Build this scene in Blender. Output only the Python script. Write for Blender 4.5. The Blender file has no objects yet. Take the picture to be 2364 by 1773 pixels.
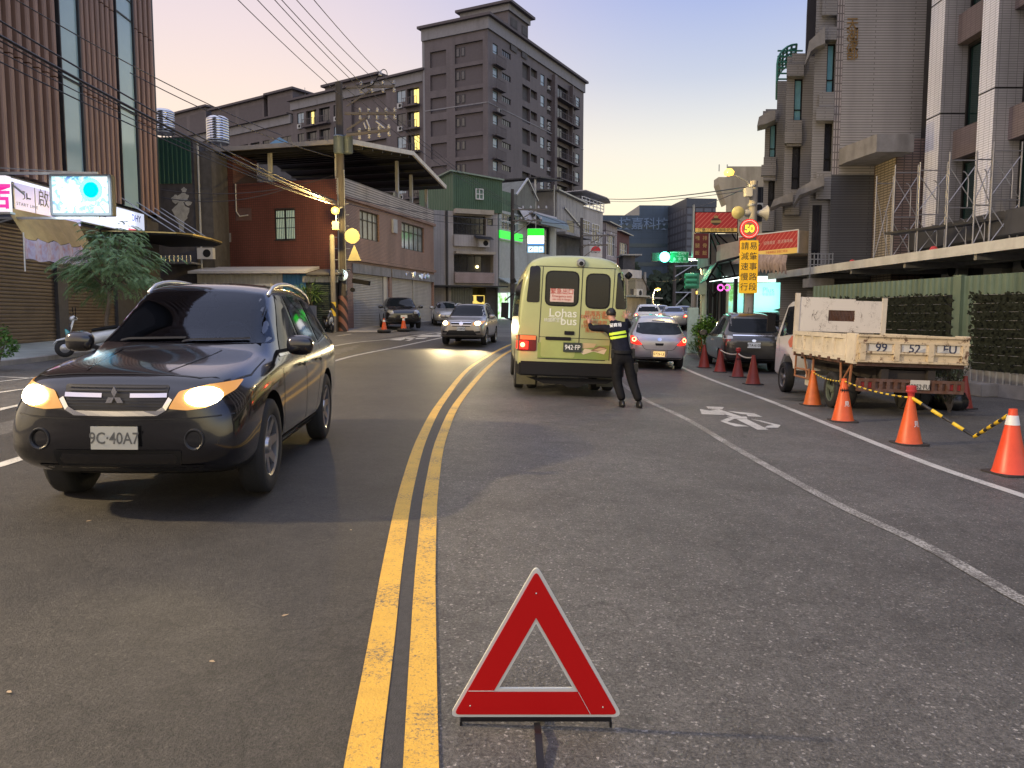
import bpy,bmesh,math,random
from mathutils import Vector,Matrix
from mathutils.bvhtree import BVHTree
SC = bpy.context.scene
COL = SC.collection
R = math.radians
rnd = random.Random(7)
# camera
F,CX,CY,HY,CAMH = 1776.0,1182.0,886.5,730.0,1.5
TH = math.atan((CY - HY) / F)
cd = bpy.data.cameras.new("camera")
cd.sensor_width = 36.0
cd.lens = 36.0 * F / 2364.0
cd.clip_start = 0.05
cd.clip_end = 3000
cam = bpy.data.objects.new("camera", cd)
cam.location = (0,0,CAMH)
cam.rotation_euler = (R(90) - TH,0,0)
COL.objects.link(cam)
SC.camera = cam
SC.view_settings.view_transform = 'Standard'
SC.view_settings.look = 'None'
SC.view_settings.exposure = 0.16
SC.view_settings.gamma = 1.0
SC.cycles.use_denoising = True
SC.cycles.max_bounces = 5
SC.cycles.diffuse_bounces = 3
SC.cycles.glossy_bounces = 3
SC.cycles.sample_clamp_indirect = 4.0
# dusk sky
def srgb(r,g,b):
 f = lambda c: (c / 255 / 12.92) if c / 255 <= 0.04045 else ((c / 255 + 0.055) / 1.055) ** 2.4
 return (f(r),f(g),f(b),1.0)
W = bpy.data.worlds.new("World")
SC.world = W
W.use_nodes = True
nt = W.node_tree
nt.nodes.clear()
N = nt.nodes.new
L = nt.links.new
out = N('ShaderNodeOutputWorld')
bg = N('ShaderNodeBackground')
tc = N('ShaderNodeTexCoord')
sep = N('ShaderNodeSeparateXYZ')
L(tc.outputs['Generated'], sep.inputs[0])
def ramp(stops):
 r = N('ShaderNodeValToRGB')
 el = r.color_ramp.elements
 for i,(deg,c) in enumerate(stops):
  p = 0.5 + 0.5 * math.sin(R(deg))
  e = el[i] if i < 2 else el.new(p)
  e.position = p
  e.color = srgb(*c)
 return r
mp = N('ShaderNodeMath'); mp.operation = 'MULTIPLY_ADD'
mp.inputs[1].default_value = 0.5; mp.inputs[2].default_value = 0.5
L(sep.outputs[2],mp.inputs[0])
ra = ramp([(-8,(70,66,66)),(90,(196,200,226)),(2,(250,226,188)),(9,(247,227,204)),(14,(242,222,208)),(19,(229,212,214)),(25,(212,200,216)),(40,(206,204,226))])
rb = ramp([(-8,(70,66,66)),(90,(196,200,226)),(3,(254,234,190)),(8,(250,240,212)),(12,(232,230,220)),(16.5,(192,200,218)),(21,(164,178,220)),(27,(138,158,216)),(45,(176,186,222))])
L(mp.outputs[0],ra.inputs[0]); L(mp.outputs[0],rb.inputs[0])
mr = N('ShaderNodeMapRange')
mr.interpolation_type = 'SMOOTHSTEP'
mr.inputs[1].default_value = -0.33; mr.inputs[2].default_value = 0.26
L(sep.outputs[0],mr.inputs[0])
mx = N('ShaderNodeMixRGB')
L(mr.outputs[0],mx.inputs[0]); L(ra.outputs[0],mx.inputs[1]); L(rb.outputs[0],mx.inputs[2])
sky = N('ShaderNodeTexSky')
sky.sky_type = 'NISHITA'
sky.sun_disc = False
sky.sun_elevation = R(0.5)
sky.sun_rotation = R(-12)
skm = N('ShaderNodeMixRGB'); skm.blend_type = 'ADD'; skm.inputs[0].default_value = 0.02
L(mx.outputs[0],skm.inputs[1]); L(sky.outputs[0],skm.inputs[2])
L(skm.outputs[0],bg.inputs[0])
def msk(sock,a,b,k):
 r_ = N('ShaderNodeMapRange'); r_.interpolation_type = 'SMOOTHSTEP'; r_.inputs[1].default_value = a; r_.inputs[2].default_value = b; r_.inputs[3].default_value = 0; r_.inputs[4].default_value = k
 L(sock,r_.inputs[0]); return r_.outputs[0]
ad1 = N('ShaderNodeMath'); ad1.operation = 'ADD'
L(msk(sep.outputs[2],.5,.85,.5),ad1.inputs[0]); L(msk(sep.outputs[1],.1,-.5,.45),ad1.inputs[1])  # extra sky strength overhead and behind the camera, added to light the street
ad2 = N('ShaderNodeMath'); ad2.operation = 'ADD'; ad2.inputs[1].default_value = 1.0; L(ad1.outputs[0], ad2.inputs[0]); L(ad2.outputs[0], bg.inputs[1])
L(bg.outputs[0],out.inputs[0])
sd = bpy.data.lights.new("afterglow_sun", 'SUN')
sd.energy = 0.12; sd.angle = R(20); sd.color = (1.0,0.85,0.7)
so = bpy.data.objects.new("afterglow_sun", sd)
so.rotation_euler = (R(84),0,R(192))
COL.objects.link(so)
# picture -> place
def ray(px,py):
 u = (px - CX) / F; v = (CY - py) / F
 return Vector((u,math.cos(TH) + v * math.sin(TH),v * math.cos(TH) - math.sin(TH)))
def P(px,py,Y):
 r = ray(px,py)
 return Vector((0,0,CAMH)) + r * (Y / r.y)
def gy(y):
 if y < 16: return 0.0
 if y < 32: return 0.0011 * (y - 16) ** 2
 if y < 70: return 0.2816 + 0.0352 * (y - 32)
 return 1.619 + 0.3 * (1 - math.exp(-(y - 70) * 0.0352 / 0.3))
def gx(x):
 if x > 7: return -0.035 * 7
 if x > -6: return -0.035 * x if x > 0 else -0.03 * x
 if x > -30: return 0.18 + 0.02 * (-x - 6)
 return 0.66
def gz(x,y): return gy(y) + gx(x)
def G(px,py):
 r = ray(px,py); a = 0.5; f0 = None
 t = a
 while t < 400:
  p = Vector((0,0,CAMH)) + r * t
  if p.z < gz(p.x,p.y):
   lo,hi = t - max(0.25,t * .01),t
   for _ in range(30):
    m = (lo + hi) / 2
    q = Vector((0,0,CAMH)) + r * m
    if q.z < gz(q.x,q.y): hi = m
    else: lo = m
   q = Vector((0,0,CAMH)) + r * hi
   return Vector((q.x,q.y,gz(q.x,q.y)))
  t += max(0.25,t * .01)
 return Vector((r.x * 200,r.y * 200,gz(r.x * 200,200)))
def tfac(X0,Y0,dx,dy,px):
 """distance along a plan line from (X0,Y0) in direction (dx,dy) where image column px (at horizon height) meets it"""
 u = (px - CX) / F
 k = math.cos(TH) + (CY - HY) / F * math.sin(TH)
 u = u / k
 return (u * Y0 - X0) / (dx - u * dy)
# objects
def thing(name,label,cat,loc=(0,0,0),rz=0.0,group=None,rot=None):
 o = bpy.data.objects.new(name,None)
 o.empty_display_size = 0.2
 o.location = loc
 o.rotation_euler = rot if rot else (0,0,rz)
 COL.objects.link(o)
 tag(o,label,cat,group)
 return o
def tag(o,label,cat,group=None):
 o["label"] = label; o["category"] = cat
 if group: o["group"] = group
 return o
def kind(o,k):
 o["kind"] = k
 return o
def dup(root,loc=None,rz=None,label=None,group=None,rot=None):
 r = root.copy(); COL.objects.link(r)
 if loc is not None: r.location = loc
 if rot is not None: r.rotation_euler = rot
 if rz is not None: r.rotation_euler = (0,0,rz)
 if label: r["label"] = label
 if group: r["group"] = group
 def rec(a,b):
  for ch in list(a.children):
   c = ch.copy(); COL.objects.link(c); c.parent = b
   rec(ch,c)
 rec(root,r)
 return r
class MB:
 def __init__(s): s.v = []; s.f = []
 def add(s,vs,fs):
  n = len(s.v)
  s.v += [tuple(v) for v in vs]
  s.f += [tuple(i + n for i in f) for f in fs]
  return s
 def box(s,x0,x1,y0,y1,z0,z1):
  if x0 > x1: x0,x1 = x1,x0
  if y0 > y1: y0,y1 = y1,y0
  if z0 > z1: z0,z1 = z1,z0
  return s.add([(x0,y0,z0),(x1,y0,z0),(x1,y1,z0),(x0,y1,z0),(x0,y0,z1),(x1,y0,z1),(x1,y1,z1),(x0,y1,z1)],
     [(0,3,2,1),(4,5,6,7),(0,1,5,4),(1,2,6,5),(2,3,7,6),(3,0,4,7)])
 def bar(s,a,b,w,h=None,up=(0,0,1)):
  """rectangular bar from a to b"""
  h = h or w
  a = Vector(a); b = Vector(b); d = (b - a).normalized()
  upv = Vector(up)
  if abs(d.dot(upv)) > .98: upv = Vector((0,1,0))
  sx = d.cross(upv).normalized() * w / 2; sz = sx.cross(d).normalized() * h / 2
  vs = [a - sx - sz,a + sx - sz,a + sx + sz,a - sx + sz,b - sx - sz,b + sx - sz,b + sx + sz,b - sx + sz]
  return s.add(vs,[(0,3,2,1),(4,5,6,7),(0,1,5,4),(1,2,6,5),(2,3,7,6),(3,0,4,7)])
 def tube(s,pts,r,n=8,cap=True):
  pts = [Vector(p) for p in pts]
  rr = r if isinstance(r,(list,tuple)) else [r] * len(pts)
  rings = []
  up = None
  for i,p in enumerate(pts):
   d = (pts[min(i + 1,len(pts) - 1)] - pts[max(i - 1,0)])
   if d.length < 1e-9: d = Vector((0,0,1))
   d.normalize()
   if up is None:
    up = Vector((0,0,1)) if abs(d.z) < .9 else Vector((1,0,0))
   sx = d.cross(up)
   if sx.length < 1e-6: sx = d.orthogonal()
   sx.normalize(); sz = sx.cross(d).normalized(); up = sz
   rings.append([p + (sx * math.cos(2 * math.pi * k / n) + sz * math.sin(2 * math.pi * k / n)) * rr[i] for k in range(n)])
  vs = [v for rg in rings for v in rg]; fs = []
  for i in range(len(pts) - 1):
   for k in range(n):
    a = i * n + k; b = i * n + (k + 1) % n
    fs.append((a,b,b + n,a + n))
  if cap:
   fs.append(tuple(reversed(range(n)))); fs.append(tuple(range((len(pts) - 1) * n,len(pts) * n)))
  return s.add(vs,fs)
 def lathe(s, prof, n=24, c=(0, 0, 0), axis='z', cap=True):
  """prof: (r,h) pairs revolved round an axis"""
  vs = []; fs = []
  for r,h in prof:
   for k in range(n):
    a = 2 * math.pi * k / n
    x,y = r * math.cos(a),r * math.sin(a)
    v = {'z': (x, y, h), 'y': (x, h, y), 'x': (h, x, y)}[axis]
    vs.append((v[0] + c[0],v[1] + c[1],v[2] + c[2]))
  m = len(prof)
  for i in range(m - 1):
   for k in range(n):
    a = i * n + k; b = i * n + (k + 1) % n
    fs.append((a,b,b + n,a + n))
  if cap and prof[0][0] > 1e-6: fs.append(tuple(reversed(range(n))))
  if cap and prof[-1][0] > 1e-6: fs.append(tuple(range((m - 1) * n,m * n)))
  return s.add(vs,fs)
 def poly(s,pts,thick=None):
  """flat polygon; thick = Vector to extrude along"""
  pts = [Vector(p) for p in pts]; n = len(pts)
  if thick is None: return s.add(pts,[tuple(range(n))])
  t = Vector(thick)
  fs = [tuple(reversed(range(n))),tuple(range(n,2 * n))]
  for i in range(n):
   j = (i + 1) % n
   fs.append((i,j,j + n,i + n))
  return s.add(pts + [p + t for p in pts],fs)
 def quad(s,a,b,c,d): return s.add([a,b,c,d],[(0,1,2,3)])
 def build(s,name,m,parent=None,smooth=None,bevel=0,merge=False,rec=True):
  me = bpy.data.meshes.new(name)
  me.from_pydata(s.v,[],s.f)
  bm = bmesh.new(); bm.from_mesh(me)
  if merge: bmesh.ops.remove_doubles(bm,verts=bm.verts,dist=1e-5)
  if bevel: bmesh.ops.bevel(bm, geom=list(bm.edges), offset=bevel, segments=2, affect='EDGES', clamp_overlap=True)
  if rec: bmesh.ops.recalc_face_normals(bm,faces=bm.faces)
  bm.to_mesh(me); bm.free()
  return link(name,me,m,parent,smooth)
def link(name,me,m,parent=None,smooth=None):
 if m is not None and not me.materials:
  me.materials.append(m)
 if smooth is not None:
  me.shade_smooth() if smooth >= 180 else shade_auto(me,smooth)
 me.name = name
 o = bpy.data.objects.new(name,me)
 if parent is not None: o.parent = parent
 COL.objects.link(o)
 return o
def shade_auto(me,deg):
 me.shade_smooth()
 bm = bmesh.new(); bm.from_mesh(me)
 c = R(deg)
 for e in bm.edges:
  if len(e.link_faces) == 2 and e.calc_face_angle(0) > c: e.smooth = False
 bm.to_mesh(me); bm.free()
# lettering
def text_me(s, size=1.0, bold=0.0, align='CENTER', spacing=1.0, line=1.0):
 cu = bpy.data.curves.new("lettering", 'FONT')
 cu.body = s; cu.size = size; cu.align_x = align; cu.align_y = 'CENTER'
 cu.space_character = spacing; cu.space_line = line
 cu.offset = bold * size; cu.resolution_u = 3
 o = bpy.data.objects.new("lettering", cu)
 COL.objects.link(o)
 dg = bpy.context.evaluated_depsgraph_get(); dg.update()
 me = bpy.data.meshes.new_from_object(o.evaluated_get(dg))
 bpy.data.objects.remove(o); bpy.data.curves.remove(cu)
 me.materials.clear()
 return me
def text(s, size, m, parent, loc, xdir=(1, 0, 0), updir=(0, 0, 1), bold=0.0, align='CENTER', spacing=1.0, line=1.0, sx=1.0, name='lettering', thick=0.0):
 me = text_me(s,size,bold,align,spacing,line)
 X = Vector(xdir).normalized(); U = Vector(updir).normalized(); Nn = X.cross(U)
 M4 = Matrix(((X.x * sx,U.x,Nn.x,loc[0]),(X.y * sx,U.y,Nn.y,loc[1]),(X.z * sx,U.z,Nn.z,loc[2]),(0,0,0,1)))
 me.transform(M4)
 o = link(name,me,m,parent)
 return o
# materials
def mat(name, col, rough=.6, metal=0.0, var=.18, scale=3.0, bump=0.0, bscale=40.0, spec=.5, coat=0.0, stain=0.0, coord='Object', stretch=None):
 m = bpy.data.materials.new(name); m.use_nodes = True
 t = m.node_tree; b = t.nodes['Principled BSDF']
 b.inputs['Roughness'].default_value = rough
 b.inputs['Metallic'].default_value = metal
 b.inputs['Specular IOR Level'].default_value = spec
 b.inputs['Coat Weight'].default_value = coat
 b.inputs['Coat Roughness'].default_value = .05
 c = tuple(col[:3]) + (1,)
 b.inputs['Base Color'].default_value = c
 co = t.nodes.new('ShaderNodeTexCoord')
 vec = co.outputs[coord]
 if stretch:
  mpn = t.nodes.new('ShaderNodeMapping'); mpn.inputs['Scale'].default_value = stretch
  t.links.new(vec,mpn.inputs[0]); vec = mpn.outputs[0]
 src = None
 if var:
  n = t.nodes.new('ShaderNodeTexNoise'); n.inputs['Scale'].default_value = scale; n.inputs['Detail'].default_value = 6
  n.inputs['Roughness'].default_value = .65
  t.links.new(vec, n.inputs['Vector'])
  mrn = t.nodes.new('ShaderNodeMapRange'); mrn.inputs[1].default_value = .25; mrn.inputs[2].default_value = .75
  mrn.inputs[3].default_value = 1 - var; mrn.inputs[4].default_value = 1 + var
  t.links.new(n.outputs['Fac'], mrn.inputs[0])
  mm = t.nodes.new('ShaderNodeVectorMath'); mm.operation = 'SCALE'
  mm.inputs[0].default_value = c[:3]
  t.links.new(mrn.outputs[0], mm.inputs['Scale'])
  t.links.new(mm.outputs[0], b.inputs['Base Color']); src = mm.outputs[0]
  m["src"] = 1
 if bump:
  n2 = t.nodes.new('ShaderNodeTexNoise'); n2.inputs['Scale'].default_value = bscale; n2.inputs['Detail'].default_value = 3
  t.links.new(vec, n2.inputs['Vector'])
  bp = t.nodes.new('ShaderNodeBump'); bp.inputs['Strength'].default_value = bump; bp.inputs['Distance'].default_value = .02
  t.links.new(n2.outputs['Fac'], bp.inputs['Height']); t.links.new(bp.outputs[0], b.inputs['Normal'])
 if stain:
  n3 = t.nodes.new('ShaderNodeTexNoise'); n3.inputs['Scale'].default_value = 1.1; n3.inputs['Detail'].default_value = 8
  mp3 = t.nodes.new('ShaderNodeMapping'); mp3.inputs['Scale'].default_value = (1.6, 1.6, .25)
  t.links.new(co.outputs['Object'], mp3.inputs[0]); t.links.new(mp3.outputs[0], n3.inputs['Vector'])
  m3 = t.nodes.new('ShaderNodeMapRange'); m3.inputs[1].default_value = .5; m3.inputs[2].default_value = .72
  m3.inputs[3].default_value = 0; m3.inputs[4].default_value = stain
  t.links.new(n3.outputs['Fac'], m3.inputs[0])
  mix = t.nodes.new('ShaderNodeMixRGB'); mix.inputs[2].default_value = (c[0] * .3, c[1] * .28, c[2] * .25, 1)
  mix.inputs[1].default_value = c
  t.links.new(m3.outputs[0],mix.inputs[0])
  if src: t.links.new(src,mix.inputs[1])
  t.links.new(mix.outputs[0], b.inputs['Base Color'])
 return m
def emit(name,col,strength,base=None):
 m = bpy.data.materials.new(name); m.use_nodes = True
 b = m.node_tree.nodes['Principled BSDF']
 b.inputs['Base Color'].default_value = tuple((base or col)[:3]) + (1,)
 b.inputs['Emission Color'].default_value = tuple(col[:3]) + (1,)
 b.inputs['Emission Strength'].default_value = strength
 b.inputs['Roughness'].default_value = .3
 return m
def tiles(name,c1,c2,mortar,w,h,gap=.012,rough=.45,off=.5,bump=.25,stain=.35,swap=False,var=.12):
 """tiled wall: brick texture over (x+y, z) in the thing's own space"""
 m = bpy.data.materials.new(name); m.use_nodes = True
 t = m.node_tree; b = t.nodes['Principled BSDF']; b.inputs['Roughness'].default_value = rough
 co = t.nodes.new('ShaderNodeTexCoord'); s = t.nodes.new('ShaderNodeSeparateXYZ'); t.links.new(co.outputs['Object'], s.inputs[0])
 ad = t.nodes.new('ShaderNodeMath'); ad.operation = 'ADD'; t.links.new(s.outputs[0], ad.inputs[0]); t.links.new(s.outputs[1], ad.inputs[1])
 cb = t.nodes.new('ShaderNodeCombineXYZ')
 t.links.new(ad.outputs[0],cb.inputs[1 if swap else 0]); t.links.new(s.outputs[2],cb.inputs[0 if swap else 1])
 br = t.nodes.new('ShaderNodeTexBrick'); br.offset = off
 br.inputs['Scale'].default_value = 1.0; br.inputs['Brick Width'].default_value = w; br.inputs['Row Height'].default_value = h
 br.inputs['Mortar Size'].default_value = gap; br.inputs['Mortar Smooth'].default_value = .1
 br.inputs['Color1'].default_value = tuple(c1) + (1,); br.inputs['Color2'].default_value = tuple(c2) + (1,); br.inputs['Mortar'].default_value = tuple(mortar) + (1,)
 t.links.new(cb.outputs[0], br.inputs['Vector'])
 n3 = t.nodes.new('ShaderNodeTexNoise'); n3.inputs['Scale'].default_value = .7; n3.inputs['Detail'].default_value = 8
 mp3 = t.nodes.new('ShaderNodeMapping'); mp3.inputs['Scale'].default_value = (1.5, 1.5, .3)
 t.links.new(co.outputs['Object'], mp3.inputs[0]); t.links.new(mp3.outputs[0], n3.inputs['Vector'])
 m3 = t.nodes.new('ShaderNodeMapRange'); m3.inputs[1].default_value = .3; m3.inputs[2].default_value = .75; m3.inputs[3].default_value = 1 + var; m3.inputs[4].default_value = 1 - stain
 t.links.new(n3.outputs['Fac'], m3.inputs[0])
 vm = t.nodes.new('ShaderNodeVectorMath'); vm.operation = 'SCALE'
 t.links.new(br.outputs['Color'], vm.inputs[0]); t.links.new(m3.outputs[0], vm.inputs['Scale'])
 t.links.new(vm.outputs[0], b.inputs['Base Color'])
 bp = t.nodes.new('ShaderNodeBump'); bp.inputs['Strength'].default_value = bump; bp.inputs['Distance'].default_value = .01; bp.invert = True
 t.links.new(br.outputs['Fac'], bp.inputs['Height']); t.links.new(bp.outputs[0], b.inputs['Normal'])
 return m
BLACK = mat('black_plastic', (.009, .009, .010), .65, var=.2, spec=.25)
RUBBER = mat('tyre_rubber', (.018, .018, .018), .8, var=.25, bump=.2)
GLASS = mat('dark_glass', (.012, .014, .018), .06, var=.1, spec=.8)
GLASSB = mat('window_glass', (.03, .04, .05), .08, var=.3, scale=.8, spec=.9)
STEEL = mat('galvanised_steel', (.34, .35, .36), .42, .7, var=.2, scale=6)
ALU = mat('aluminium', (.5, .51, .52), .35, .8, var=.1)
CHROME = mat('chrome', (.75, .75, .77), .12, 1.0, var=.05)
CONC = mat('concrete', (.26, .25, .235), .85, var=.22, bump=.2, stain=.5)
DARKMETAL = mat('dark_metal', (.035, .036, .04), .5, .4, var=.25)
WHITEP = mat('white_paint', (.72, .72, .70), .5, var=.08, stain=.25)
DARKWALL = mat('dark_render', (.075, .072, .072), .8, var=.3, stain=.5)
# GROUND
def asphalt(name,c,dark=.55,speck=1.0):
 m = bpy.data.materials.new(name); m.use_nodes = True
 t = m.node_tree; b = t.nodes['Principled BSDF']
 b.inputs['Roughness'].default_value = .62; b.inputs['Specular IOR Level'].default_value = .45
 co = t.nodes.new('ShaderNodeTexCoord'); nn = t.nodes.new; ln = t.links.new
 def noise(sc,det,rough=.6):
  n = nn('ShaderNodeTexNoise'); n.inputs['Scale'].default_value = sc; n.inputs['Detail'].default_value = det
  n.inputs['Roughness'].default_value = rough; ln(co.outputs['Object'], n.inputs['Vector']); return n.outputs['Fac']
 def rng(x,a,b_,c_,d):
  r = nn('ShaderNodeMapRange'); r.inputs[1].default_value = a; r.inputs[2].default_value = b_; r.inputs[3].default_value = c_; r.inputs[4].default_value = d
  ln(x,r.inputs[0]); return r.outputs[0]
 def mul(a,b_):
  k = nn('ShaderNodeMath'); k.operation = 'MULTIPLY'; ln(a, k.inputs[0]); ln(b_, k.inputs[1]); return k.outputs[0]
 fine = mul(rng(noise(85,4,.75),.32,.68,.35,1.75),rng(noise(28,3,.7),.3,.7,.72,1.3))
 mid = rng(noise(6,5),.3,.7,.82,1.18)
 big = mul(rng(noise(.35,4),.3,.7,.74,1.25),rng(noise(1.3,6,.7),.35,.7,1.12,.84))
 v = nn('ShaderNodeTexVoronoi'); v.inputs['Scale'].default_value = 95; ln(co.outputs['Object'], v.inputs['Vector'])
 sp = rng(v.outputs['Color'], .80, .96, 1.0, 1 + 2.4 * speck)
 cr = nn('ShaderNodeTexVoronoi'); cr.feature = 'DISTANCE_TO_EDGE'; cr.inputs['Scale'].default_value = .42
 wv = nn('ShaderNodeTexNoise'); wv.inputs['Scale'].default_value = 2.2; wv.inputs['Detail'].default_value = 5
 mpv = nn('ShaderNodeVectorMath'); mpv.operation = 'MULTIPLY_ADD'; mpv.inputs[1].default_value = (.9, .9, .9)
 ln(co.outputs['Object'], wv.inputs['Vector']); ln(wv.outputs['Color'], mpv.inputs[0]); ln(co.outputs['Object'], mpv.inputs[2]); ln(mpv.outputs[0], cr.inputs['Vector'])
 ck = rng(cr.outputs['Distance'], .002, .006, .72, 1.0)
 k = mul(mul(mul(fine,mid),mul(big,sp)),ck)
 vm = nn('ShaderNodeVectorMath'); vm.operation = 'SCALE'; vm.inputs[0].default_value = c
 ln(k, vm.inputs['Scale']); ln(vm.outputs[0], b.inputs['Base Color'])
 bp = nn('ShaderNodeBump'); bp.inputs['Strength'].default_value = .55; bp.inputs['Distance'].default_value = .006
 ln(fine, bp.inputs['Height']); ln(bp.outputs[0], b.inputs['Normal'])
 return m
ASPH = asphalt('asphalt', (.080, .076, .070))
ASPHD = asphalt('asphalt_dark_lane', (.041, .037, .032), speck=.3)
TAR = mat('tar_seam', (.038, .036, .034), .7, var=.4, scale=30, bump=.3, bscale=150)
def axis(vals):
 r = []
 for a,b,st in vals:
  x = a
  while x < b - 1e-6: r.append(x); x += st
 r.append(vals[-1][1]); return r
xs = axis([(-500,-60,55),(-60,-30,6),(-30,20,2),(20,60,8),(60,500,55)])
ys = axis([(-80,-10,10),(-10,16,2),(16,34,1),(34,80,2),(80,200,12),(200,900,100)])
g = MB()
for y in ys:
 for x in xs: g.v.append((x,y,gz(x,y)))
nx = len(xs)
for j in range(len(ys) - 1):
 for i in range(nx - 1):
  a = j * nx + i; g.f.append((a,a + 1,a + 1 + nx,a + nx))
kind(g.build('road', ASPH, smooth=180), 'structure')
def spline(pts,n=6):
 """Catmull-Rom through 2-D/3-D points"""
 pts = [Vector(p) for p in pts]; r = []
 for i in range(len(pts) - 1):
  p0 = pts[max(i - 1,0)]; p1 = pts[i]; p2 = pts[i + 1]; p3 = pts[min(i + 2,len(pts) - 1)]
  for k in range(n):
   t = k / n
   r.append(.5 * ((2 * p1) + (p2 - p0) * t + (2 * p0 - 5 * p1 + 4 * p2 - p3) * t * t + (3 * p1 - p0 - 3 * p2 + p3) * t ** 3))
 r.append(pts[-1]); return r
def strip(pts,w,lift=.004,n=6):
 """painted line following ground points"""
 pl = [Vector((p[0],p[1])) for p in pts]
 pl = spline(pl,n)
 m = MB(); k = 0
 for i,p in enumerate(pl):
  d = (pl[min(i + 1,len(pl) - 1)] - pl[max(i - 1,0)]).normalized()
  nrm = Vector((-d.y,d.x)) * w / 2
  for s in (-1,0,1):
   q = p + nrm * s
   m.v.append((q.x,q.y,gz(q.x,q.y) + lift))
  if i:
   a = (i - 1) * 3
   m.f += [(a,a + 1,a + 4,a + 3),(a + 1,a + 2,a + 5,a + 4)]
 return m
def paintmat(name,c,wear):
 m = mat(name,c,.6,var=.12,scale=8,bump=.25,bscale=90)
 t = m.node_tree; b = t.nodes['Principled BSDF']; nn = t.nodes.new
 co = nn('ShaderNodeTexCoord')
 n = nn('ShaderNodeTexNoise'); n.inputs['Scale'].default_value = 55; n.inputs['Detail'].default_value = 6; n.inputs['Roughness'].default_value = .8
 n2 = nn('ShaderNodeTexNoise'); n2.inputs['Scale'].default_value = 2.5; n2.inputs['Detail'].default_value = 4
 t.links.new(co.outputs['Object'], n.inputs['Vector']); t.links.new(co.outputs['Object'], n2.inputs['Vector'])
 a = nn('ShaderNodeMath'); a.operation = 'MULTIPLY_ADD'; a.inputs[1].default_value = .35
 t.links.new(n2.outputs['Fac'], a.inputs[0]); t.links.new(n.outputs['Fac'], a.inputs[2])
 r = nn('ShaderNodeMapRange'); r.inputs[1].default_value = .84 - wear * .36; r.inputs[2].default_value = .93 - wear * .3
 t.links.new(a.outputs[0],r.inputs[0])
 mx_ = nn('ShaderNodeMixRGB'); mx_.inputs[2].default_value = (.085, .08, .073, 1)
 src = b.inputs['Base Color'].links[0].from_socket
 t.links.new(r.outputs[0], mx_.inputs[0]); t.links.new(src, mx_.inputs[1]); t.links.new(mx_.outputs[0], b.inputs['Base Color'])
 return m
YEL = paintmat('yellow_road_paint', (.62, .36, .045), .36)
WHT = paintmat('white_road_paint', (.50, .49, .45), .42)
WHT2 = paintmat('white_road_paint_worn', (.42, .41, .38), .75)
Gp = lambda *pp: [G(*p) for p in pp]
yl = Gp((836,1850),(836,1773),(879,1496),(910,1282),(942,1117),(978,1005),(1022,925),(1078,855),(1127,822),(1176,797),(1230,780))
yr = Gp((972,1850),(972,1773),(977,1496),(984,1282),(998,1117),(1022,1005),(1063,922),(1122,853),(1165,818),(1210,797),(1260,781))
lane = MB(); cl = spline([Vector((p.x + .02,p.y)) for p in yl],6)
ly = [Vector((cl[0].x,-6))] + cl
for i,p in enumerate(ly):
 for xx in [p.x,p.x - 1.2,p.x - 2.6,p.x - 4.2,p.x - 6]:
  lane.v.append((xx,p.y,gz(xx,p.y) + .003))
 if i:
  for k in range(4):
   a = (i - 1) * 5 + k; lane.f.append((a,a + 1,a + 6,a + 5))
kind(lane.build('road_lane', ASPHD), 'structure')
kind(strip([(a + b) / 2 for a, b in zip(yl, yr)], .17, .005).build('tar_seam', TAR), 'structure')
kind(strip(yl, .118, .009).build('road_line', YEL), 'structure')
kind(strip(yr, .118, .009).build('road_line', YEL), 'structure')
wa = Gp((2560,1480),(2364,1389),(2137,1261),(1924,1160),(1710,1042),(1583,967),(1491,924),(1437,887),(1400,860),(1370,838))
kind(strip(wa, .11, .005).build('road_line', WHT2), 'structure')
wb = Gp((2500,1195),(2364,1146),(2137,1069),(1924,985),(1763,921),(1635,874),(1583,852),(1520,820),(1480,800))
kind(strip(wb, .13, .005).build('road_line', WHT), 'structure')
wl = Gp((-80,1098),(0,1075),(60,1056),(300,981),(550,903),(785,830),(900,805),(1020,780),(1110,762))
kind(strip(wl, .13, .008).build('road_line', WHT), 'structure')
wl2 = Gp((-60,965),(31,939),(250,897),(500,850),(782,797),(900,783),(1017,767),(1090,757))
kind(strip(wl2, .12, .008).build('road_line', WHT), 'structure')
for a,b in (((-40,912),(400,850)),((-60,888),(380,838)),((-60,868),(350,884)),((776,776),(812,771))):
 kind(strip(Gp(a, ((a[0] + b[0]) / 2, (a[1] + b[1]) / 2), b), .1, .006).build('road_line', WHT), 'structure')
def ground_poly(m,px):
 pts = [G(*p) for p in px]
 n = len(pts); m.add([(p.x,p.y,p.z + .006) for p in pts],[tuple(range(n))])
bk = MB()
s = .368; ox,oy = 1550,660
q = lambda *pp: [(ox + a * s,oy + b * s) for a,b in pp]
for pl in (q((178,775),(345,798),(330,812),(190,806)),q((218,758),(330,762),(318,776),(232,772)),
  q((245,780),(300,776),(440,822),(395,826)),q((350,786),(520,802),(515,812),(440,806),(400,798)),
  q((470,806),(520,802),(572,824),(480,820)),q((345,822),(470,822),(478,834),(380,836)),
  q((305,850),(350,832),(395,835),(350,856),(490,884),(400,884)),q((408,838),(470,836),(610,904),(540,904)),
  q((500,838),(560,846),(685,876),(670,892),(585,892),(600,880),(640,876))):
 ground_poly(bk,pl)
kind(bk.build('road_marking', WHT), 'structure')
sl = MB(); s = .1989; ox,oy = 760,640
for pl in (q((685,728),(860,705),(900,698),(870,722),(830,734)),q((850,700),(1010,702),(960,716),(900,716)),
  q((880,738),(940,720),(985,720),(930,738)),q((1010,690),(1080,672),(1290,672),(1300,690),(1080,694)),q((1010,706),(1150,702),(1100,716),(1000,718)),
  q((1240,656),(1302,648),(1304,662),(1260,666))):
 ground_poly(sl,pl)
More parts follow.
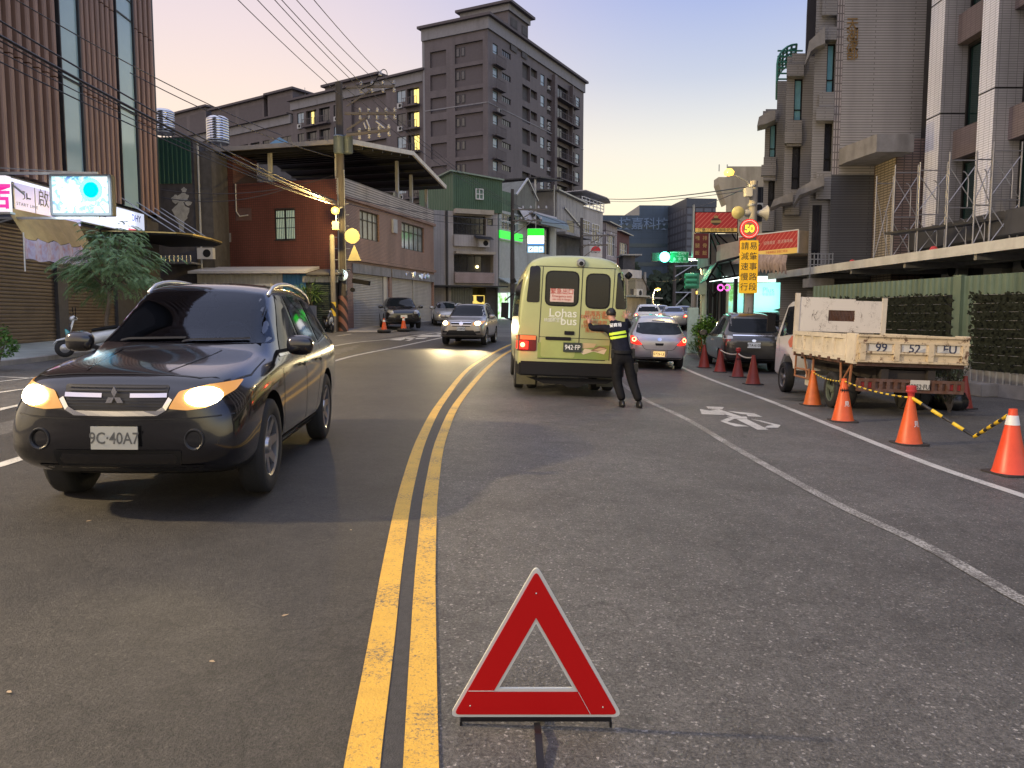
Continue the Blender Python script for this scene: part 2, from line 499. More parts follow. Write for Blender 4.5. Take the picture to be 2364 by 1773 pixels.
kind(sl.build('road_marking', WHT), 'structure')
mh = MB(); c = G(1821,922)
mh.lathe([(.33,.004),(.31,.009),(0,.009)],24,(c.x,c.y,c.z))
kind(mh.build('manhole_cover', mat('cast_iron', (.05, .05, .05), .5, .5, bump=.4)), 'structure')
PAVE = tiles('pavement_tile', (.36, .40, .37), (.32, .36, .34), (.18, .19, .18), .3, .3, .012, .7, 0, .2, .3)
t_ = PAVE.node_tree
for n_ in t_.nodes:
 if n_.type == 'COMBXYZ':
  sp_ = [k for k in t_.nodes if k.type == 'SEPXYZ'][0]
  for l_ in list(n_.inputs[0].links) + list(n_.inputs[1].links): t_.links.remove(l_)
  t_.links.new(sp_.outputs[0],n_.inputs[0]); t_.links.new(sp_.outputs[1],n_.inputs[1])
kerb = Gp((-260,878),(0,846),(70,838),(200,822),(420,806),(560,796))
kpl = spline([Vector((p.x,p.y)) for p in kerb],4)
pv = MB(); kb = MB()
for i,p in enumerate(kpl):
 for k,xx in enumerate((p.x,p.x - 2,p.x - 4,min(p.x - 5,-18),-30)):
  pv.v.append((xx,p.y,gz(xx,p.y) + .12))
 if i:
  for k in range(4):
   a = (i - 1) * 5 + k; pv.f.append((a,a + 1,a + 6,a + 5))
  a0 = kpl[i - 1]
  kb.add([(a0.x,a0.y,gz(a0.x,a0.y) - .05),(p.x,p.y,gz(p.x,p.y) - .05),(p.x,p.y,gz(p.x,p.y) + .124),(a0.x,a0.y,gz(a0.x,a0.y) + .124)],[(0,1,2,3)])
  kb.add([(a0.x,a0.y,gz(a0.x,a0.y) + .124),(p.x,p.y,gz(p.x,p.y) + .124),(p.x - .2,p.y,gz(p.x,p.y) + .124),(a0.x - .2,a0.y,gz(a0.x,a0.y) + .124)],[(0,1,2,3)])
kind(pv.build('pavement', PAVE), 'structure')
kind(kb.build('kerb', CONC), 'structure')
ap = MB(); pp = Gp((800,768),(880,768),(945,764),(945,757),(870,752),(803,757))
ap.poly([(p.x, p.y, p.z + .02) for p in pp]); kind(ap.build('pavement_apron', CONC), 'structure')
# BUILDINGS: helpers
class Facade:
 """a vertical plan line: root Empty at its start, local x along it, local y inward, z up from world 0"""
 def __init__(s,name,label,cat,X,Y,dx,dy,group=None):
  l = math.hypot(dx,dy); s.X,s.Y,s.dx,s.dy = X,Y,dx / l,dy / l
  s.root = thing(name,label,cat,(X,Y,0),math.atan2(dy,dx),group)
 def f(s,px,py,off=0.0):
  r = ray(px,py); u = r.x / r.y
  X = s.X + s.dy * off; Y = s.Y - s.dx * off      # off > 0: towards the viewer (outward)
  t = (u * Y - X) / (s.dx - u * s.dy)
  d = Y + s.dy * t
  return t,CAMH + r.z / r.y * d
 def rect(s,a,b,off=0.0):
  """a = top-left pixel, b = bottom-right pixel -> x0,x1,z0,z1"""
  t0,z1 = s.f(*a,off); t1,z0 = s.f(*b,off)
  return t0,t1,z0,z1
 def base(s,t): return gz(s.X + s.dx * t,s.Y + s.dy * t)
def wallgrid(m,x0,x1,z0,z1,ops,y=0.0,depth=.18,back=False):
 """front wall with real openings and reveals"""
 xs_ = sorted({x0,x1, *[v for o in ops for v in (max(x0,min(x1,o[0])),max(x0,min(x1,o[1])))]})
 zs_ = sorted({z0,z1, *[v for o in ops for v in (max(z0,min(z1,o[2])),max(z0,min(z1,o[3])))]})
 for i in range(len(xs_) - 1):
  for j in range(len(zs_) - 1):
   cx,cz = (xs_[i] + xs_[i + 1]) / 2,(zs_[j] + zs_[j + 1]) / 2
   if any(o[0] < cx < o[1] and o[2] < cz < o[3] for o in ops): continue
   a,b,c,d = xs_[i],xs_[i + 1],zs_[j],zs_[j + 1]
   m.quad((a,y,c),(b,y,c),(b,y,d),(a,y,d))
 for o in ops:
  a,b,c,d = max(x0,o[0]),min(x1,o[1]),max(z0,o[2]),min(z1,o[3]); e = y + depth
  m.quad((a,y,c),(a,y,d),(a,e,d),(a,e,c)); m.quad((b,y,c),(b,e,c),(b,e,d),(b,y,d))
  m.quad((a,y,d),(b,y,d),(b,e,d),(a,e,d)); m.quad((a,y,c),(a,e,c),(b,e,c),(b,y,c))
  if back: m.quad((a,e,c),(b,e,c),(b,e,d),(a,e,d))
 return m
def block(m,x0,x1,y0,y1,z0,z1,front=False):
 """shell without front face"""
 m.quad((x0,y0,z0),(x0,y0,z1),(x0,y1,z1),(x0,y1,z0)); m.quad((x1,y0,z0),(x1,y1,z0),(x1,y1,z1),(x1,y0,z1))
 m.quad((x0,y1,z0),(x0,y1,z1),(x1,y1,z1),(x1,y1,z0)); m.quad((x0,y0,z1),(x1,y0,z1),(x1,y1,z1),(x0,y1,z1))
 if front: m.quad((x0,y0,z0),(x1,y0,z0),(x1,y0,z1),(x0,y0,z1))
 return m
def window(par, x0, x1, z0, z1, y=.12, cols=2, rows=1, fm=None, gm=None, fw=.05, name='window', grille=0, split=None):
 """window frame (part) with its pane (sub-part)"""
 m = MB(); d0,d1 = y - .05,y + .02
 m.box(x0,x0 + fw,d0,d1,z0,z1); m.box(x1 - fw,x1,d0,d1,z0,z1)
 m.box(x0 + fw,x1 - fw,d0,d1,z1 - fw,z1); m.box(x0 + fw,x1 - fw,d0,d1,z0,z0 + fw)
 for i in range(1,cols):
  x = x0 + (x1 - x0) * i / cols; m.box(x - fw * .4,x + fw * .4,d0 + .01,d1,z0 + fw,z1 - fw)
 zz = [split] if split else [j / rows for j in range(1,rows)]
 for k in zz:
  z = z0 + (z1 - z0) * k; m.box(x0 + fw,x1 - fw,d0 + .005,d1 - .003,z - fw * .4,z + fw * .4)
 for i in range(1,grille + 1):
  x = x0 + (x1 - x0) * i / (grille + 1); m.box(x - .012,x + .012,d0 - .05,d0 - .025,z0 + .02,z1 - .02)
 o = m.build(name,fm or DARKMETAL,par)
 p = MB().quad((x0 + fw * .5,y,z0 + fw * .5),(x1 - fw * .5,y,z0 + fw * .5),(x1 - fw * .5,y,z1 - fw * .5),(x0 + fw * .5,y,z1 - fw * .5))
 p.build('pane', gm or GLASSB, o)
 return o
def shutter(par, x0, x1, z0, z1, y, m, pitch=.09, name='roller_shutter'):
 b = MB(); n = max(4,int((z1 - z0) / pitch)); h = (z1 - z0) / n
 for i in range(n):
  z = z0 + i * h
  b.add([(x0,y,z),(x1,y,z),(x1,y - .022,z + h * .35),(x0,y - .022,z + h * .35),(x1,y - .022,z + h * .75),(x0,y - .022,z + h * .75),(x1,y,z + h),(x0,y,z + h)],
   [(0,1,2,3),(3,2,4,5),(5,4,6,7)])
 return b.build(name,m,par)
def corrug(m,x0,x1,z0,z1,y,pitch=.2,dep=.03):
 n = max(2,int((x1 - x0) / pitch)); w = (x1 - x0) / n; pr = []
 for i in range(n):
  a = x0 + i * w; pr += [(a,0),(a + w * .55,0),(a + w * .65,-dep),(a + w * .9,-dep)]
 pr.append((x1,0))
 for (a,da),(b,db) in zip(pr[:-1],pr[1:]):
  m.quad((a,y + da,z0),(b,y + db,z0),(b,y + db,z1),(a,y + da,z1))
 return m
def acunit(par,x,y,z,w=.8,h=.55,d=.3):
 o = MB().box(x - w / 2, x + w / 2, y - d, y, z, z + h).build('air_conditioner', mat_AC, par)
 MB().lathe([(h * .36, 0), (h * .36, -.012), (h * .3, -.015), (0, -.015)], 14, (x + w * .12, y - d - .003, z + h / 2), 'y').build('fan_grille', BLACK, o)
 return o
mat_AC = mat('ac_casing', (.42, .42, .40), .6, var=.15)
# LEFT: building with terracotta fins
FINM = mat('terracotta_fin', (.25, .155, .115), .55, var=.18, scale=2, stretch=(4, 4, .4), stain=.25)
TEALG = mat('pale_teal_glass', (.30, .44, .47), .12, var=.12, scale=.3, spec=.9)
A = Facade('finned_building', 'tall building clad in terracotta vertical fins with two pale teal glass strips', 'building', -16, 18, 0, 1)
r = A.root
m = MB(); block(m,0,17.3,.3,9,5.7,34)
m.quad((0,.3,5.7),(17.3,.3,5.7),(17.3,.3,34),(0,.3,34)); m.quad((0,.3,5.7),(17.3,.3,5.7),(17.3,9,5.7),(0,9,5.7))
m.build('wall', mat('fin_backing', (.05, .045, .045), .6, var=.2), r)
MB().box(17.0, 17.32, -.12, .3, 5.9, 34).build('corner_trim', DARKMETAL, r)
g1 = (9.75,10.95); g2 = (13.75,15.1)
for a,b in (g1,g2):
 o = MB().quad((a, -.2, 6), (b, -.2, 6), (b, -.2, 34), (a, -.2, 34)).build('glass_strip', TEALG, r)
 mm = MB()
 for xx in (a - .04,b + .02): mm.box(xx,xx + .06,-.28,.1,6,34)
 for k in range(9):
  zz = 9.9 + 3.75 * k; mm.box(a + .021,b + .019,-.23,-.19,zz - .035,zz + .035)
  if k % 2: mm.box(a + .021,b + .019,-.23,-.19,zz + .75,zz + .79)
 mm.build('frame', DARKMETAL, o)
def fins(x0,x1,n):
 for i in range(n):
  x = x0 + (x1 - x0) * (i + .5) / n
  f = MB()
  for k in range(8):
   z0,z1 = 6.0 + 3.75 * k,6.0 + 3.75 * (k + 1) - .045
   pr = [(x - .1,.1),(x - .1,-.22),(x - .07,-.27),(x + .07,-.27),(x + .1,-.22),(x + .1,.1)]
   f.poly([(a,b,z0) for a,b in pr],(0,0,z1 - z0))
  f.build('fin', FINM, r)
fins(1.0,9.65,18); fins(11.05,13.65,7); fins(15.2,17.0,4)
SHUT = mat('brown_shutter', (.115, .085, .055), .5, .2, var=.3, scale=1.5)
b0 = .35
m = MB(); wallgrid(m,0,17.3,b0,5.7,[(2.2,9.3,b0,4.5),(9.9,13.4,b0,4.5)],.0,.3); block(m,0,17.3,0,9,b0,5.68)
m.build('ground_floor_wall', mat('dark_cladding', (.05, .048, .05), .6, var=.3, stain=.4), r)
shutter(r,2.2,9.3,b0,4.5,.15,SHUT,.12); shutter(r,9.9,13.4,b0,4.5,.15,SHUT,.12)
MB().box(2, 13.6, -.12, -.002, 4.55, 4.75).build('shutter_hood', DARKMETAL, r)
SIGNW = emit('lit_white_panel', (.70, .78, 1.0), .72, (.2, .2, .24))
BLUEI = mat('blue_ink', (.06, .08, .30), .5, var=0)
DARKI = mat('dark_ink', (.02, .02, .03), .5, var=0)
REDI = mat('red_ink', (.55, .03, .04), .5, var=0)
t0,z1 = A.f(255,480); t1,z0 = A.f(323,546)
fs = thing('shop_fascia_sign', 'long white backlit shop fascia with faded letters below the terracotta fins', 'sign', (-15.99 + .3, 18, 0), R(90))
MB().box(6.2, 15.3, .0, .22, 4.95, 5.82).build('panel', SIGNW, fs)
f_ = MB()
for zz in (4.9,5.82): f_.box(6.15,15.35,-.01,.23,zz,zz + .05)
f_.build('frame', DARKMETAL, fs)
text('DHY', .38, BLUEI, fs, (14.6, -.006, 5.55), bold=.02)
text('啟跑工作室', .3, DARKI, fs, (11.4, -.006, 5.4), bold=.01, spacing=1.2)
MB().box(13.9, 15.1, -.008, -.004, 5.0, 5.1).build('stripe', REDI, fs)
Yl = 22.5
a = P(111,402,Yl); b = P(259,498,Yl)
led = thing('led_screen', 'bright LED advertising screen glowing white and cyan on a projecting bracket', 'screen', (a.x, Yl, 0))
w = b.x - a.x
MB().box(0, w, 0, .28, b.z, a.z).build('housing', DARKMETAL, led, bevel=.02)
def ledmat():
 m = bpy.data.materials.new('led_picture'); m.use_nodes = True; t = m.node_tree; bs = t.nodes['Principled BSDF']; nn = t.nodes.new; ln = t.links.new
 co = nn('ShaderNodeTexCoord'); n = nn('ShaderNodeTexNoise'); n.inputs['Scale'].default_value = 3.5; n.inputs['Detail'].default_value = 5; n.inputs['Distortion'].default_value = 1.5
 ln(co.outputs['Object'], n.inputs['Vector']); cr = nn('ShaderNodeValToRGB'); el = cr.color_ramp.elements
 el[0].position = .36; el[0].color = (.0,.10,.45,1); el[1].position = .66; el[1].color = (.95,1,1,1)
 e = el.new(.43); e.color = (.0,.4,.6,1); e = el.new(.5); e.color = (.45,.9,.95,1)
 ln(n.outputs['Fac'], cr.inputs[0]); ln(cr.outputs[0], bs.inputs['Emission Color']); bs.inputs['Emission Strength'].default_value = 1.05
 bs.inputs['Base Color'].default_value = (.01, .01, .01, 1)
 return m
h = a.z - b.z
MB().box(.1, w - .09, -.012, -.002, b.z + .08, a.z - .07).build('display', ledmat(), led)
CY1 = emit('led_cyan', (.0, .35, .62), 1.5); CY2 = emit('led_navy', (.01, .05, .4), 1.2); WHE = emit('led_white', (.95, 1, 1), 1.8)
MB().lathe([(.33, -.004), (.33, 0), (.22, 0), (.22, -.004)], 32, (w * .68, -.016, b.z + h * .62), 'y').build('ring_image', CY1, led)
MB().lathe([(.22, 0), (0, 0)], 32, (w * .68, -.019, b.z + h * .62), 'y').build('disc_image', CY2, led)
MB().lathe([(.30, 0), (0, 0)], 32, (w * .36, -.0165, b.z + h * .48), 'y').build('round_image', WHE, led)
def area(par,name,loc,rot,sx,sy,col,e):
 l = bpy.data.lights.new(name, 'AREA'); l.shape = 'RECTANGLE'; l.size = sx; l.size_y = sy; l.energy = e; l.color = col
 o = bpy.data.objects.new(name,l); o.location = loc; o.rotation_euler = rot; o.parent = par; COL.objects.link(o); return o
tr = thing('sign_bracket', 'steel bracket frame holding the LED screen and lightboxes out from the facade', 'bracket', (-16, Yl + .14, 0))
m = MB(); zt = a.z
m.bar((0,0,zt + .05),(4.05,0,zt + .05),.07); m.bar((0,0,b.z - .05),(4.05,0,b.z - .05),.07)
m.bar((1.2,0,zt + .05),(1.9,0,zt - .55),.05); m.bar((0,0,b.z - .05),(0,0,zt),.07)
m.bar((.4,0,b.z - .35),(1.6,0,b.z - .05),.04); m.bar((.0,.15,zt + .3),(3.9,.0,zt + .05),.03)
m.build('frame', STEEL, tr)
SLP = emit('lit_violet_panel', (.42, .46, .95), .62, (.12, .12, .18))
B = Facade('lightbox_sign', 'pale violet backlit lightbox reading START LINE beside the LED screen', 'sign', -15.2, 20, 0, 1)
x0,x1,z0,z1 = B.rect((31,420),(128,492))
z1 = B.f(31,420)[1]; z0 = B.f(33,490)[1]
MB().box(x0, x0 + 3.6, 0, .2, z0, z1).build('panel', SLP, B.root)
m = MB(); m.box(x0 - .06, x0 - .005, -.02, .2, z0, z1); m.box(x0 + 1.02, x0 + 1.05, -.012, -.002, z0, z1); m.build('frame', STEEL, B.root)
xx,zz = B.f(60,453); k = .42
def slogo(par,x,z,y,s,m):
 b = MB()
 for pl in ([(-.95,.62),(-.12,.62),(-.22,.44),(-.85,.44)],[(-.95,.36),(-.2,.36),(-.2,.2),(-.72,.2)],[(-.6,.14),(-.2,.14),(-.2,-.36),(-.34,-.36),(-.34,.0)],[(-.34,-.36),(-.2,-.36),(-.55,-.6),(-.65,-.5)],
   [(.02,.5),(.22,.42),(.22,-.35),(.02,-.5)],[(.22,-.17),(.85,-.17),(.75,-.35),(.22,-.35)]):
  b.poly([(x + a * s,y,z + c * s * .75) for a,c in pl])
 return b.build('logo', m, par)
slogo(B.root,xx,zz,-.006,.29,DARKI)
t2,z2 = B.f(63,475)
text('START LINE', .135, DARKI, B.root, (t2, -.006, z2), spacing=1.15, sx=1.35)
t2,z2 = B.f(100,460)
text('啟', .60, DARKI, B.root, (t2, -.006, z2 - .02))
a = P(-90,405,21.2); b = P(17,488,21.2)
lb = thing('lightbox_sign', 'white backlit lightbox with a magenta character at the frame edge', 'sign', (a.x, 21.2, 0))
MB().box(0, b.x - a.x, 0, .22, b.z, a.z).build('panel', emit('lit_white_box', (1, .90, .98), .85, (.2, .2, .2)), lb)
MB().box(-.03, b.x - a.x + .05, .03, .26, b.z - .06, b.z - .005).build('frame', STEEL, lb)
text('店', .8, emit('magenta_letter', (.8, .03, .35), .6), lb, (b.x - a.x - .25, -.006, (a.z + b.z) / 2 - .1), bold=.02)
an = thing('awning', 'thin black canopy with a brass edge and tie rods reaching over the pavement', 'awning', (-16, 30.4, 4.72))
m = MB(); pl = [(0,.0),(1.3,.2),(2.6,.75),(3.0,1.3),(3.1,3.0),(2.95,4.6),(2.3,5.6),(0,6)]
m.poly([(x, y, 0) for x, y in pl], (0, 0, .14)); m.build('roof_plate', BLACK, an)
m = MB()
for (xa,ya),(xb,yb) in zip(pl[:-1],pl[1:]): m.bar((xa,ya,.09),(xb,yb,.09),.05,.05)
m.build('edge_trim', mat('brass', (.45, .36, .16), .35, .8), an)
for yy in (1.2, 2.6, 4, 5.2): MB().tube([(-.02, yy, 1.7), (2.4, yy, .14)], .025, 6).build('tie_rod', STEEL, an)
BAN = bpy.data.materials.new('printed_banner'); BAN.use_nodes = True
t = BAN.node_tree; nn = t.nodes.new; bs = t.nodes['Principled BSDF']; co = nn('ShaderNodeTexCoord'); v = nn('ShaderNodeTexVoronoi'); v.inputs['Scale'].default_value = 2.6
mp_ = nn('ShaderNodeMapping'); mp_.inputs['Scale'].default_value = (1.6, 1, 1); cr = nn('ShaderNodeValToRGB')
el = cr.color_ramp.elements; el[0].color = (.10,.10,.22,1); el[1].color = (.62,.58,.66,1); e = el.new(.5); e.color = (.40,.36,.55,1); e = el.new(.25); e.color = (.42,.2,.2,1)
n_ = nn('ShaderNodeTexNoise'); n_.inputs['Scale'].default_value = 6; n_.inputs['Detail'].default_value = 6
t.links.new(co.outputs['Object'], mp_.inputs[0]); t.links.new(mp_.outputs[0], n_.inputs['Vector']); t.links.new(n_.outputs['Color'], v.inputs['Vector'])
t.links.new(n_.outputs['Fac'], cr.inputs[0]); t.links.new(cr.outputs[0], bs.inputs['Base Color']); bs.inputs['Roughness'].default_value = .5
Bn = Facade('hanging_banner', 'faded printed banner hung below a tan tarpaulin in front of the shutter', 'banner', -14, 18, 0, 1)
p0,zt0 = Bn.f(56,545); p1,zt1 = Bn.f(215,572); _,zb0 = Bn.f(56,598)
n = 30; m = MB(); m2 = MB()
for i in range(n + 1):
 x = p0 + (p1 - p0) * i / n; y = .05 * math.sin(i * 1.3)
 zt_ = zt0 - .1 * math.sin(math.pi * ((i / n * 5) % 1)); zb = zb0 + .03 * math.sin(i * .8)
 m.v += [(x,y,zt_),(x,y * .4,zb)]
 m2.v += [(x,y + .02,zt_ + .02),(x,.5,4.62)]
 if i:
  k = (i - 1) * 2
  m.f.append((k,k + 1,k + 3,k + 2)); m2.f.append((k,k + 1,k + 3,k + 2))
m.build('banner', BAN, Bn.root, 180); m2.build('tarpaulin', mat('tan_tarpaulin', (.36, .25, .09), .6, var=.25), Bn.root, 180)
MB().tube([(p0, .02, zt0 + .1), (p0 - .05, 0, zb0 - .35)], .02, 6).build('cord', WHITEP, Bn.root)
DG = Facade('narrow_dark_building', 'dark narrow building with a green metal upper wall and a pale mural', 'building', -17.2, 39.5, 1, -.05)
t1,zt = DG.f(444,316); _,zg = DG.f(400,424)
m = MB(); block(m, -3, t1, 0, 6, .5, zt, True); m.build('wall', mat('dark_mural_wall', (.06, .055, .055), .8, var=.4, stain=.4), DG.root)
corrug(MB(), -2.8, t1 - .1, zg, zt - .05, -.02, .22, .03).build('metal_cladding', mat('dark_green_metal', (.018, .07, .052), .5, .3, var=.15), DG.root)
ta,za = DG.f(418,490)
mu = MB()
for dx,dz,rx,rz_ in ((0,0,.42,.5),(.15,.75,.28,.22),(-.25,.65,.22,.2),(.2,1.1,.14,.13),(.0,-.7,.14,.5),(.4,.45,.18,.12)):
 mu.poly([(ta + dx + rx * math.cos(k * .42) * (1 + .2 * math.sin(k * 2.1)),-.012 - .001 * dz,za + dz + rz_ * math.sin(k * .42) * (1 + .2 * math.cos(k * 1.7))) for k in range(15)])
mu.build('mural', mat('mural_paint', (.36, .36, .33), .8, var=.4), DG.root)
ps = MB(); tq, zq = DG.f(470, 350); ps.tube([(t1 + .3, -.1, zt - .3), (t1 + .3, -.1, 2)], .05, 8); ps.build('drainpipe', mat('grey_pipe', (.30, .31, .30), .5), DG.root)
m = MB(); m.box(t1 + .02, t1 + .75, .4, 5, .5, zt - .6); m.build('side_wall', DARKWALL, DG.root)
m = MB(); ta, za = DG.f(405, 612); m.box(ta - .3, ta + 1.4, -1.2, 0, za, za + .08); corrug(m, ta - .3, ta + 1.4, za + .09, za + .4, -1.2, .2, .03); m.build('porch_roof', STEEL, DG.root)
acunit(DG.root,DG.f(483,580)[0],-.2,DG.f(483,590)[1] - .2)
def water_tank(label, px, pt, pb, Y, group='rooftop water tanks'):
 """stainless rooftop tank: domed ribbed cylinder on a stand"""
 top = P(px,pt,Y); bot = P(px,pb,Y); w = 24.5 / F * Y; H = top.z - bot.z
 t = thing('water_tank', label, 'water tank', (top.x, Y, bot.z), 0, group)
 pr = [(w * .85,.12 * H)]
 for i in range(9):
  z = H * (.14 + .70 * i / 8); pr += [(w,z),(w * .975,z + .015 * H),(w,z + .03 * H)]
 pr += [(w * .96,.90 * H),(w * .7,.97 * H),(w * .2,H),(0,H)]
 MB().lathe(pr, 32).build('tank', mat('stainless_steel', (.62, .63, .65), .22, 1.0, var=.05), t, 60)
 m = MB(); m.lathe([(w * .98,.05 * H),(w * .98,.1 * H)],24)
 for k in range(4):
  a_ = k * math.pi / 2 + .6; m.bar((w * .8 * math.cos(a_),w * .8 * math.sin(a_),-.9),(w * .8 * math.cos(a_),w * .8 * math.sin(a_),.1 * H),.06)
 m.build('stand', STEEL, t)
water_tank('shiny steel water tank standing alone above the shed roof', 502, 268, 335, 46)
water_tank('steel water tank half hidden behind the finned building', 376, 252, 312, 44)
# red tiled corner building
TRED = tiles('red_wall_tile', (.105, .036, .030), (.122, .044, .036), (.06, .028, .022), .125, .125, .016, .35, 0, .3, .3)
TPINK = tiles('pink_brick_tile', (.34, .195, .145), (.38, .225, .17), (.14, .095, .08), .24, .075, .014, .5, .5, .3, .35)
RB = Facade('red_tiled_building', 'two storey corner building with red tiled side, pink brick front and rooftop shed', 'building', -8.83, 40, .274, 1)
r = RB.root; Lf = 9.5; W_ = 13.3
w1 = (*RB.f(830,488)[:1],RB.f(876,561)[0],5.72,7.25); w2 = (RB.f(927,515)[0],RB.f(979,583)[0],5.65,7.25)
s1 = (RB.f(815,640)[0],RB.f(899,640)[0],.8,3.8); s2 = (RB.f(905,640)[0],RB.f(1001,640)[0],1.0,3.8)
m = MB(); wallgrid(m,0,W_,.3,8.55,[w1,w2,s1,s2],0,.22)
m.quad((W_,0,.3),(W_,Lf,.3),(W_,Lf,8.55),(W_,0,8.55)); m.quad((0,0,8.0),(W_,0,8.0),(W_,Lf,8.0),(0,Lf,8.0))
m.quad((0, Lf, .3), (0, Lf, 8.5), (W_, Lf, 8.5), (W_, Lf, .3)); m.build('front_wall', TPINK, r)
RS = Facade.__new__(Facade); RS.X,RS.Y = -8.83,40; l_ = math.hypot(1,.274); RS.dx,RS.dy = -1 / l_,.274 / l_
def side(px,py):
 t_,z_ = RS.f(px,py); return t_,z_
wy0,wz1 = side(633,484); wy1,wz0 = side(682,553); wy0,wy1 = sorted((wy0,wy1))
m = MB(); tmp = MB(); wallgrid(tmp,0,Lf,.3,8.5,[(wy0,wy1,wz0,wz1)],0,.15); wallgrid(tmp,6.2,Lf,8.5,10.1,[],0,.15)
m.add([(y,x,z) for x,y,z in tmp.v],tmp.f)
m.box(0.003, 2.2, 6.2, Lf, 8.5, 10.1); m.build('side_wall', TRED, r)
par = bpy.data.objects.new('window_seat', None)
def side_window(y0,y1,z0,z1,d,cols,split,gr,gm):
 mm = MB(); fw = .06; xo = d
 for a_,b_,c_,e_ in ((y0,y0 + fw,z0,z1),(y1 - fw,y1,z0,z1),(y0,y1,z0,z0 + fw),(y0,y1,z1 - fw,z1),((y0 + y1) / 2 - .03,(y0 + y1) / 2 + .03,z0,z1),(y0,y1,z0 + (z1 - z0) * split - .03,z0 + (z1 - z0) * split + .03)):
  mm.box(xo - .04,xo + .02,a_,b_,c_,e_)
 for i in range(1,gr + 1):
  y = y0 + (y1 - y0) * i / (gr + 1); mm.box(-.03,-.012,y - .012,y + .012,z0 - .03,z1 + .03)
 mm.box(-.03,-.008,y0 - .05,y1 + .05,z0 - .05,z0 - .02); mm.box(-.03,-.008,y0 - .05,y1 + .05,z1 + .02,z1 + .05); mm.box(-.032,-.01,y0,y1,z0 + .6,z0 + .63)
 o = mm.build('window', DARKMETAL, r)
 MB().quad((xo, y0, z0), (xo, y1, z0), (xo, y1, z1), (xo, y0, z1)).build('pane', gm, o)
side_window(wy0, wy1, wz0, wz1, .1, 2, .72, 11, emit('dim_lit_window', (.34, .46, .36), .42, (.3, .35, .3)))
bpy.data.objects.remove(par)
m = MB(); y0, z0_ = side(545, 510); y1, z1_ = side(580, 480); m.box(-.02, .01, min(y0, y1), max(y0, y1), z0_, z1_); m.build('blocked_window', mat('patched_wall', (.09, .05, .045), .8), r)
m = MB(); y0, z0_ = side(495, 560); y1, z1_ = side(533, 538); m.box(-.03, .01, min(y0, y1), max(y0, y1), z0_, z1_); m.build('vent_grille', STEEL, r)
yq, zq = side(545, 425); y2, zq2 = side(546, 500); m = MB(); m.tube([(-.05, yq, zq), (-.05, yq, zq2 + .25), (-.05, yq - .2, zq2), (-.05, yq - .7, zq2 + .05)], .035, 6); m.build('conduit', mat('pale_pipe', (.4, .38, .34), .5), r)
window(r, *w1, y=.15, cols=4, fm=mat('bronze_frame', (.05, .042, .035), .5, .4), gm=mat('curtained_glass', (.22, .24, .22), .15, var=.5, scale=2, spec=.8), split=.68)
window(r, *w2, y=.15, cols=5, fm=bpy.data.materials['bronze_frame'], gm=bpy.data.materials['curtained_glass'], split=.68)
m = MB()
for zz,pr in ((4.45,.16),(7.55,.16)): m.box(-.06,W_ + .05,-pr,-.003,zz,zz + .16)
m.build('ledge', TPINK, r)
PAR = tiles('parapet_tile', (.45, .40, .36), (.5, .45, .40), (.16, .14, .13), 3.0, .13, .03, .5, 0, .4, .3)
MB().box(-.03, W_ + .03, -.03, .15, 7.72, 8.62).build('parapet', PAR, r)
m = MB(); m.box(s1[0] - .1, s1[1] + .1, -.06, -.003, 3.8, 4.3); m.box(s2[0] - .1, s2[1] + .1, -.06, -.003, 3.8, 4.3); m.build('lintel', CONC, r)
SSH = mat('silver_shutter', (.46, .44, .40), .45, .35, var=.12, scale=2, stain=.25)
shutter(r, s1[0] + .003, s1[1] - .6, s1[2], s1[3], .18, SSH); MB().box(s1[1] - .62, s1[1] - .003, .1, .2, s1[2], s1[3]).build('side_door', SSH, r)
xm = RB.f(957,650)[0]; shutter(r,s2[0] + .003,xm,s2[2],s2[3],.18,SSH); shutter(r,xm + .06,s2[1] - .003,s2[2],s2[3],.18,SSH)
m = MB(); m.box(xm, xm + .06, .1, .2, s2[2], s2[3]); m.build('shutter_guide', STEEL, r)
for px_,py_ in ((990,592),): pass
t_, z_ = RB.f(908, 520); MB().box(t_ - .25, t_ + .35, -.12, -.003, z_ - .45, z_ + .35).build('meter_box', mat_AC, r)
m = MB(); rnd.seed(3)
for i in range(26):
 x = s2[0] + 1.8 + rnd.random() * 4.2; z = 4.28 - rnd.random() * .2; d = rnd.uniform(.1,.35)
 m.add([(x,-.07,z),(x + d,-.07 - rnd.random() * .12,z + rnd.uniform(-.1,.12)),(x + d * .5,-.08 - rnd.random() * .1,z - d * .8)],[(0,1,2)])
m.build('torn_foil', mat('silver_foil', (.75, .75, .78), .2, .9, var=.1), r)
SHEDM = mat('shed_underside', (.018, .018, .02), .6, .3, var=.2)
m = MB(); xa,xr,xb = -.9,7.3,12.9; za,zr,zb = 10.0,11.05,9.95; yo,yi = -1.0,8.4
for (x0,z0),(x1,z1) in (((xa,za),(xr,zr)),((xr,zr),(xb,zb))):
 m.poly([(x0,yo,z0),(x1,yo,z1),(x1,yi,z1),(x0,yi,z0)],(0,0,.06))
m.build('shed_roof', SHEDM, r)
m = MB()
m.bar((xa,yo - .04,za + .1),(xr,yo - .04,zr + .1),.12,.24); m.bar((xr,yo - .04,zr + .1),(xb,yo - .04,zb + .1),.12,.24)
m.build('roof_fascia', mat('cream_fascia', (.62, .57, .47), .5, var=.1, stain=.3), r)
m = MB(); m.bar((xa - .06, yo, za + .1), (xa - .06, yi, za + .1), .1, .22); m.build('gutter', mat('grey_gutter', (.25, .24, .24), .5), r)
m = MB()
for i in range(11):
 x = xa + .6 + i * 1.22; z = (za + (x - xa) / (xr - xa) * (zr - za)) if x < xr else (zr + (x - xr) / (xb - xr) * (zb - zr))
 m.box(x - .05,x + .05,yo + .1,yi,z - .16,z - .03)
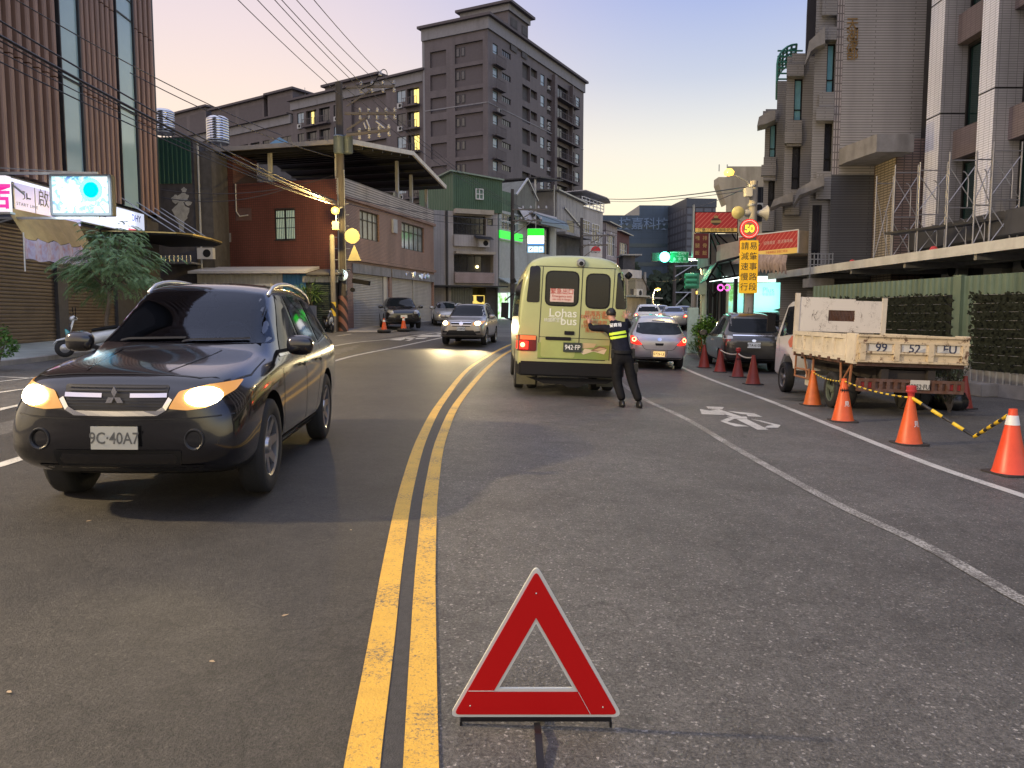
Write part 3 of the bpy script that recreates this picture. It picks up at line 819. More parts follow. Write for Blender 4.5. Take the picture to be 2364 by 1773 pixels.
m.build('purlins', DARKMETAL, r)
for x,y in ((.4,.3),(.4,4.2),(.4,8.2),(8,.3),(10.2,.3),(12.8,.3)):
 z = (za + (x - xa) / (xr - xa) * (zr - za)) if x < xr else (zr + (x - xr) / (xb - xr) * (zb - zr))
 MB().box(x - .09, x + .09, y - .09, y + .09, 8.0, z - .02).build('post', mat_AC, r)
m = MB()
for k in range(4): m.bar((1.5,8.2,8.9 + k * .45),(13,8.2,8.9 + k * .45),.16,.05)
m.build('back_rails', STEEL, r)
m = MB(); m.box(.25, .5, .4, 9, 8.0, 8.56); m.build('roof_upstand', DARKWALL, r)
tq = MB(); tq.box(9.4, 10.6, 1.2, 2.4, 8.0, 9.3); tq.build('roof_cabinet', ALU, r)
SK = Facade('lean_to_shack', 'low shack of cream and blue corrugated sheets with a pale roof edge', 'shack', -15.6, 38.4, 1, -.06)
r = SK.root; q = lambda a,b: SK.f(a,b)
xe = q(706,640)[0]; zt = q(580,632)[1]; x0 = q(455,640)[0]; xb_ = q(652,640)[0]; xr_ = q(772,640)[0]
m = MB(); corrug(m, x0, xb_, 2.75, zt, 0, .22, .03); m.build('cream_sheet', mat('cream_sheet_metal', (.46, .42, .33), .5, .2, var=.12, stain=.3), r)
m = MB(); corrug(m, xb_ + .02, xe, 1.9, zt - .02, 0, .22, .03); m.build('blue_sheet', mat('blue_sheet_metal', (.05, .16, .27), .5, .2, var=.2), r)
m = MB(); block(m, x0, xr_, .06, 1.8, .5, zt - .15, True); m.build('wall', mat('shack_wall', (.07, .06, .05), .8, var=.4), r)
m = MB(); m.poly([(x0 - .3, -.35, zt), (xe + .1, -.35, zt), (xe + .1, 1.9, zt + .35), (x0 - .3, 1.9, zt + .35)], (0, 0, .12)); m.build('roof', mat('pale_roof_sheet', (.5, .5, .5), .45, .3), r)
m = MB(); m.poly([(xe + .12, -.3, zt - .1), (xr_ + .3, -.3, zt - .1), (xr_ + .3, 1.9, zt + .25), (xe + .12, 1.9, zt + .25)], (0, 0, .08)); m.build('side_roof', DARKWALL, r)
xs_ = q(722, 640)[0]; shutter(r, xs_, xr_, .6, zt - .45, .0, mat('dark_green_shutter', (.03, .045, .042), .5, .2), .1)
m = MB(); corrug(m, xs_ - .5, xr_ + .2, zt - .43, zt - .12, -.05, .2, .03); m.build('awning_strip', bpy.data.materials['cream_sheet_metal'], r)
acunit(r,q(612,660)[0],-.05,q(612,672)[1] - .2)
# apartment tower
TWR = tiles('taupe_wall_tile', (.100, .083, .085), (.112, .094, .096), (.08, .068, .07), .4, .2, .012, .6, .5, .15, .25, var=.08)
TWP = mat('tower_panel', (.085, .071, .073), .7, var=.12)
CORN = mat('cornice_grey', (.20, .195, .20), .7, var=.12, stain=.3)
SKYG = mat('sky_painted_glass', (.22, .30, .36), .08, var=.2, spec=1.0)  # sky reflection put into the base colour as pale blue
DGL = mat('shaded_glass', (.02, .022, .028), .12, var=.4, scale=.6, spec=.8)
LITY = emit('lit_yellow_window', (1.0, .80, .22), 1.1)
T = Facade('apartment_tower', 'tall dark taupe apartment tower with stepped cornice and rooftop frame', 'building', -3.35, 110, .525, 1)
r = T.root; S = .2894
zx = lambda zx_,zy_: T.f(950 + zx_ * S,zy_ * S)[0]
TL = 12.5; TWd = zx(1372,900)
rows = [39.6 - 3.22 * k for k in range(11)]
cA = (zx(648,420),zx(688,430)); cAb = (zx(645,520),zx(722,540)); cB = (zx(722,460),zx(792,490)); cC = (zx(782,520),zx(852,560)); cD = (zx(884,590),zx(946,610))
cE = (zx(952,610),zx(1003,630)); cF = (zx(1030,680),zx(1061,690)); cG = (zx(1080,720),zx(1121,740)); cH = (zx(1145,760),zx(1250,800)); cH2 = (zx(1268,820),zx(1300,830)); cI = (zx(1312,850),zx(1341,860))
ops = []
for z in rows:
 ops += [(*cA,z - 1.35,z),(*cB,z - .85,z - .05),(*cC,z - 2.4,z - .1),(*cD,z - 2.3,z),(*cE,z - 1.25,z - .05),(*cF,z - 1.7,z),(*cG,z - 2.4,z),(*cH,z - 2.3,z),(*cH2,z - 2.3,z),(*cI,z - 1.6,z)]
m = MB(); wallgrid(m,0,TWd,1,41.0,[o for o in ops if not (cC[0] <= o[0] <= cC[0])],0,.5)
sy = lambda zx_,zy_: (lambda rr: ((rr.x / rr.y) * T.Y - T.X) / (-T.dy - (rr.x / rr.y) * T.dx))(ray(950 + zx_ * S,zy_ * S))
pA = tuple(sorted((sy(148,480),sy(276,480)))); pB = tuple(sorted((sy(345,430),sy(568,430)))); pL = sy(104,480)
sops = []
for z in rows: sops += [(*pA,z - 2.5,z - .3),(*pB,z - 2.6,z + .1)]
TL = pL + .4; tmp = MB(); wallgrid(tmp,0,pL,1,41.0,sops,0,.3); m.add([(y,x,z) for x,y,z in tmp.v],tmp.f)
m.quad((TWd,0,1),(TWd,TL,1),(TWd,TL,41),(TWd,0,41)); m.quad((0,TL,1),(0,TL,41),(TWd,TL,41),(TWd,TL,1)); m.quad((0,pL,1),(0,TL,1),(0,TL,41),(0,pL,41))
m.build('wall', TWR, r)
m = MB()
for o in sops: m.quad((.3,o[0],o[2]),(.3,o[1],o[2]),(.3,o[1],o[3]),(.3,o[0],o[3]))
m.build('recessed_panels', TWP, r)
m = MB()
for o in ops:
 if abs(o[0] - cC[0]) < 1e-6: continue
 m.quad((o[0],.5,o[2]),(o[1],.5,o[2]),(o[1],.5,o[3]),(o[0],.5,o[3]))
m.build('recess_backs', DARKWALL, r)
TL = pL + .4
m = MB(); m.box(-.02, .0, pL, pL + .3, 1, 41); m.box(-.05, .0, 0, pL, 31.1, 31.25); m.box(0, TWd, -.05, 0, 31.1, 31.25); m.build('string_course', CORN, r)
k_ = 0
for i,z in enumerate(rows):
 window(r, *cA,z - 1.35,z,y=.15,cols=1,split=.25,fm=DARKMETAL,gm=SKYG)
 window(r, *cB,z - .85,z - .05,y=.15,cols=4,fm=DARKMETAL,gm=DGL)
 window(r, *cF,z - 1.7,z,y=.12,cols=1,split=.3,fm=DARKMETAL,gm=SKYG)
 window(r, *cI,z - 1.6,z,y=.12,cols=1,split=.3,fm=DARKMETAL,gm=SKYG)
 window(r, *cH,z - 2.2,z - .1,y=.45,cols=4,fm=DARKMETAL,gm=LITY if False else DGL)
 for (a,b) in ((sy(345,430),sy(377,430)),(sy(389,430),sy(418,430))):
  a,b = sorted((a,b)); mm = MB(); mm.box(.24,.3,a,b,z - 1.55,z - .35)
  o = mm.build('window', DARKMETAL, r); MB().quad((.235, a + .12, z - 1.45), (.235, b - .12, z - 1.45), (.235, b - .12, z - .45), (.235, a + .12, z - .45)).build('pane', DGL, o)
 m = MB(); m.box(cAb[0],cAb[1],-.7,-.003,z - 3.05,z - 2.9)
 for j in range(9):
  x = cAb[0] + (cAb[1] - cAb[0]) * j / 8; m.box(x - .02,x + .02,-.68,-.64,z - 2.9,z - 1.75)
 m.box(cAb[0],cAb[1],-.69,-.63,z - 1.75,z - 1.7)
 o = m.build('balcony', TWP, r)
 if i % 3 == 2: acunit(r,(cAb[0] + cAb[1]) / 2,-.2,z - 2.89)
 m = MB(); xa,xb = cH[0] - .1,cH2[1] + .2
 m.box(xa,xb,-1.0,-.003,z - 2.55,z - 2.35);
 for j in range(14):
  x = xa + (xb - xa) * j / 13; m.box(x - .03,x + .03,-.99,-.93,z - 2.35,z - 1.45)
 m.box(xa, xb, -1.0, -.92, z - 1.45, z - 1.38); m.build('balcony', TWP, r)
 acunit(r,(cG[0] + cG[1]) / 2 + .2,.35,z - 1.6,.7)
 if i in (2,3,5): acunit(r,(cG[0] + cG[1]) / 2 + .2,.35,z - .85,.7)
m = MB(); m.box(cH2[0] - .35, cH2[0] - .05, -.6, -.003, 4, 40.6); m.box(zx(1121, 740) + .1, zx(1145, 760) - .1, -.5, -.003, 4, 40.6); m.build('pilasters', TWR, r)
m = MB(); m.box(-.25, TWd + .2, -.25, TL, 41.0, 42.6); m.build('cornice', CORN, r)
m = MB(); m.box(-.75, TWd + .5, -.75, TL + .4, 42.6, 42.95); m.build('cornice_cap', TWP, r)
xa,xb = zx(766,300),zx(925,330)
m = MB(); zt = T.f(950 + 770 * S,88 * S)[1]
yb_ = 7.6
m.box(xa,xb,-.1,.2,42.95,zt); m.box(xa,xa + .3,.2,5.5,42.95,zt - .003); m.box(xa + .003,xb,yb_ - .6,yb_,42.95,zt); m.box(xb - .3,xb,.2,yb_ - .6,42.95,zt - .003); m.box(xa + .02,xa + .3,5.5,yb_ - .6,zt - 1.6,zt - .003); m.box(xa + .3,xb - .3,4.5,4.8,42.95,zt - .003)
m.box(xa - .003,xb + .003,-.14,-.1,40.9,42.9)
m.build('stair_tower', TWR, r)
m = MB(); w_ = xb - xa
for (fa,fb) in ((.12,.44),(.68,.95)):
 for (za_,zb_) in ((zt - 5.2,zt - .6),(41.5,43.6)): m.box(xa + w_ * fa,xa + w_ * fb,-.16,-.145,za_,zb_)
m.build('stair_recess', DARKWALL, r)
m = MB(); m.box(xa - .25, xb + .25, -.4, yb_ + .3, zt, zt + .9); m.build('stair_parapet', CORN, r)
m = MB(); m.box(xa - .8, xb + .8, -.95, yb_ + .8, zt + .9, zt + 1.25); m.build('stair_cap', TWP, r)
m = MB(); m.box(zx(925, 440), zx(1012, 470), .8, 6, 42.95, 44.0); m.build('roof_box', TWR, r)
m = MB(); m.tube([(xa + 2, 2, zt + 1.2), (xa + 2, 2, zt + 2.6)], .03, 5); m.tube([(xa + 1.2, 2, zt + 1.8), (xa + 2.5, 2, zt + 2.6)], .03, 5); m.build('aerial', STEEL, r)
# long apartment block behind
Wg = Facade('apartment_block', 'long dark apartment block with rooftop penthouses and a few lit windows', 'building', -66.5, 152.0, 1, -.68)
r = Wg.root; ZT = 35.6; wx = lambda px,py=300: Wg.f(px,py)[0]
XR = wx(985,250)
cols = []
def colset(c):  # kind,x0,x1
 return [(k,wx(a,300),wx(b,300)) for k,a,b in c]
cs = colset([('w', 396, 410), ('b', 414, 432), ('w', 440, 452), ('b', 456, 476), ('w', 530, 541), ('a', 547, 571), ('b', 577, 598), ('s', 606, 622), ('s', 640, 672), ('w', 687, 702), ('b', 707, 731), ('b', 737, 762), ('w', 771, 788), ('w', 917, 937), ('b', 940, 968)])
rws = [ZT - .6 - 3.35 * k for k in range(9)]
ops = []
for z in rws:
 for k,a,b in cs:
  h = {'w': 1.7, 'b': 2.4, 'a': 2.5, 's': 1.1}[k]; ops.append((a, b, z - h, z))
rec = (wx(812,300),wx(892,300))
for z in rws[::2]: ops.append((*rec,z - 5.3,z + .2))
m = MB(); XS = wx(676,260); wallgrid(m,XS,XR,1,ZT,[o for o in ops if o[0] > XS],0,.5,True); wallgrid(m,0,XS,1,ZT - 2,[o for o in ops if o[1] < XS and o[3] < ZT - 2],0,.5,True); m.quad((XS,0,ZT - 2),(XS,0,ZT),(XS,14,ZT),(XS,14,ZT - 2)); m.quad((0,0,ZT - 2),(XS,0,ZT - 2),(XS,14,ZT - 2),(0,14,ZT - 2)); m.quad((XS,0,ZT),(XR,0,ZT),(XR,14,ZT),(XS,14,ZT)); m.quad((0,0,1),(0,0,ZT - 2),(0,14,ZT - 2),(0,14,1)); m.quad((0,14,1),(0,14,ZT - 2),(XR,14,ZT - 2),(XR,14,1)); m.quad((XR,0,1),(XR,14,1),(XR,14,ZT),(XR,0,ZT))
m.build('wall', TWR, r)
lit = {(0,14),(1,14),(2,14),(0,10)}
for i,z in enumerate(rws[:6]):
 for j,(k,a,b) in enumerate(cs):
  if b < XS and z > ZT - 2.05: continue
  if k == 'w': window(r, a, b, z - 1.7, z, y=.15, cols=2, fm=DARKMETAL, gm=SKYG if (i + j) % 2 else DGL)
  elif k == 'b':
   o = window(r,a,b,z - 2.4,z,y=.45,cols=3,fm=DARKMETAL,gm=DGL)
   if (i,j) in lit:
    f0 = .45 if j == 14 else .35; f1 = .9 if j == 14 else .6
    MB().quad((a + (b - a) * f0, .43, z - 2.2), (a + (b - a) * f1, .43, z - 2.2), (a + (b - a) * f1, .43, z - .15), (a + (b - a) * f0, .43, z - .15)).build('lit_pane', LITY, o)
   m = MB(); m.box(a - .2,b + .2,-.9,-.003,z - 2.75,z - 2.5); m.box(a - .2,b + .2,-.9,-.86,z - 1.55,z - 1.48)
   for q in range(9): x = a - .2 + (b - a + .4) * q / 8; m.box(x - .03,x + .03,-.9,-.86,z - 2.5,z - 1.55)
   m.build('balcony', TWP, r)
  elif k == 's': window(r, a, b, z - 1.1, z, y=.15, cols=3, fm=DARKMETAL, gm=emit('pale_lit_window', (.75, .85, .6), .5) if (i == 0 and j == 8) else DGL)
  if k in 'wa' and j not in (1, 2): acunit(r, (a + b) / 2 - .1, -.02, z - 2.6, .9, .7);
for a, b, z in ((-.2, XS - .3, ZT - 2), (XS - .3, XR, ZT)): MB().box(a, b, -.3, 14.2, z, z + 1.4).build('cornice', CORN, r)
m = MB(); m.box(XS - .6, XR, -.8, 14.6, ZT + 1.4, ZT + 1.7); m.box(-.5, XS - .61, -.8, 14.6, ZT - .6, ZT - .3); m.build('cornice_cap', TWP, r)
for a,b,yt,d0,d1 in ((388,470,256,.5,9),(483,604,240,.5,9),(613,671,212,.5,7),(747,868,186,.4,7),(962,985,166,.4,8)):
 x0,x1 = wx(a,260),wx(b,260); zt = Wg.f((a + b) / 2,yt)[1]
 o = MB().box(x0, x1, d0, d1 + 3, ZT - .3 if b < 672 else ZT + 1.7, zt).build('penthouse', TWR, r)
 m = MB(); m.box(x0 - .5, x1 + .5, d0 - .5, d1 + 3.5, zt, zt + .35); m.build('roof_cap', TWP, o)
 m = MB(); n = max(1,int((x1 - x0) / 5))
 for q in range(n):
  w_ = (x1 - x0) / n; m.box(x0 + q * w_ + .5,x0 + (q + 1) * w_ - .5,d0 - .006,d0 - .003,ZT + (.2 if b < 672 else 2),zt - .8)
 m.build('recess', TWP, o)
for px,py,h in ((671,192,0),(689,208,1),(558,232,0)):
 x,z = Wg.f(px,py); m = MB(); m.tube([(x,3,ZT + 1),(x,3,z)],.05,5)
 if h: m.tube([(x - .8,3,z),(x + .8,3,z)],.04,5)
 m.build('aerial', STEEL, r)
bl = P(645, 318, 70); t = thing('blue_roof_house', 'house with a small blue metal gable roof behind the rooftop shed', 'house', (bl.x, 70, 0))
zz = bl.z; m = MB(); m.poly([(-2, 0, zz - 1.2), (2.2, 0, zz - 1.2), (0, 0, zz + .05)], (0, 5, 0)); m.build('roof', mat('blue_roof_metal', (.12, .26, .42), .5, .3), t)
MB().box(-1.9, 2.1, .1, 5, 1, zz - 1.21).build('wall', DARKWALL, t)
# far grey-blue office block
X0 = (1395 - CX) / F * 150
Fb = Facade('blue_office_block', 'distant dark blue office block with pale Chinese rooftop lettering', 'building', X0 - 4, 150, 1, .05)
r = Fb.root; BLW = tiles('blue_panel', (.050, .085, .125), (.055, .092, .135), (.04, .07, .1), 2.2, 1.1, .04, .5, 0, .1, .1)
m = MB(); xm = Fb.f(1476,500)[0]; xe = Fb.f(1556,480)[0]; xs2 = Fb.f(1578,480)[0]
z1 = Fb.f(1440,497)[1]; z2 = Fb.f(1515,474)[1]
m.box(0, xm, 0, 30, 2, z1); m.box(xm + .003, xe, -.01, 30, 2, z2); m.build('wall', BLW, r)
m = MB(); m.box(xe + .003, xs2, .1, 26, 2, z2 - .5); m.build('side_wing', mat('blue_panel_dark', (.03, .048, .065), .6), r)
m = MB()
for k in range(5): m.box(.2,xe - .3,-.06,-.012,4 + 3.6 * k,4.7 + 3.6 * k)
m.build('window_bands', mat('blue_band_glass', (.03, .065, .09), .3), r)
tx,tz = Fb.f(1485,515); wl_ = Fb.f(1543,515)[0] - Fb.f(1427,515)[0]
text('技嘉科技', wl_ / 4.05, mat('sign_letter_blue', (.17, .25, .36), .5, var=0), r, (tx, -.25, tz - .3), bold=.01)
Gb = Facade('grey_office_block', 'distant grey block with a flat roof box beside the blue office', 'building', (1578 - CX) / F * 140, 140, 1, .1)
x1 = Gb.f(1653,470)[0]; zt = Gb.f(1600,458)[1]; zl = Gb.f(1600,478)[1]
m = MB(); m.box(0, x1, 0, 14, 2, zl); m.build('wall', tiles('grey_office_tile', (.10, .11, .13), (.11, .12, .14), (.05, .05, .06), 1.6, 1.4, .2, .6, 0, .1, .2), Gb.root)
m = MB(); m.box(0, x1 + .1, -.1, 14, zl, zt); m.build('roof_box', mat('roof_box_grey', (.06, .07, .085), .6), Gb.root)
# green metal town house
WTILE = tiles('white_small_tile', (.36, .34, .33), (.39, .37, .355), (.22, .21, .2), .2, .07, .008, .5, 0, .2, .45)
GMET = mat('green_corrugated_metal', (.075, .135, .085), .5, .35, var=.12, scale=1)
H = Facade('green_metal_house', 'narrow town house topped with green corrugated metal, tiled balconies below', 'house', (1000 - CX) / F * 55, 55, 2.4, 1)
r = H.root; q = H.f
xg0 = q(1045,450)[0]; xg1 = q(1158,450)[0]; ze = q(1100,490)[1]; zl = q(1047,397)[1]; zr_ = q(1157,418)[1]; xC = q(1031,600)[0]; bz = .9
up = (q(1046,496)[0],q(1122,496)[0],q(1100,543)[1],q(1100,499)[1]); us = (q(1125,510)[0],q(1138,510)[0],q(1130,521)[1],q(1130,505)[1])
lo = (q(1048,600)[0],q(1139,600)[0],q(1100,629)[1],q(1100,588)[1]); gr = (q(1041,690)[0],q(1150,690)[0],bz,q(1100,664)[1])
m = MB(); wallgrid(m, 0, xg1 - .3, bz, ze, [up, us, lo, gr], 0, .6, False); block(m, 0, xg1 - .3, 0, 9, bz, ze); m.build('wall', WTILE, r)
m = MB()
for o in (up,lo): m.quad((o[0],.6,o[2]),(o[1],.6,o[2]),(o[1],.6,o[3]),(o[0],.6,o[3]))
m.build('balcony_back', DARKWALL, r)
window(r,up[0] + .05,up[1] - .05,up[2] + .05,up[3],y=.3,cols=7,split=.62,gm=DGL); window(r, *us,y=.1,cols=1,gm=GLASS)
window(r,lo[0] + .05,lo[0] + 2.3,lo[2] + .05,lo[3],y=.5,cols=4,gm=DGL)
lampm = emit('warm_bulb', (1, .72, .3), 6)
x, z = q(1105, 622); MB().lathe([(0, -.12), (.1, -.05), (.12, .05), (0, .12)], 10, (x, .3, z + .2)).build('balcony_lamp', lampm, r)
m = MB(); m.box(up[0], up[1], -.25, -.003, q(1100, 570)[1], q(1100, 544)[1]); m.build('upper_balcony', WTILE, r)
m = MB(); m.box(lo[0], lo[1] - .02, -.25, -.003, q(1100, 654)[1], q(1100, 630)[1]); m.build('lower_balcony', tiles('pink_parapet_tile', (.36, .28, .25), (.4, .31, .28), (.2, .16, .15), .2, .1, .01, .5, .5, .2, .4), r)
m = MB(); m.box(up[0], up[1] + .4, -.6, -.003, q(1100, 500)[1] + .1, ze + .12); m.box(lo[0], lo[1], -.55, -.003, q(1100, 588)[1], q(1100, 582)[1]); m.build('canopy_slab', mat('cream_slab', (.36, .32, .25), .7, stain=.4), r)
m = MB(); m.tube([(xC, -.08, bz), (xC, -.08, ze)], .09, 8); m.build('drainpipe', DARKMETAL, r)
m = MB(); n = 26; w_ = (xg1 - xg0) / n
for i in range(n):
 a = xg0 + i * w_; za,zb = zl + (zr_ - zl) * i / n,zl + (zr_ - zl) * (i + 1) / n
 m.add([(a,-.1,ze),(a + w_ * .6,-.1,ze),(a + w_ * .6,-.1,za),(a,-.1,za)],[(0,1,2,3)])
 m.add([(a + w_ * .6,-.1,ze),(a + w_ * .8,-.14,ze),(a + w_ * .8,-.14,za),(a + w_ * .6,-.1,za)],[(0,1,2,3)])
 m.add([(a + w_ * .8,-.14,ze),(a + w_,-.1,ze),(a + w_,-.1,zb),(a + w_ * .8,-.14,za)],[(0,1,2,3)])
n = 14
for i in range(n):   # side,running back
 a = -.1 + i * .62
 m.add([(xg0,a,ze),(xg0,a + .45,ze),(xg0,a + .45,zl + .012 * i),(xg0,a,zl + .01 * i)],[(0,1,2,3)])
 m.add([(xg0,a + .45,ze),(xg0 - .04,a + .52,ze),(xg0 - .04,a + .52,zl + .012 * i),(xg0,a + .45,zl + .012 * i)],[(0,1,2,3)])
 m.add([(xg0 - .04,a + .52,ze),(xg0,a + .62,ze),(xg0,a + .62,zl + .012 * i),(xg0 - .04,a + .52,zl + .012 * i)],[(0,1,2,3)])
m.quad((xg1, -.1, ze), (xg1, 8.6, ze), (xg1, 8.6, zr_), (xg1, -.1, zr_)); m.build('metal_cladding', GMET, r)
m = MB(); m.poly([(xg0 - .25, -.3, zl), (xg1 + .1, -.3, zr_), (xg1 + .1, 8.8, zr_ + .2), (xg0 - .25, 8.8, zl + .2)], (0, 0, .1)); m.build('roof', mat('pale_green_roof', (.22, .28, .22), .5, .3), r)
a = q(1096, 436); b = q(1114, 462); window(r, a[0], b[0], b[1], a[1], y=-.17, cols=2, split=.5, fm=WHITEP, gm=mat('blind_green', (.10, .17, .12), .5))
x, z = q(1112, 562); acunit(r, x, -.27, z - .3); m = MB(); m.poly([(x - .7, -.25, z + .5), (x + .6, -.25, z + .45), (x + .6, -.9, z + .2), (x - .7, -.9, z + .25)], (0, 0, .03)); m.build('ac_hood', DARKMETAL, r)
m = MB(); corrug(m, gr[0], q(1091, 690)[0], bz, gr[3], -.02, .18, .03); m.build('sheet_gate', mat('grey_sheet', (.14, .155, .14), .5, .3), r)
m = MB(); m.box(-.2, xg1, -1.3, -.003, gr[3], gr[3] + .1); m.build('shop_awning', DARKMETAL, r)
shop = emit('warm_shop_light', (1.0, .72, .16), .9); a = q(1092, 681); b = q(1124, 700)
MB().quad((a[0], .5, bz), (b[0], .5, bz), (b[0], .5, a[1]), (a[0], .5, a[1])).build('lit_interior', shop, r)
m = MB(); rnd.seed(5)
for i in range(8): x = a[0] + rnd.random() * (b[0] - a[0] - .2); m.box(x,x + .12,.3,.42,a[1] - .35 - rnd.random() * .2,a[1] - .05)
m.build('hanging_stock', DARKMETAL, r)
MB().box(q(1124, 690)[0], q(1149, 690)[0], .2, .5, bz, gr[3]).build('shop_pier', DARKWALL, r)
a = P(1149, 674, 57.5); b = P(1172, 742, 57.5); vm_ = thing('vending_machine', 'glowing white and green drinks fridge at the shop door', 'fridge', (a.x, 57.5, gz(a.x, 57.5)))
w_ = b.x - a.x; h_ = a.z - gz(a.x,57.5)
MB().box(-.03, w_ + .03, .0, .6, 0, h_).build('cabinet', WHITEP, vm_)
def gradpanel(name,c1,c2,sc,st):
 m = bpy.data.materials.new(name); m.use_nodes = True; t = m.node_tree; bs = t.nodes['Principled BSDF']; nn = t.nodes.new
 co = nn('ShaderNodeTexCoord'); n = nn('ShaderNodeTexNoise'); n.inputs['Scale'].default_value = sc; n.inputs['Detail'].default_value = 4; cr = nn('ShaderNodeValToRGB')
 el = cr.color_ramp.elements; el[0].position = .4; el[1].position = .6; el[0].color = (*c1,1); el[1].color = (*c2,1)
 t.links.new(co.outputs['Object'], n.inputs['Vector']); t.links.new(n.outputs['Fac'], cr.inputs[0]); t.links.new(cr.outputs[0], bs.inputs['Emission Color']); t.links.new(cr.outputs[0], bs.inputs['Base Color']); bs.inputs['Emission Strength'].default_value = st
 return m
MB().quad((.02, -.01, .1), (w_ - .02, -.01, .1), (w_ - .02, -.01, h_ - .08), (.02, -.01, h_ - .08)).build('lit_shelves', gradpanel('fridge_shelves', (.25, .55, .12), (.8, .95, .9), 3, 1.1), vm_)
# convenience store building
C = Facade('convenience_store', 'convenience store building with a lit green stripe and railed upper windows', 'shop', (1153 - CX) / F * 60, 60, .55, 1)
r = C.root; q = C.f; xe = q(1284,560)[0]; zt = q(1160,486)[1]; bz = 1.0
st1 = q(1165,534)[1]; st0 = q(1165,551)[1]
w1 = (.4,3.0,st1 + .15,st1 + 1.35); w2 = (4.5,xe - 1.2,st0 - .7,st1 + 1.1)
m = MB(); wallgrid(m, 0, xe, bz, zt, [w1, w2, (.5, xe - .5, bz, 3.4)], 0, .25); block(m, 0, xe, 0, 8, bz, zt); m.build('wall', mat('pale_green_wall', (.40, .43, .40), .6, var=.15, stain=.4), r)
window(r, *w1,y=.2,cols=4,split=.5,fm=WHITEP,gm=GLASSB); window(r, *w2,y=.2,cols=6,split=.5,fm=DARKMETAL,gm=GLASSB)
MB().box(-.05, 3.6, -.12, -.003, st0, st1).build('lit_stripe', emit('lit_green', (.03, .85, .06), .95), r)
m = MB(); m.box(-.05, 3.6, -.14, -.1, st0 - .12, st0 - .03); m.box(1.6, 1.66, -.15, -.125, st0, st1 + 1.5); m.box(-.05, 3.6, -.15, -.11, st1 + .75, st1 + .8); m.build('stripe_frame', WHITEP, r)
m = MB(); m.poly([(-.2, -.9, 4.0), (xe, -.9, 4.0), (xe, -.003, 4.4), (-.2, -.003, 4.4)], (0, 0, .08)); m.build('awning', mat('pale_awning', (.4, .44, .4), .6), r)
MB().quad((.5, .5, bz), (xe - .5, .5, bz), (xe - .5, .5, 3.4), (.5, .5, 3.4)).build('lit_shopfront', emit('cool_shop_light', (.75, 1, .9), .8), r)
m = MB(); corrug(m, 0, xe * .25, zt, zt + 1.6, .3, .25, .03); m.build('roof_sheets', GMET, r)
m = MB(); xq = xe * .3; m.poly([(xq, .1, zt), (xq + 3.2, .1, zt), (xq + 3.2, .1, zt + 1.6), (xq + 1.6, .1, zt + 2.9), (xq, .1, zt + 1.6)], (0, 5, 0)); m.build('roof_gable_room', mat('olive_wall', (.15, .155, .13), .8, stain=.4), r)
m = MB(); m.bar((xq - .3, -.02, zt + 1.5), (xq + 1.6, -.02, zt + 3.05), .14, .12); m.bar((xq + 3.5, -.02, zt + 1.5), (xq + 1.6, -.02, zt + 3.05), .14, .12); m.build('gable_trim', STEEL, r)
m = MB(); m.poly([(xq + 3.0, -.5, zt + 3.3), (xe + .3, -.5, zt + 3.7), (xe + .3, 7, zt + 3.9), (xq + 3.0, 7, zt + 3.5)], (0, 0, .1)); m.build('shed_roof', DARKMETAL, r)
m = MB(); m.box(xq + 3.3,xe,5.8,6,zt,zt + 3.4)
m.build('shed_back', mat('shed_shadow', (.03, .03, .032), .8), r)  # shade inside the open shed put into this panel's dark colour
for x in (xq + 3.4, xe - .1): MB().bar((x, .2, zt), (x, .2, zt + 3.35), .12).build('shed_post', STEEL, r)
for k in range(4): MB().bar((xq + 3.4, 5.6, zt + .5 + k * .7), (xe - .1, 5.6, zt + .5 + k * .7), .08).build('shed_rail', STEEL, r)
m = MB(); m.poly([(xq, -.7, zt - .6), (xe, -.7, zt - .6), (xe, -.003, zt + .5), (xq, -.003, zt + .5)], (0, 0, .06)); m.build('lean_roof', mat('pale_lean_roof', (.42, .40, .38), .7, stain=.3), r)
m = MB(); k0 = xe * .45
for i in range(14):
 x = k0 + (xe - k0) * i / 14; a_ = []
 for j in range(6): th = j / 5 * R(90); a_.append((x,-1.3 * math.sin(th),st1 + .9 + 1.0 * math.cos(th)))
 b_ = [(p[0] + (xe - k0) / 14 * .96,p[1],p[2]) for p in a_]
 for j in range(5): m.quad(a_[j],b_[j],b_[j + 1],a_[j + 1])
m.build('curved_awning', mat('teal_grey_awning', (.16, .21, .21), .45, .2), r)
a = P(1217,527,59); b = P(1257,567,59); c = P(1217,583,59)
sg = thing('store_sign', 'lit store sign box with green white and blue bands above three small squares', 'sign', (a.x, 59, 0))
w_ = b.x - a.x; h_ = a.z - b.z
MB().box(0, w_, 0, .3, b.z, a.z).build('sign_box', mat('sign_box_side', (.5, .55, .5), .5), sg, bevel=.04)
for nm, f0, f1, mt in (('green_band', .57, .97, emit('sign_green', (.01, .9, .02), 1.0)), ('white_band', .12, .57, emit('sign_white', (1, 1, 1), 1.7)), ('blue_band', .03, .12, emit('sign_blue', (.06, .25, .6), .9))):
 MB().quad((.04,-.012,b.z + h_ * f0),(w_ - .04,-.012,b.z + h_ * f0),(w_ - .04,-.012,b.z + h_ * f1),(.04,-.012,b.z + h_ * f1)).build(nm,mt,sg)
m = MB(); m.box(.02, w_ - .02, .02, .25, c.z, b.z - .02); m.build('lower_box', emit('sign_blue_dim', (.25, .5, .7), .5), sg)
SQ = emit('sign_square', (.8, .95, 1), 1.2); INK = mat('sign_ink', (.03, .1, .2), .5, var=0)
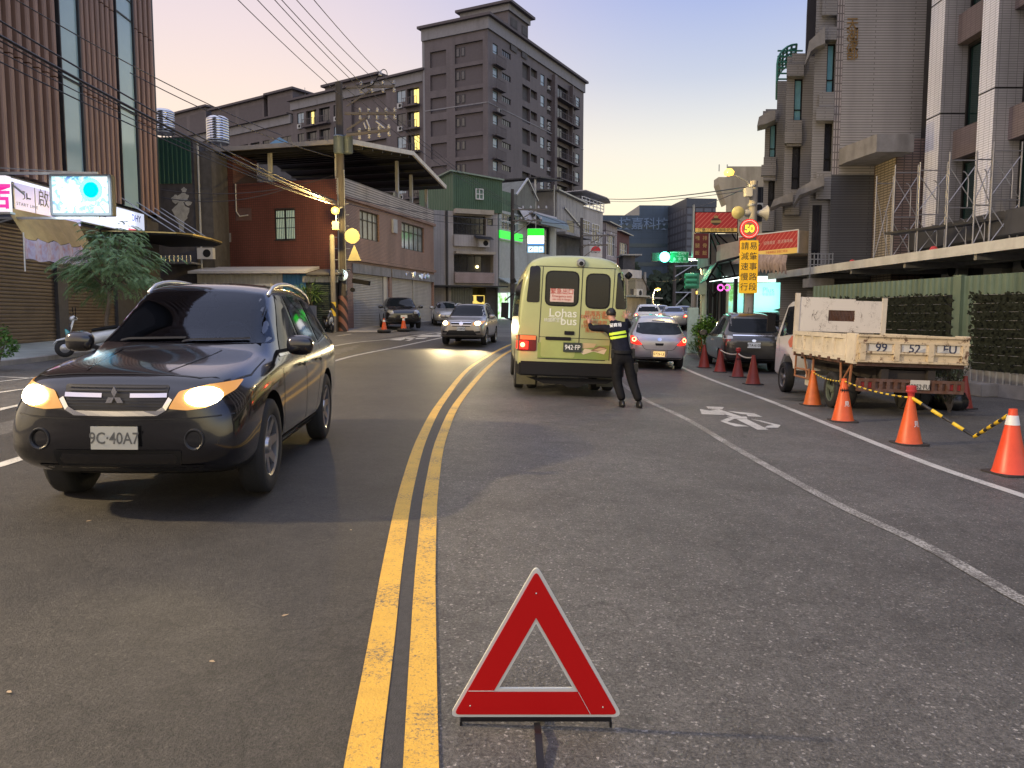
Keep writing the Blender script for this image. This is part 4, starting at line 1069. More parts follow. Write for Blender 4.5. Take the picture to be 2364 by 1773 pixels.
for i in range(3):
 x = .1 + i * (w_ - .14) / 3; d = (w_ - .2) / 3 * .88; zc = (c.z + b.z) / 2 - .02
 o = MB().quad((x, -.006, zc - d * .6), (x + d, -.006, zc - d * .6), (x + d, -.006, zc + d * .6), (x, -.006, zc + d * .6)).build('service_square', SQ, sg)
 m = MB()
 if i == 0: m.bar((x + d * .3,-.012,zc - d * .2),(x + d * .75,-.012,zc + d * .3),.03,.08); m.box(x + d * .2,x + d * .4,-.014,-.01,zc - d * .3,zc - d * .1)
 elif i == 1: m.tube([(x + d * .2,-.01,zc - .02),(x + d * .5,-.01,zc + d * .2),(x + d * .85,-.01,zc)],.025,5)
 else:
  for xx in (.3,.6): m.box(x + d * xx,x + d * (xx + .15),-.014,-.01,zc - d * .25,zc + d * .3)
 m.build('icon', INK, o)
m = MB(); m.bar((w_ / 2, .15, a.z), (w_ / 2, .15, a.z + 1.2), .06); m.build('sign_bracket', STEEL, sg); MB().bar((w_ * .2, .3, (a.z + b.z) / 2), (-.6, 1.4, (a.z + b.z) / 2), .06).build('sign_bracket', STEEL, sg)
# silver metal clad house and row beyond
SILV = mat('silver_corrugated', (.27, .275, .30), .42, .55, var=.15, scale=1.2, stain=.3)
Sv = Facade('silver_clad_house', 'house with upper floors clad in silver corrugated sheets and a roof terrace', 'house', (1283 - CX) / F * 70, 70, .55, 1)
r = Sv.root; q = Sv.f; x1 = q(1345,500)[0]; x2 = q(1396,500)[0]; zt = q(1286,441)[1]; zm = q(1300,538)[1]; zt2 = q(1365,450)[1]; zb2 = q(1370,480)[1]
dw = (q(1308,520)[0],q(1325,520)[0],zm + .05,q(1310,508)[1])
m = MB()
for (a_,b_) in ((0,dw[0]),(dw[1],x1)): corrug(m,a_,b_,zm,zt,-.02,.3,.04)
corrug(m, dw[0], dw[1], dw[3], zt, -.02, .3, .04); m.quad((0, 0, zm), (0, 9, zm), (0, 9, zt), (0, 0, zt)); m.quad((x1, 0, zm), (x1, 9, zm), (x1, 9, zt), (x1, 0, zt)); m.build('metal_cladding', SILV, r)
MB().box(dw[0], dw[1], .0, .3, dw[2], dw[3]).build('terrace_door', GLASS, r)
m = MB(); m.poly([(-.3, -.4, zt), (x1 + .3, -.4, zt - .4), (x1 + .3, 9, zt + .1), (-.3, 9, zt + .4)], (0, 0, .12)); m.build('roof', STEEL, r)
m = MB(); m.bar((x1 * .25, -.1, zt - 1.3), (x1, -.1, zt - 2.9), .18, .15); m.build('flashing', STEEL, r)
m = MB(); m.box(0, x1 + .2, -.9, -.02, zm - .25, zm - .02); m.build('slab', CONC, r)
m = MB(); m.box(.02, x1, .3, 9, 1, zm - .25); m.build('lower_wall', mat('grimy_concrete', (.10, .098, .09), .9, var=.3, stain=.6), r)
m = MB(); m.box(x1 + .02, x2, .2, 9, 1, zb2 - .1); m.build('side_house_wall', WTILE, r)
m = MB(); m.box(x1 + .02, x1 + .8, .3, 6, zb2 - .1, zt2 - .3); m.box(x1 + .8, x2, 2.5, 6, zb2 - .1, zt2 - .3); m.build('terrace_room', DARKWALL, r)
m = MB(); pts = []
for j in range(7): th = j / 6 * R(75); pts.append((x2 - .6 + 1.2 * math.sin(th),zt2 - .5 + .6 * math.cos(th)))
pts = [(x1 - .2,zt2 + .1)] + pts
for (a_,za),(b_,zb) in zip(pts[:-1],pts[1:]): m.poly([(a_,-.4,za),(b_,-.4,zb),(b_,6,zb),(a_,6,za)],(0,0,.06))
m.build('curved_roof', mat('pale_curved_roof', (.45, .43, .42), .5, .2), r)
m = MB()
for k in range(4): m.bar((x1 + .1,.1,zb2 - .1 + k * .3),(x2,.1,zb2 - .1 + k * .3),.07)
for k in range(7): x = x1 + .1 + (x2 - x1 - .1) * k / 6; m.bar((x,.1,zb2 - .1),(x,.1,zb2 + .85),.06)
m.build('terrace_rail', WHITEP, r)
for a_,b_,c_,d_ in ((1347,506,1364,540),(1369,515,1386,560)):
 p0 = q(a_,b_); p1 = q(b_ and c_,d_); window(r,p0[0],p1[0],p1[1],p0[1],y=.14,cols=3,split=.7,fm=WHITEP,gm=DGL)
RHW = tiles('pink_white_tile', (.36, .31, .30), (.39, .34, .33), (.12, .1, .1), .5, 1.5, .06, .6, 0, .1, .35)
for i, (a_, b_, Y0, yt, nm, lb, wm) in enumerate(((1396, 1424, 82, 520, 'row_house', 'narrow row house with pale tiles under a pitched sheet roof, nearer the minibus', RHW), (1424, 1452, 92, 541, 'row_house', 'dark red row house with tall narrow windows at the end of the row', mat('dark_red_render', (.12, .05, .045), .8, var=.3, stain=.4)))):
 Rh = Facade(nm, lb, 'house', (a_ - CX) / F * Y0, Y0, .5, 1, 'row houses beyond the silver house'); q = Rh.f
 xe = q(b_,600)[0]; zt = q(a_,yt - 8)[1]
 w1 = (xe * .15,xe * .85,zt - 3.4,zt - 1.2); w2 = (xe * .1,xe * .9,zt - 7.2,zt - 5.6)
 m = MB(); wallgrid(m, 0, xe, 1, zt, [w1, w2], 0, .2); block(m, 0, xe, 0, 8, 1, zt); m.build('wall', wm, Rh.root)
 window(Rh.root, *w1,y=.15,cols=4,split=.6,fm=WHITEP,gm=GLASSB); window(Rh.root, *w2,y=.15,cols=3,fm=DARKMETAL,gm=DGL)
 m = MB(); m.poly([(-.2, -.5, zt), (xe + .2, -.5, zt - .2), (xe + .2, 8, zt + 1.2), (-.2, 8, zt + 1.4)], (0, 0, .1)); m.build('roof', STEEL, Rh.root)
 MB().box(.1, xe, -1.0, -.003, 4.6, 5.3).build('shop_board', mat('dark_board', (.12, .03, .03), .6), Rh.root)
a = P(1361, 566, 68); b = P(1390, 590, 68); t = thing('round_logo_sign', 'white sign board with a red half disc above the minibus roof', 'sign', (a.x, 68, 0))
MB().box(0, b.x - a.x, 0, .2, b.z - .4, a.z).build('board', mat('white_board', (.55, .55, .54), .5, var=.1), t)
cx_ = (b.x - a.x) / 2; cz_ = (a.z + b.z) / 2 - .05
MB().poly([(cx_ + .42 * math.cos(k * math.pi / 12), -.006, cz_ + .42 * math.sin(k * math.pi / 12)) for k in range(13)]).build('half_disc', REDI, t)
text('KYMCO', .22, DARKI, t, (cx_, -.006, cz_ - .12), bold=.02)
Lh = Facade('low_house', 'small low house with a white balcony parapet and window air conditioner by the junction', 'house', (1446 - CX) / F * 66, 66, .8, 1); q = Lh.f; r = Lh.root
xe = q(1492,670)[0]; za = q(1450,622)[1]; zb = q(1450,641)[1]; xb = q(1479,640)[0]
m = MB(); block(m, 0, xe, 0, 7, 1, zb - .02, True); m.build('wall', mat('beige_render', (.24, .22, .18), .8, var=.2, stain=.5), r)
MB().box(-.02, xb, -.1, 4, zb, za).build('balcony_parapet', mat('white_render', (.36, .36, .37), .7, stain=.4), r)
m = MB(); m.poly([(xb, -.1, zb + .3), (xe + .4, -.1, zb - 1), (xe + .4, 5, zb - 1), (xb, 5, zb + .3)], (0, 0, .08)); m.build('side_roof', DARKWALL, r)
m = MB(); z_ = q(1470, 686)[1]; m.box(-.2, q(1478, 686)[0], -1, -.003, z_, z_ + .12); m.box(q(1478, 686)[0], xe + 1.2, -1, -.003, z_ - .1, z_); m.build('awning', STEEL, r)
acunit(r,q(1469,678)[0],-.03,q(1469,686)[1],1,.7)
m = MB(); z_ = q(1460, 670)[1]; m.quad((.2, -.01, z_ - .4), (1.4, -.01, z_ - .4), (1.4, -.01, z_ + 1), (.2, -.01, z_ + 1)); m.build('window', DGL, r)
a = P(1446, 590, 70); t = thing('rooftop_tower', 'narrow dark concrete stair hut above the low house', 'building', (a.x, 72, 0)); zt = P(1450, 590, 72).z
MB().box(0, 1.1, 0, 3, 1, zt).build('wall', DARKWALL, t); MB().box(-.2, 1.7, -.3, 3.2, zt, zt + .12).build('roof', STEEL, t)
# RIGHT: white columned building
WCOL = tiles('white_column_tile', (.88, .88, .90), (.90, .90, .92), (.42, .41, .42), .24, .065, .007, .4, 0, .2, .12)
GCOL = tiles('shaded_column_tile', (.36, .35, .345), (.39, .38, .375), (.17, .165, .16), .24, .065, .007, .5, 0, .2, .3)  # column sides: shade put into a darker copy of the white tile
BCOL = tiles('mauve_spandrel_tile', (.20, .16, .16), (.22, .175, .175), (.1, .075, .07), .24, .065, .006, .5, 0, .2, .2)
K = thing('columned_building', 'office building with white tiled columns and mauve spandrels over a dark ground floor', 'building', (13.0, 27.0, 0), R(-90))
r = K
kx = lambda Yw: 27.0 - Yw
zcol = 4.25
def kY(px,py=400,X=13.0): rr = ray(px,py); return X * rr.y / rr.x
cols_px = [(2133,2164),(2250,2286),(2340,2390)]
ys_ = [(kY(a),kY(b)) for a,b in cols_px]
sp = ys_[0][0] - ys_[1][0]
ys_ = ys_[:2] + [(ys_[1][0] - sp * (i + 1),ys_[1][1] - sp * (i + 1)) for i in range(3)]
for i,(ya,yb) in enumerate(ys_):
 x0,x1 = kx(ya),kx(yb)
 f = MB()
 z = zcol
 while z < 26:
  f.quad((x0,0,z),(x1,0,z),(x1,0,z + 3.36),(x0,0,z + 3.36)); z += 3.4
 o = f.build('column', WCOL, r)
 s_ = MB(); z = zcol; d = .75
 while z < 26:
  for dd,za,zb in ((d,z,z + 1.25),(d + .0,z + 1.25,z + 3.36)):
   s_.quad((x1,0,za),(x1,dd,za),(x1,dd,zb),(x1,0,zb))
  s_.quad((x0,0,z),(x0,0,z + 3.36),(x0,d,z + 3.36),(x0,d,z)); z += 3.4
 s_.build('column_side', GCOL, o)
 z = zcol
 while z < 20: MB().box(x0 + .01, x1 - .01, .01, d, z + 3.36, z + 3.4).build('joint', BLACK, o); z += 3.4
m = MB()
X0,X1 = kx(27),kx(8); z = zcol + .1
while z < 26:
 for i in range(len(ys_)):
  a = kx(ys_[i][1]); b = kx(ys_[i + 1][0]) if i + 1 < len(ys_) else X1
  m.box(a + .003,b - .003,.42,.74,z + 1.9,z + 2.75)
 z += 3.4
m.build('spandrel', BCOL, r)
m = MB(); m.quad((X0, .75, zcol), (X1, .75, zcol), (X1, .75, 26), (X0, .75, 26)); m.build('recess_wall', mat('dark_recess', (.03, .028, .028), .6, var=.3), r)
for i in range(len(ys_)):
 a = kx(ys_[i][1]) + .15; b = (kx(ys_[i + 1][0]) if i + 1 < len(ys_) else X1) - .15
 for k in range(6):
  z0 = zcol + 3.4 * k - .5; window(r, a, b, max(z0, zcol), z0 + 2.4, y=.74, cols=2, fm=BLACK, gm=mat('green_black_glass', (.01, .03, .028), .08, spec=.8) if i + k == 0 else bpy.data.materials['green_black_glass'])
m = MB(); m.box(X0, X1, -.25, .75, 3.6, zcol - .021); m.build('slab', mat('dark_slab', (.055, .055, .057), .7, stain=.4), r)
m = MB(); m.box(X0, X1, .6, 8, -.2, 3.6); m.build('ground_floor_wall', mat('dark_ground_floor', (.035, .035, .037), .8, var=.3), r)
m = MB(); m.box(X0 + .01, X1, .76, 12, zcol, 26); m.build('rear_volume', DARKWALL, r)
for i in range(3): acunit(r,3.5 + i * 3.4,.55,2.6,.9,.6)
m = MB(); m.box(5.1, 5.9, .3, .59, 2.5, 3.5); m.build('meter_cabinet', mat_AC, r)
# grey tiled town houses
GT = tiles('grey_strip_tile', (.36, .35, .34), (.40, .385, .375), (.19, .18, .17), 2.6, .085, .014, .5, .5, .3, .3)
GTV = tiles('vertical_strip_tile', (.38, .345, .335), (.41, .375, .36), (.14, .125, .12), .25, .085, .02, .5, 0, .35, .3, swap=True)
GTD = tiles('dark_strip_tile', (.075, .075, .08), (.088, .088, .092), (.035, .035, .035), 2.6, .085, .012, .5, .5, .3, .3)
YB = 26.5
t = thing('grey_tiled_building', 'tall grey tiled building with gilt vertical Chinese lettering and a blank side wall', 'building', ((1905 - CX) / F * YB, YB, 0))
Bw = Facade.__new__(Facade); Bw.X,Bw.Y,Bw.dx,Bw.dy,Bw.root = t.location.x,YB,1,0,t
r = t; q = Bw.f; xL = q(1940,300)[0]; xR = q(2160,250)[0] + 1.5; zl = q(1910,403)[1]
m = MB(); m.quad((xL, 0, zl), (xR, 0, zl), (xR, 0, 24), (xL, 0, 24)); m.quad((0, .0, 24), (xR, 0, 24), (xR, 9, 24), (0, 9, 24)); m.build('side_wall', GT, r)
m = MB(); m.quad((0, 0, zl), (xL, 0, zl), (xL, 0, 24), (0, 0, 24)); m.build('corner_strip', GTV, r)
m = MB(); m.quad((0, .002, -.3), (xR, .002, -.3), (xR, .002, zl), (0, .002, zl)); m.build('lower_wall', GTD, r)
GOLD = mat('gilt_letter', (.34, .22, .09), .35, .7, var=.2)
for i, ch in enumerate('天湖凌部'):
 tx,tz = q(1967,57 + 23.5 * i); me = text(ch,.42,GOLD,r,(tx,-.03,tz),bold=.012)
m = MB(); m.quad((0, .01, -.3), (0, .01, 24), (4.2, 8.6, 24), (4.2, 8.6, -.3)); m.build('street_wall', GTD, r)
GT2 = tiles('mid_grey_strip_tile', (.25, .245, .24), (.275, .27, .265), (.16, .155, .15), 2.6, .085, .012, .5, .5, .3, .25)
for i,(pa,pb,wa_,wb_,Y0,zt,wins) in enumerate(((1858,1905,1886,1904,26.7,21,((9.0,10.6),(6.4,8.0),(12.4,14))),(1797,1858,1815,1834,29.2,11.0,((8.7,10.2),(6.2,7.8))),(1752,1797,1763,1778,31.8,9.8,((7.9,9.2),(5.9,7.1))))):
 u0 = (pa - CX) / F; X0 = u0 * Y0; w_ = (pb - CX) / F * Y0 - X0; ww = ((wa_ - CX) / F * Y0 - X0,(wb_ - CX) / F * Y0 - X0)
 lab = ['nearest stepped bay front with tall teal windows and a sloping grey canopy', 'middle stepped bay front with slot windows under a dark slate attic', 'farthest stepped bay front below a green barrel roof cage'][i]
 b = thing('stepped_bay', lab, 'house', (X0, Y0, 0), 0, 'stepped bay fronts of the grey tiled building'); D = 2.7; sk = u0 * D + .04
 def prism(m,x0,x1,z0,z1,y0=0,y1=D):
  f = lambda y: sk * y / D
  return m.add([(x0 + f(y0),y0,z0),(x1 + f(y0),y0,z0),(x1 + f(y1),y1,z0),(x0 + f(y1),y1,z0),(x0 + f(y0),y0,z1),(x1 + f(y0),y0,z1),(x1 + f(y1),y1,z1),(x0 + f(y1),y1,z1)],[(0,3,2,1),(4,5,6,7),(0,1,5,4),(1,2,6,5),(2,3,7,6),(3,0,4,7)])
 m = MB(); wallgrid(m, 0, w_, -.3, zt, [(*ww, z0, z1) for z0, z1 in wins], 0, .12); m.quad((0, 0, -.3), (0, 0, zt), (sk, D, zt), (sk, D, -.3)); m.quad((w_, 0, -.3), (w_ + sk, D, -.3), (w_ + sk, D, zt), (w_, 0, zt)); m.quad((0, 0, zt), (w_, 0, zt), (w_ + sk, D, zt), (sk, D, zt)); m.build('wall', GT2, b)
 for k, (z0, z1) in enumerate(wins): window(b, *ww, z0, z1, y=.1, cols=1, split=.27, fm=BLACK, gm=(mat('teal_sky_glass', (.14, .34, .42), .1, var=.2, spec=1) if 'teal_sky_glass' not in bpy.data.materials else bpy.data.materials['teal_sky_glass']) if k != 1 else DGL, fw=.04)
 for z0, z1 in wins: prism(MB(), ww[0] - .22, ww[1] + .01, z0 - .95, z0 - .03, -.22, -.003).build('sill_block', GT2, b); prism(MB(), ww[0] - .3, ww[1] + .02, z1 + .03, z1 + .45, -.3, -.003).build('hood_block', GT2, b)
 pl = [[(1832,472),(1842,436),(1903,401),(1903,428),(1856,446),(1846,450)],[(1778,480),(1786,461),(1831,443),(1831,466),(1800,470)],[(1748,290),(1752,270),(1778,255),(1790,255),(1790,275),(1770,285)]][i]
 mm = MB(); pp = [P(px, py, Y0 - .9) - b.location for px, py in pl]; mm.poly(pp, (.9 * u0, .895, 0)); mm.build('sloping_canopy', CONC, b)
 if i == 0:
  pp = [P(px, py, Y0 - .5) - b.location for px, py in ((1858, 150), (1868, 95), (1905, 60), (1905, 100), (1885, 108), (1872, 118))]; MB().poly(pp, (.5 * u0, .495, 0)).build('upper_canopy', CONC, b)
  z = P(1860,590,Y0).z; m = MB()
  for k in range(5): m.bar((-.1,-.5,z - .7 + k * .18),(w_ * .95,-.5,z - .7 + k * .18),.03)
  for k in range(7): x = -.1 + w_ * 1.05 * k / 6; m.bar((x,-.5,z - .75),(x,-.5,z + .05),.03)
  m.build('balcony_rail', STEEL, b); m = MB(); m.box(-.15, w_, -.55, -.003, z - 1.1, z - .8); m.build('balcony_slab', CONC, b); MB().box(.1, w_ - .3, -.02, -.004, z - .75, z + 1.7).build('balcony_door', GLASS, b)
 if i == 1:
  xa = (1838 - CX) / F * Y0 - X0; prism(MB(), xa, w_ + .5, zt, 13.45).build('attic', mat('slate_attic', (.035, .035, .045), .6), b); prism(MB(), xa - .5, xa, zt - .35, zt + .05, -.2, 1).build('attic_ledge', GT2, b)
 if i == 2:
  xa = (1777 - CX) / F * Y0 - X0; prism(MB(), xa, w_ + .5, zt, 10.9).build('upper_wall', GT2, b); m = MB()
  pts = [(xa,10.9)] + [(xa + .75 * (1 - math.cos(a_ * R(15))),11.6 + .75 * math.sin(a_ * R(15))) for a_ in range(7)]
  for k in range(6): m.tube([(x + sk * k * .5 / D,.1 + k * .5,z) for x,z in pts],.045,6)
  for x,z in pts: m.tube([(x,.1,z),(x + sk * 2.5 / D,2.6,z)],.045,6)
  for k in range(6): m.tube([(xa,.1,11 + k * .22),(xa + 1,.1,11 + k * .22)],.035,6)
  m.build('barrel_roof_cage', mat('green_frame', (.05, .22, .17), .5, .3), b)
Yp = 25.0
a = P(2072, 320, Yp); t = thing('entrance_porch', 'projecting tiled porch block under a heavy concrete slab canopy', 'porch', (a.x, Yp, 0)); Pq = Facade.__new__(Facade); Pq.X, Pq.Y, Pq.dx, Pq.dy = a.x, Yp, 1, 0
xr = Pq.f(2135,400)[0]; zt = Pq.f(2100,320)[1]
MB().box(.0, xr, .0, 1.5, -.2, zt).build('tiled_block', tiles('brown_strip_tile', (.19, .135, .12), (.21, .15, .135), (.075, .06, .055), .25, .085, .02, .5, 0, .35, .3), t)
x0 = Pq.f(1965,380)[0]; x1 = Pq.f(2082,340)[0]; zs = Pq.f(2050,322)[1]; zb = Pq.f(2050,362)[1]
m = MB(); m.poly([(x0, -.1, zb - .9 + .65), (x1 - 1.1, -.75, zb), (x1, -.75, zb), (x1, 1.2, zb), (x0, 1.2, zb - .25)][:0] or [(x1 - 1.15, -.75, zb), (x1, -.75, zb), (x1, 1.45, zb), (x0 + .2, 1.45, zb), (x0 + .2, .9, zb)], (0, 0, zs - zb)); m.build('slab_canopy', CONC, t)
m = MB(); m.quad((-.01, .05, 0), (-.01, 1.4, 0), (-.01, 1.4, zb), (-.01, .05, zb)); m.build('lit_flank', tiles('lit_strip_tile', (.42, .36, .27), (.45, .39, .30), (.15, .13, .1), .25, .085, .02, .5, 0, .35, .2), t)  # paler copy of the porch tile: light on this flank put into colour
Cb = thing('cream_building', 'plain cream rendered building behind the street lamp', 'building', ((1668 - CX) / F * 46, 46, 0)); Cq = Facade.__new__(Facade); Cq.X, Cq.Y, Cq.dx, Cq.dy = Cb.location.x, 46, 1, 0
x1 = Cq.f(1775,450)[0]; zt = Cq.f(1700,384)[1]; xl = Cq.f(1658,430)[0]; zc = Cq.f(1660,425)[1]
m = MB(); m.add([(0, 0, -.2), (x1, 0, -.2), (x1 + 4, 12, -.2), (3.6, 12, -.2), (0, 0, zt), (x1, 0, zt), (x1 + 4, 12, zt), (3.6, 12, zt)], [(0, 3, 2, 1), (4, 5, 6, 7), (0, 1, 5, 4), (1, 2, 6, 5), (2, 3, 7, 6), (3, 0, 4, 7)]); m.build('wall', mat('cream_render', (.48, .42, .31), .8, var=.15, scale=.8, stain=.45), Cb)
m = MB(); m.add([(xl, -.05, zc), (0, -.05, zc - 1.2), (0, 1, zc - 1.2), (xl, 1, zc), (xl, -.05, zc + .4), (0, -.05, zc + .4), (0, 1, zc + .4), (xl, 1, zc + .4)], [(0, 3, 2, 1), (4, 5, 6, 7), (0, 1, 5, 4), (1, 2, 6, 5), (2, 3, 7, 6), (3, 0, 4, 7)]); m.build('eaves_corbel', bpy.data.materials['cream_render'], Cb)
window(Cb,x1 * .72,x1 * .92,zt - 3.2,zt - 1.2,y=-.05,cols=2,gm=DGL); acunit(Cb,x1 * .7,-.02,Cq.f(1752,492)[1])
m = MB()
for px in (1671,1690): x,z = Cq.f(px,372); m.tube([(x,1,zt - .1),(x,1,z)],.03,5)
m.build('aerials', STEEL, Cb)
# canopy,green fence,scaffold
cw = thing('walkway_canopy', 'long pale steel walkway canopy running above the green hoarding', 'canopy', (10.75, 14.0, 0), math.atan2(1, -.05))
r = cw; zc = 2.98
m = MB(); m.poly([(-6, -.0, zc), (16, -.0, zc), (16, -3.2, zc - .04), (-6, -3.2, zc - .04)], (0, 0, .07)); m.build('deck', mat('canopy_deck', (.75, .76, .70), .55, .2, var=.2, stain=.4), r)
m = MB(); m.box(-6, 16, .003, .07, zc - .07, zc + .17); m.build('edge_beam', mat('canopy_edge', (.62, .62, .57), .5, .2, var=.15, stain=.3), r)
m = MB()
for k in range(8): m.box(-5 + k * 2.9,-4.9 + k * 2.9,-3.2,-.01,zc - .2,zc - .045)
m.box(-6, 16, -1.7, -1.62, zc - .14, zc - .05); m.build('joists', STEEL, r)
for k in range(6): MB().box(-5 + k * 4, -4.9 + k * 4, -3.15, -3.05, -.3, zc - .2).build('post', STEEL, r)
REDL = mat('red_lamp_plastic', (.5, .03, .02), .4)
for px,py in ((2155,585),(1967,612),(1846,622)):
 rr = ray(px,py); Y = 10.65 / (rr.x / rr.y); p = P(px,py,Y)
 bc = thing('beacon_lamp', 'small red warning beacon standing on the canopy edge', 'lamp', (p.x, p.y, zc + .07), 0, 'red beacons along the canopy')
 MB().lathe([(.07, 0), (.07, .03), (.11, .04), (.11, .12), (.06, .2), (0, .22)], 12).build('dome', REDL, bc)
Fx,Fy = 10.75,15.2
fn = Facade('green_hoarding', 'green corrugated steel hoarding with dark planted panels along the pavement', 'fence', 12.1, 9.0, -.187, 1)
r = fn.root; q = fn.f
FG = mat('green_hoarding_metal', (.165, .225, .165), .42, .35, var=.15, scale=1.5, stain=.3)
zb,zt = -.24,2.42
xe = q(1878,700)[0]
m = MB(); n = int(xe / .2); pr = []
for i in range(n):
 a = xe * i / n; w_ = xe / n; pr += [(a,0),(a + w_ * .5,0),(a + w_ * .62,.045),(a + w_ * .88,.045)]
for (a,da),(b,db) in zip(pr[:-1],pr[1:]): m.quad((a,da,zb + .25),(b,db,zb + .25),(b,db,zt),(a,da,zt))
m.build('sheet', FG, r)
for px in (2215,2700):
 xx = q(px, 750)[0]; MB().box(xx - .12, xx + .12, -.03, .12, zb, zt + .03).build('post', FG, r)
MB().box(0, xe, -.1, .2, zb, zb + .28).build('plinth', CONC, r)
m = MB(); corrug(m, 2.0, q(2235, 880)[0] , zb + .28, .45, .13, .18, .03); m.build('lower_sheet', STEEL, r)
LEAFD = mat('dark_panel_leaf', (.022, .028, .018), .7, var=.6, scale=12)
POCK = mat('black_planter_felt', (.012, .012, .012), .9)
def planted(pxa,pxb,ztop,zbot,label,rows):
 xa,xb = q(pxb,760)[0],q(pxa,760)[0]
 o = thing('planted_panel', label, 'green wall', (fn.X, fn.Y, 0), math.atan2(1, -.187), 'planted panels on the green hoarding'); xa, xb = min(xa, xb), max(xa, xb)
 MB().box(xa, xb, .06, .12, zbot, ztop).build('felt_back', POCK, o)
 h = (ztop - zbot) / rows
 for k in range(rows):
  z = ztop - (k + 1) * h; m = MB(); rnd.seed(int(pxa) + k)
  m.poly([(xa - .12,.13,z + h * .35),(xa,.13,z),(xb,.13,z),(xb,.22,z + h * .9),(xa,.22,z + h * .9)])
  for i in range(int((xb - xa) * 55)):
   x = xa + rnd.random() * (xb - xa); zz = z + h * rnd.uniform(.15,1.05); y = .2 + rnd.random() * .12; s_ = rnd.uniform(.02,.06); a_ = rnd.uniform(-1,1)
   m.add([(x,y,zz),(x + s_,y + .03,zz + s_ * a_),(x + s_ * .6,y + .05,zz + s_ * (a_ + 1)),(x - s_ * .4,y + .02,zz + s_)],[(0,1,2,3)])
  m.build('planter_row', LEAFD, o)
  m = MB(); m.tube([(xa, .245, z + h * .93), (xb, .245, z + h * .93)], .007, 5); m.build('wire', STEEL, o)
planted(1925, 2203, 2.0, .15, 'dark planted panel on the green hoarding behind the white truck', 9)
planted(2262, 2700, 1.98, .3, 'dark planted panel with pointed pocket ends at the right frame edge', 9)
SCF = mat('scaffold_tube', (.36, .36, .37), .4, .7, var=.2)
def scaf(px,py_top,py_bot,wpx,Y,label,tiers,style):
 b = P(px,py_bot,Y); t_ = P(px,py_top,Y); h = (t_.z - b.z) / tiers; w_ = wpx / F * Y
 o = thing('scaffold', label, 'scaffold', (b.x, Y, b.z), 0, 'scaffold frames on the walkway canopy')
 for k in range(2): MB().tube([(k * w_, 0, 0), (k * w_, 0, h * tiers + .25)], .021, 8).build('upright', SCF, o)
 for k in range(tiers + 1): MB().tube([(0, 0, h * k + .02), (w_, 0, h * k + .02)], .018, 6).build('ledger', SCF, o)
 m = MB()
 for k in range(tiers):
  m.tube([(0,.04,h * k + .1),(w_,.04,h * (k + 1) - .1)],.014,6); m.tube([(w_,.05,h * k + .1),(0,.05,h * (k + 1) - .1)],.014,6)
 m.build('cross_brace', SCF, o)
 m = MB()
 for k in range(tiers):
  pts = [(w_ * .72,0,h * k + .05)] + [(w_ * (.5 + .22 * math.cos(a_ * R(18))),0,h * k + h * .55 + .3 * math.sin(a_ * R(18))) for a_ in range(0,6)]
  m.tube(pts,.014,6)
 m.build('arch_brace', SCF, o)
 return o
Ysc = 22.8
scaf(2016, 425, 612, 38, 24.5, 'scaffold frame at the far left end of the canopy beside the dark wall', 1, 0)
scaf(2058, 400, 605, 52, 23.6, 'scaffold frame in front of the brown tiled porch', 2, 0)
scaf(2115, 395, 598, 62, 22.6, 'scaffold frame in front of the first white column', 2, 0)
scaf(2182, 372, 590, 62, 21.6, 'scaffold frame in front of the first shaded column side', 2, 0)
scaf(2244, 370, 580, 36, 20.8, 'narrow scaffold frame before the second white column', 2, 0)
scaf(2282, 350, 575, 64, 20.2, 'tall scaffold frame nearest the right frame edge', 2, 0)
m_ = thing('scaffold_boards', 'dark plank walkway laid along the middle of the scaffold', 'walkway', (0, 0, 0))
a = P(2055, 540, 23.6); b = P(2364, 488, 19.3); MB().bar((a.x, a.y, a.z), (b.x + 1.5, b.y - 1.5, b.z), .5, .06).build('plank', DARKMETAL, m_)
a = G(2240, 915); kb_ = thing('concrete_block', 'low concrete kerb block at the foot of the hoarding', 'block', (a.x + .5, a.y, a.z)); MB().box(-.4, 1.8, -.2, .3, 0, .28).build('block', CONC, kb_, bevel=.02)
a = G(2262,938)
for i, (px, py, s_, lb) in enumerate(((2150, 938, .38, 'larger black rubbish bag against the hoarding foot'), (2195, 945, .3, 'smaller black rubbish bag beside the kerb block'))):
 a = G(px, py); o = thing('rubbish_bag', lb, 'rubbish bag', a); bm = bmesh.new(); bmesh.ops.create_icosphere(bm, subdivisions=3, radius=s_)
 for v in bm.verts:
  k = 1 + .12 * math.sin(9 * v.co.x / s_ + i) * math.cos(7 * v.co.y / s_) ; v.co *= k; v.co.z = max(v.co.z * .75,-s_ * .5) + s_ * .5
 me = bpy.data.meshes.new('bag'); bm.to_mesh(me); bm.free(); link('bag', me, mat('bin_bag', (.012, .012, .013), .35), o, 180)
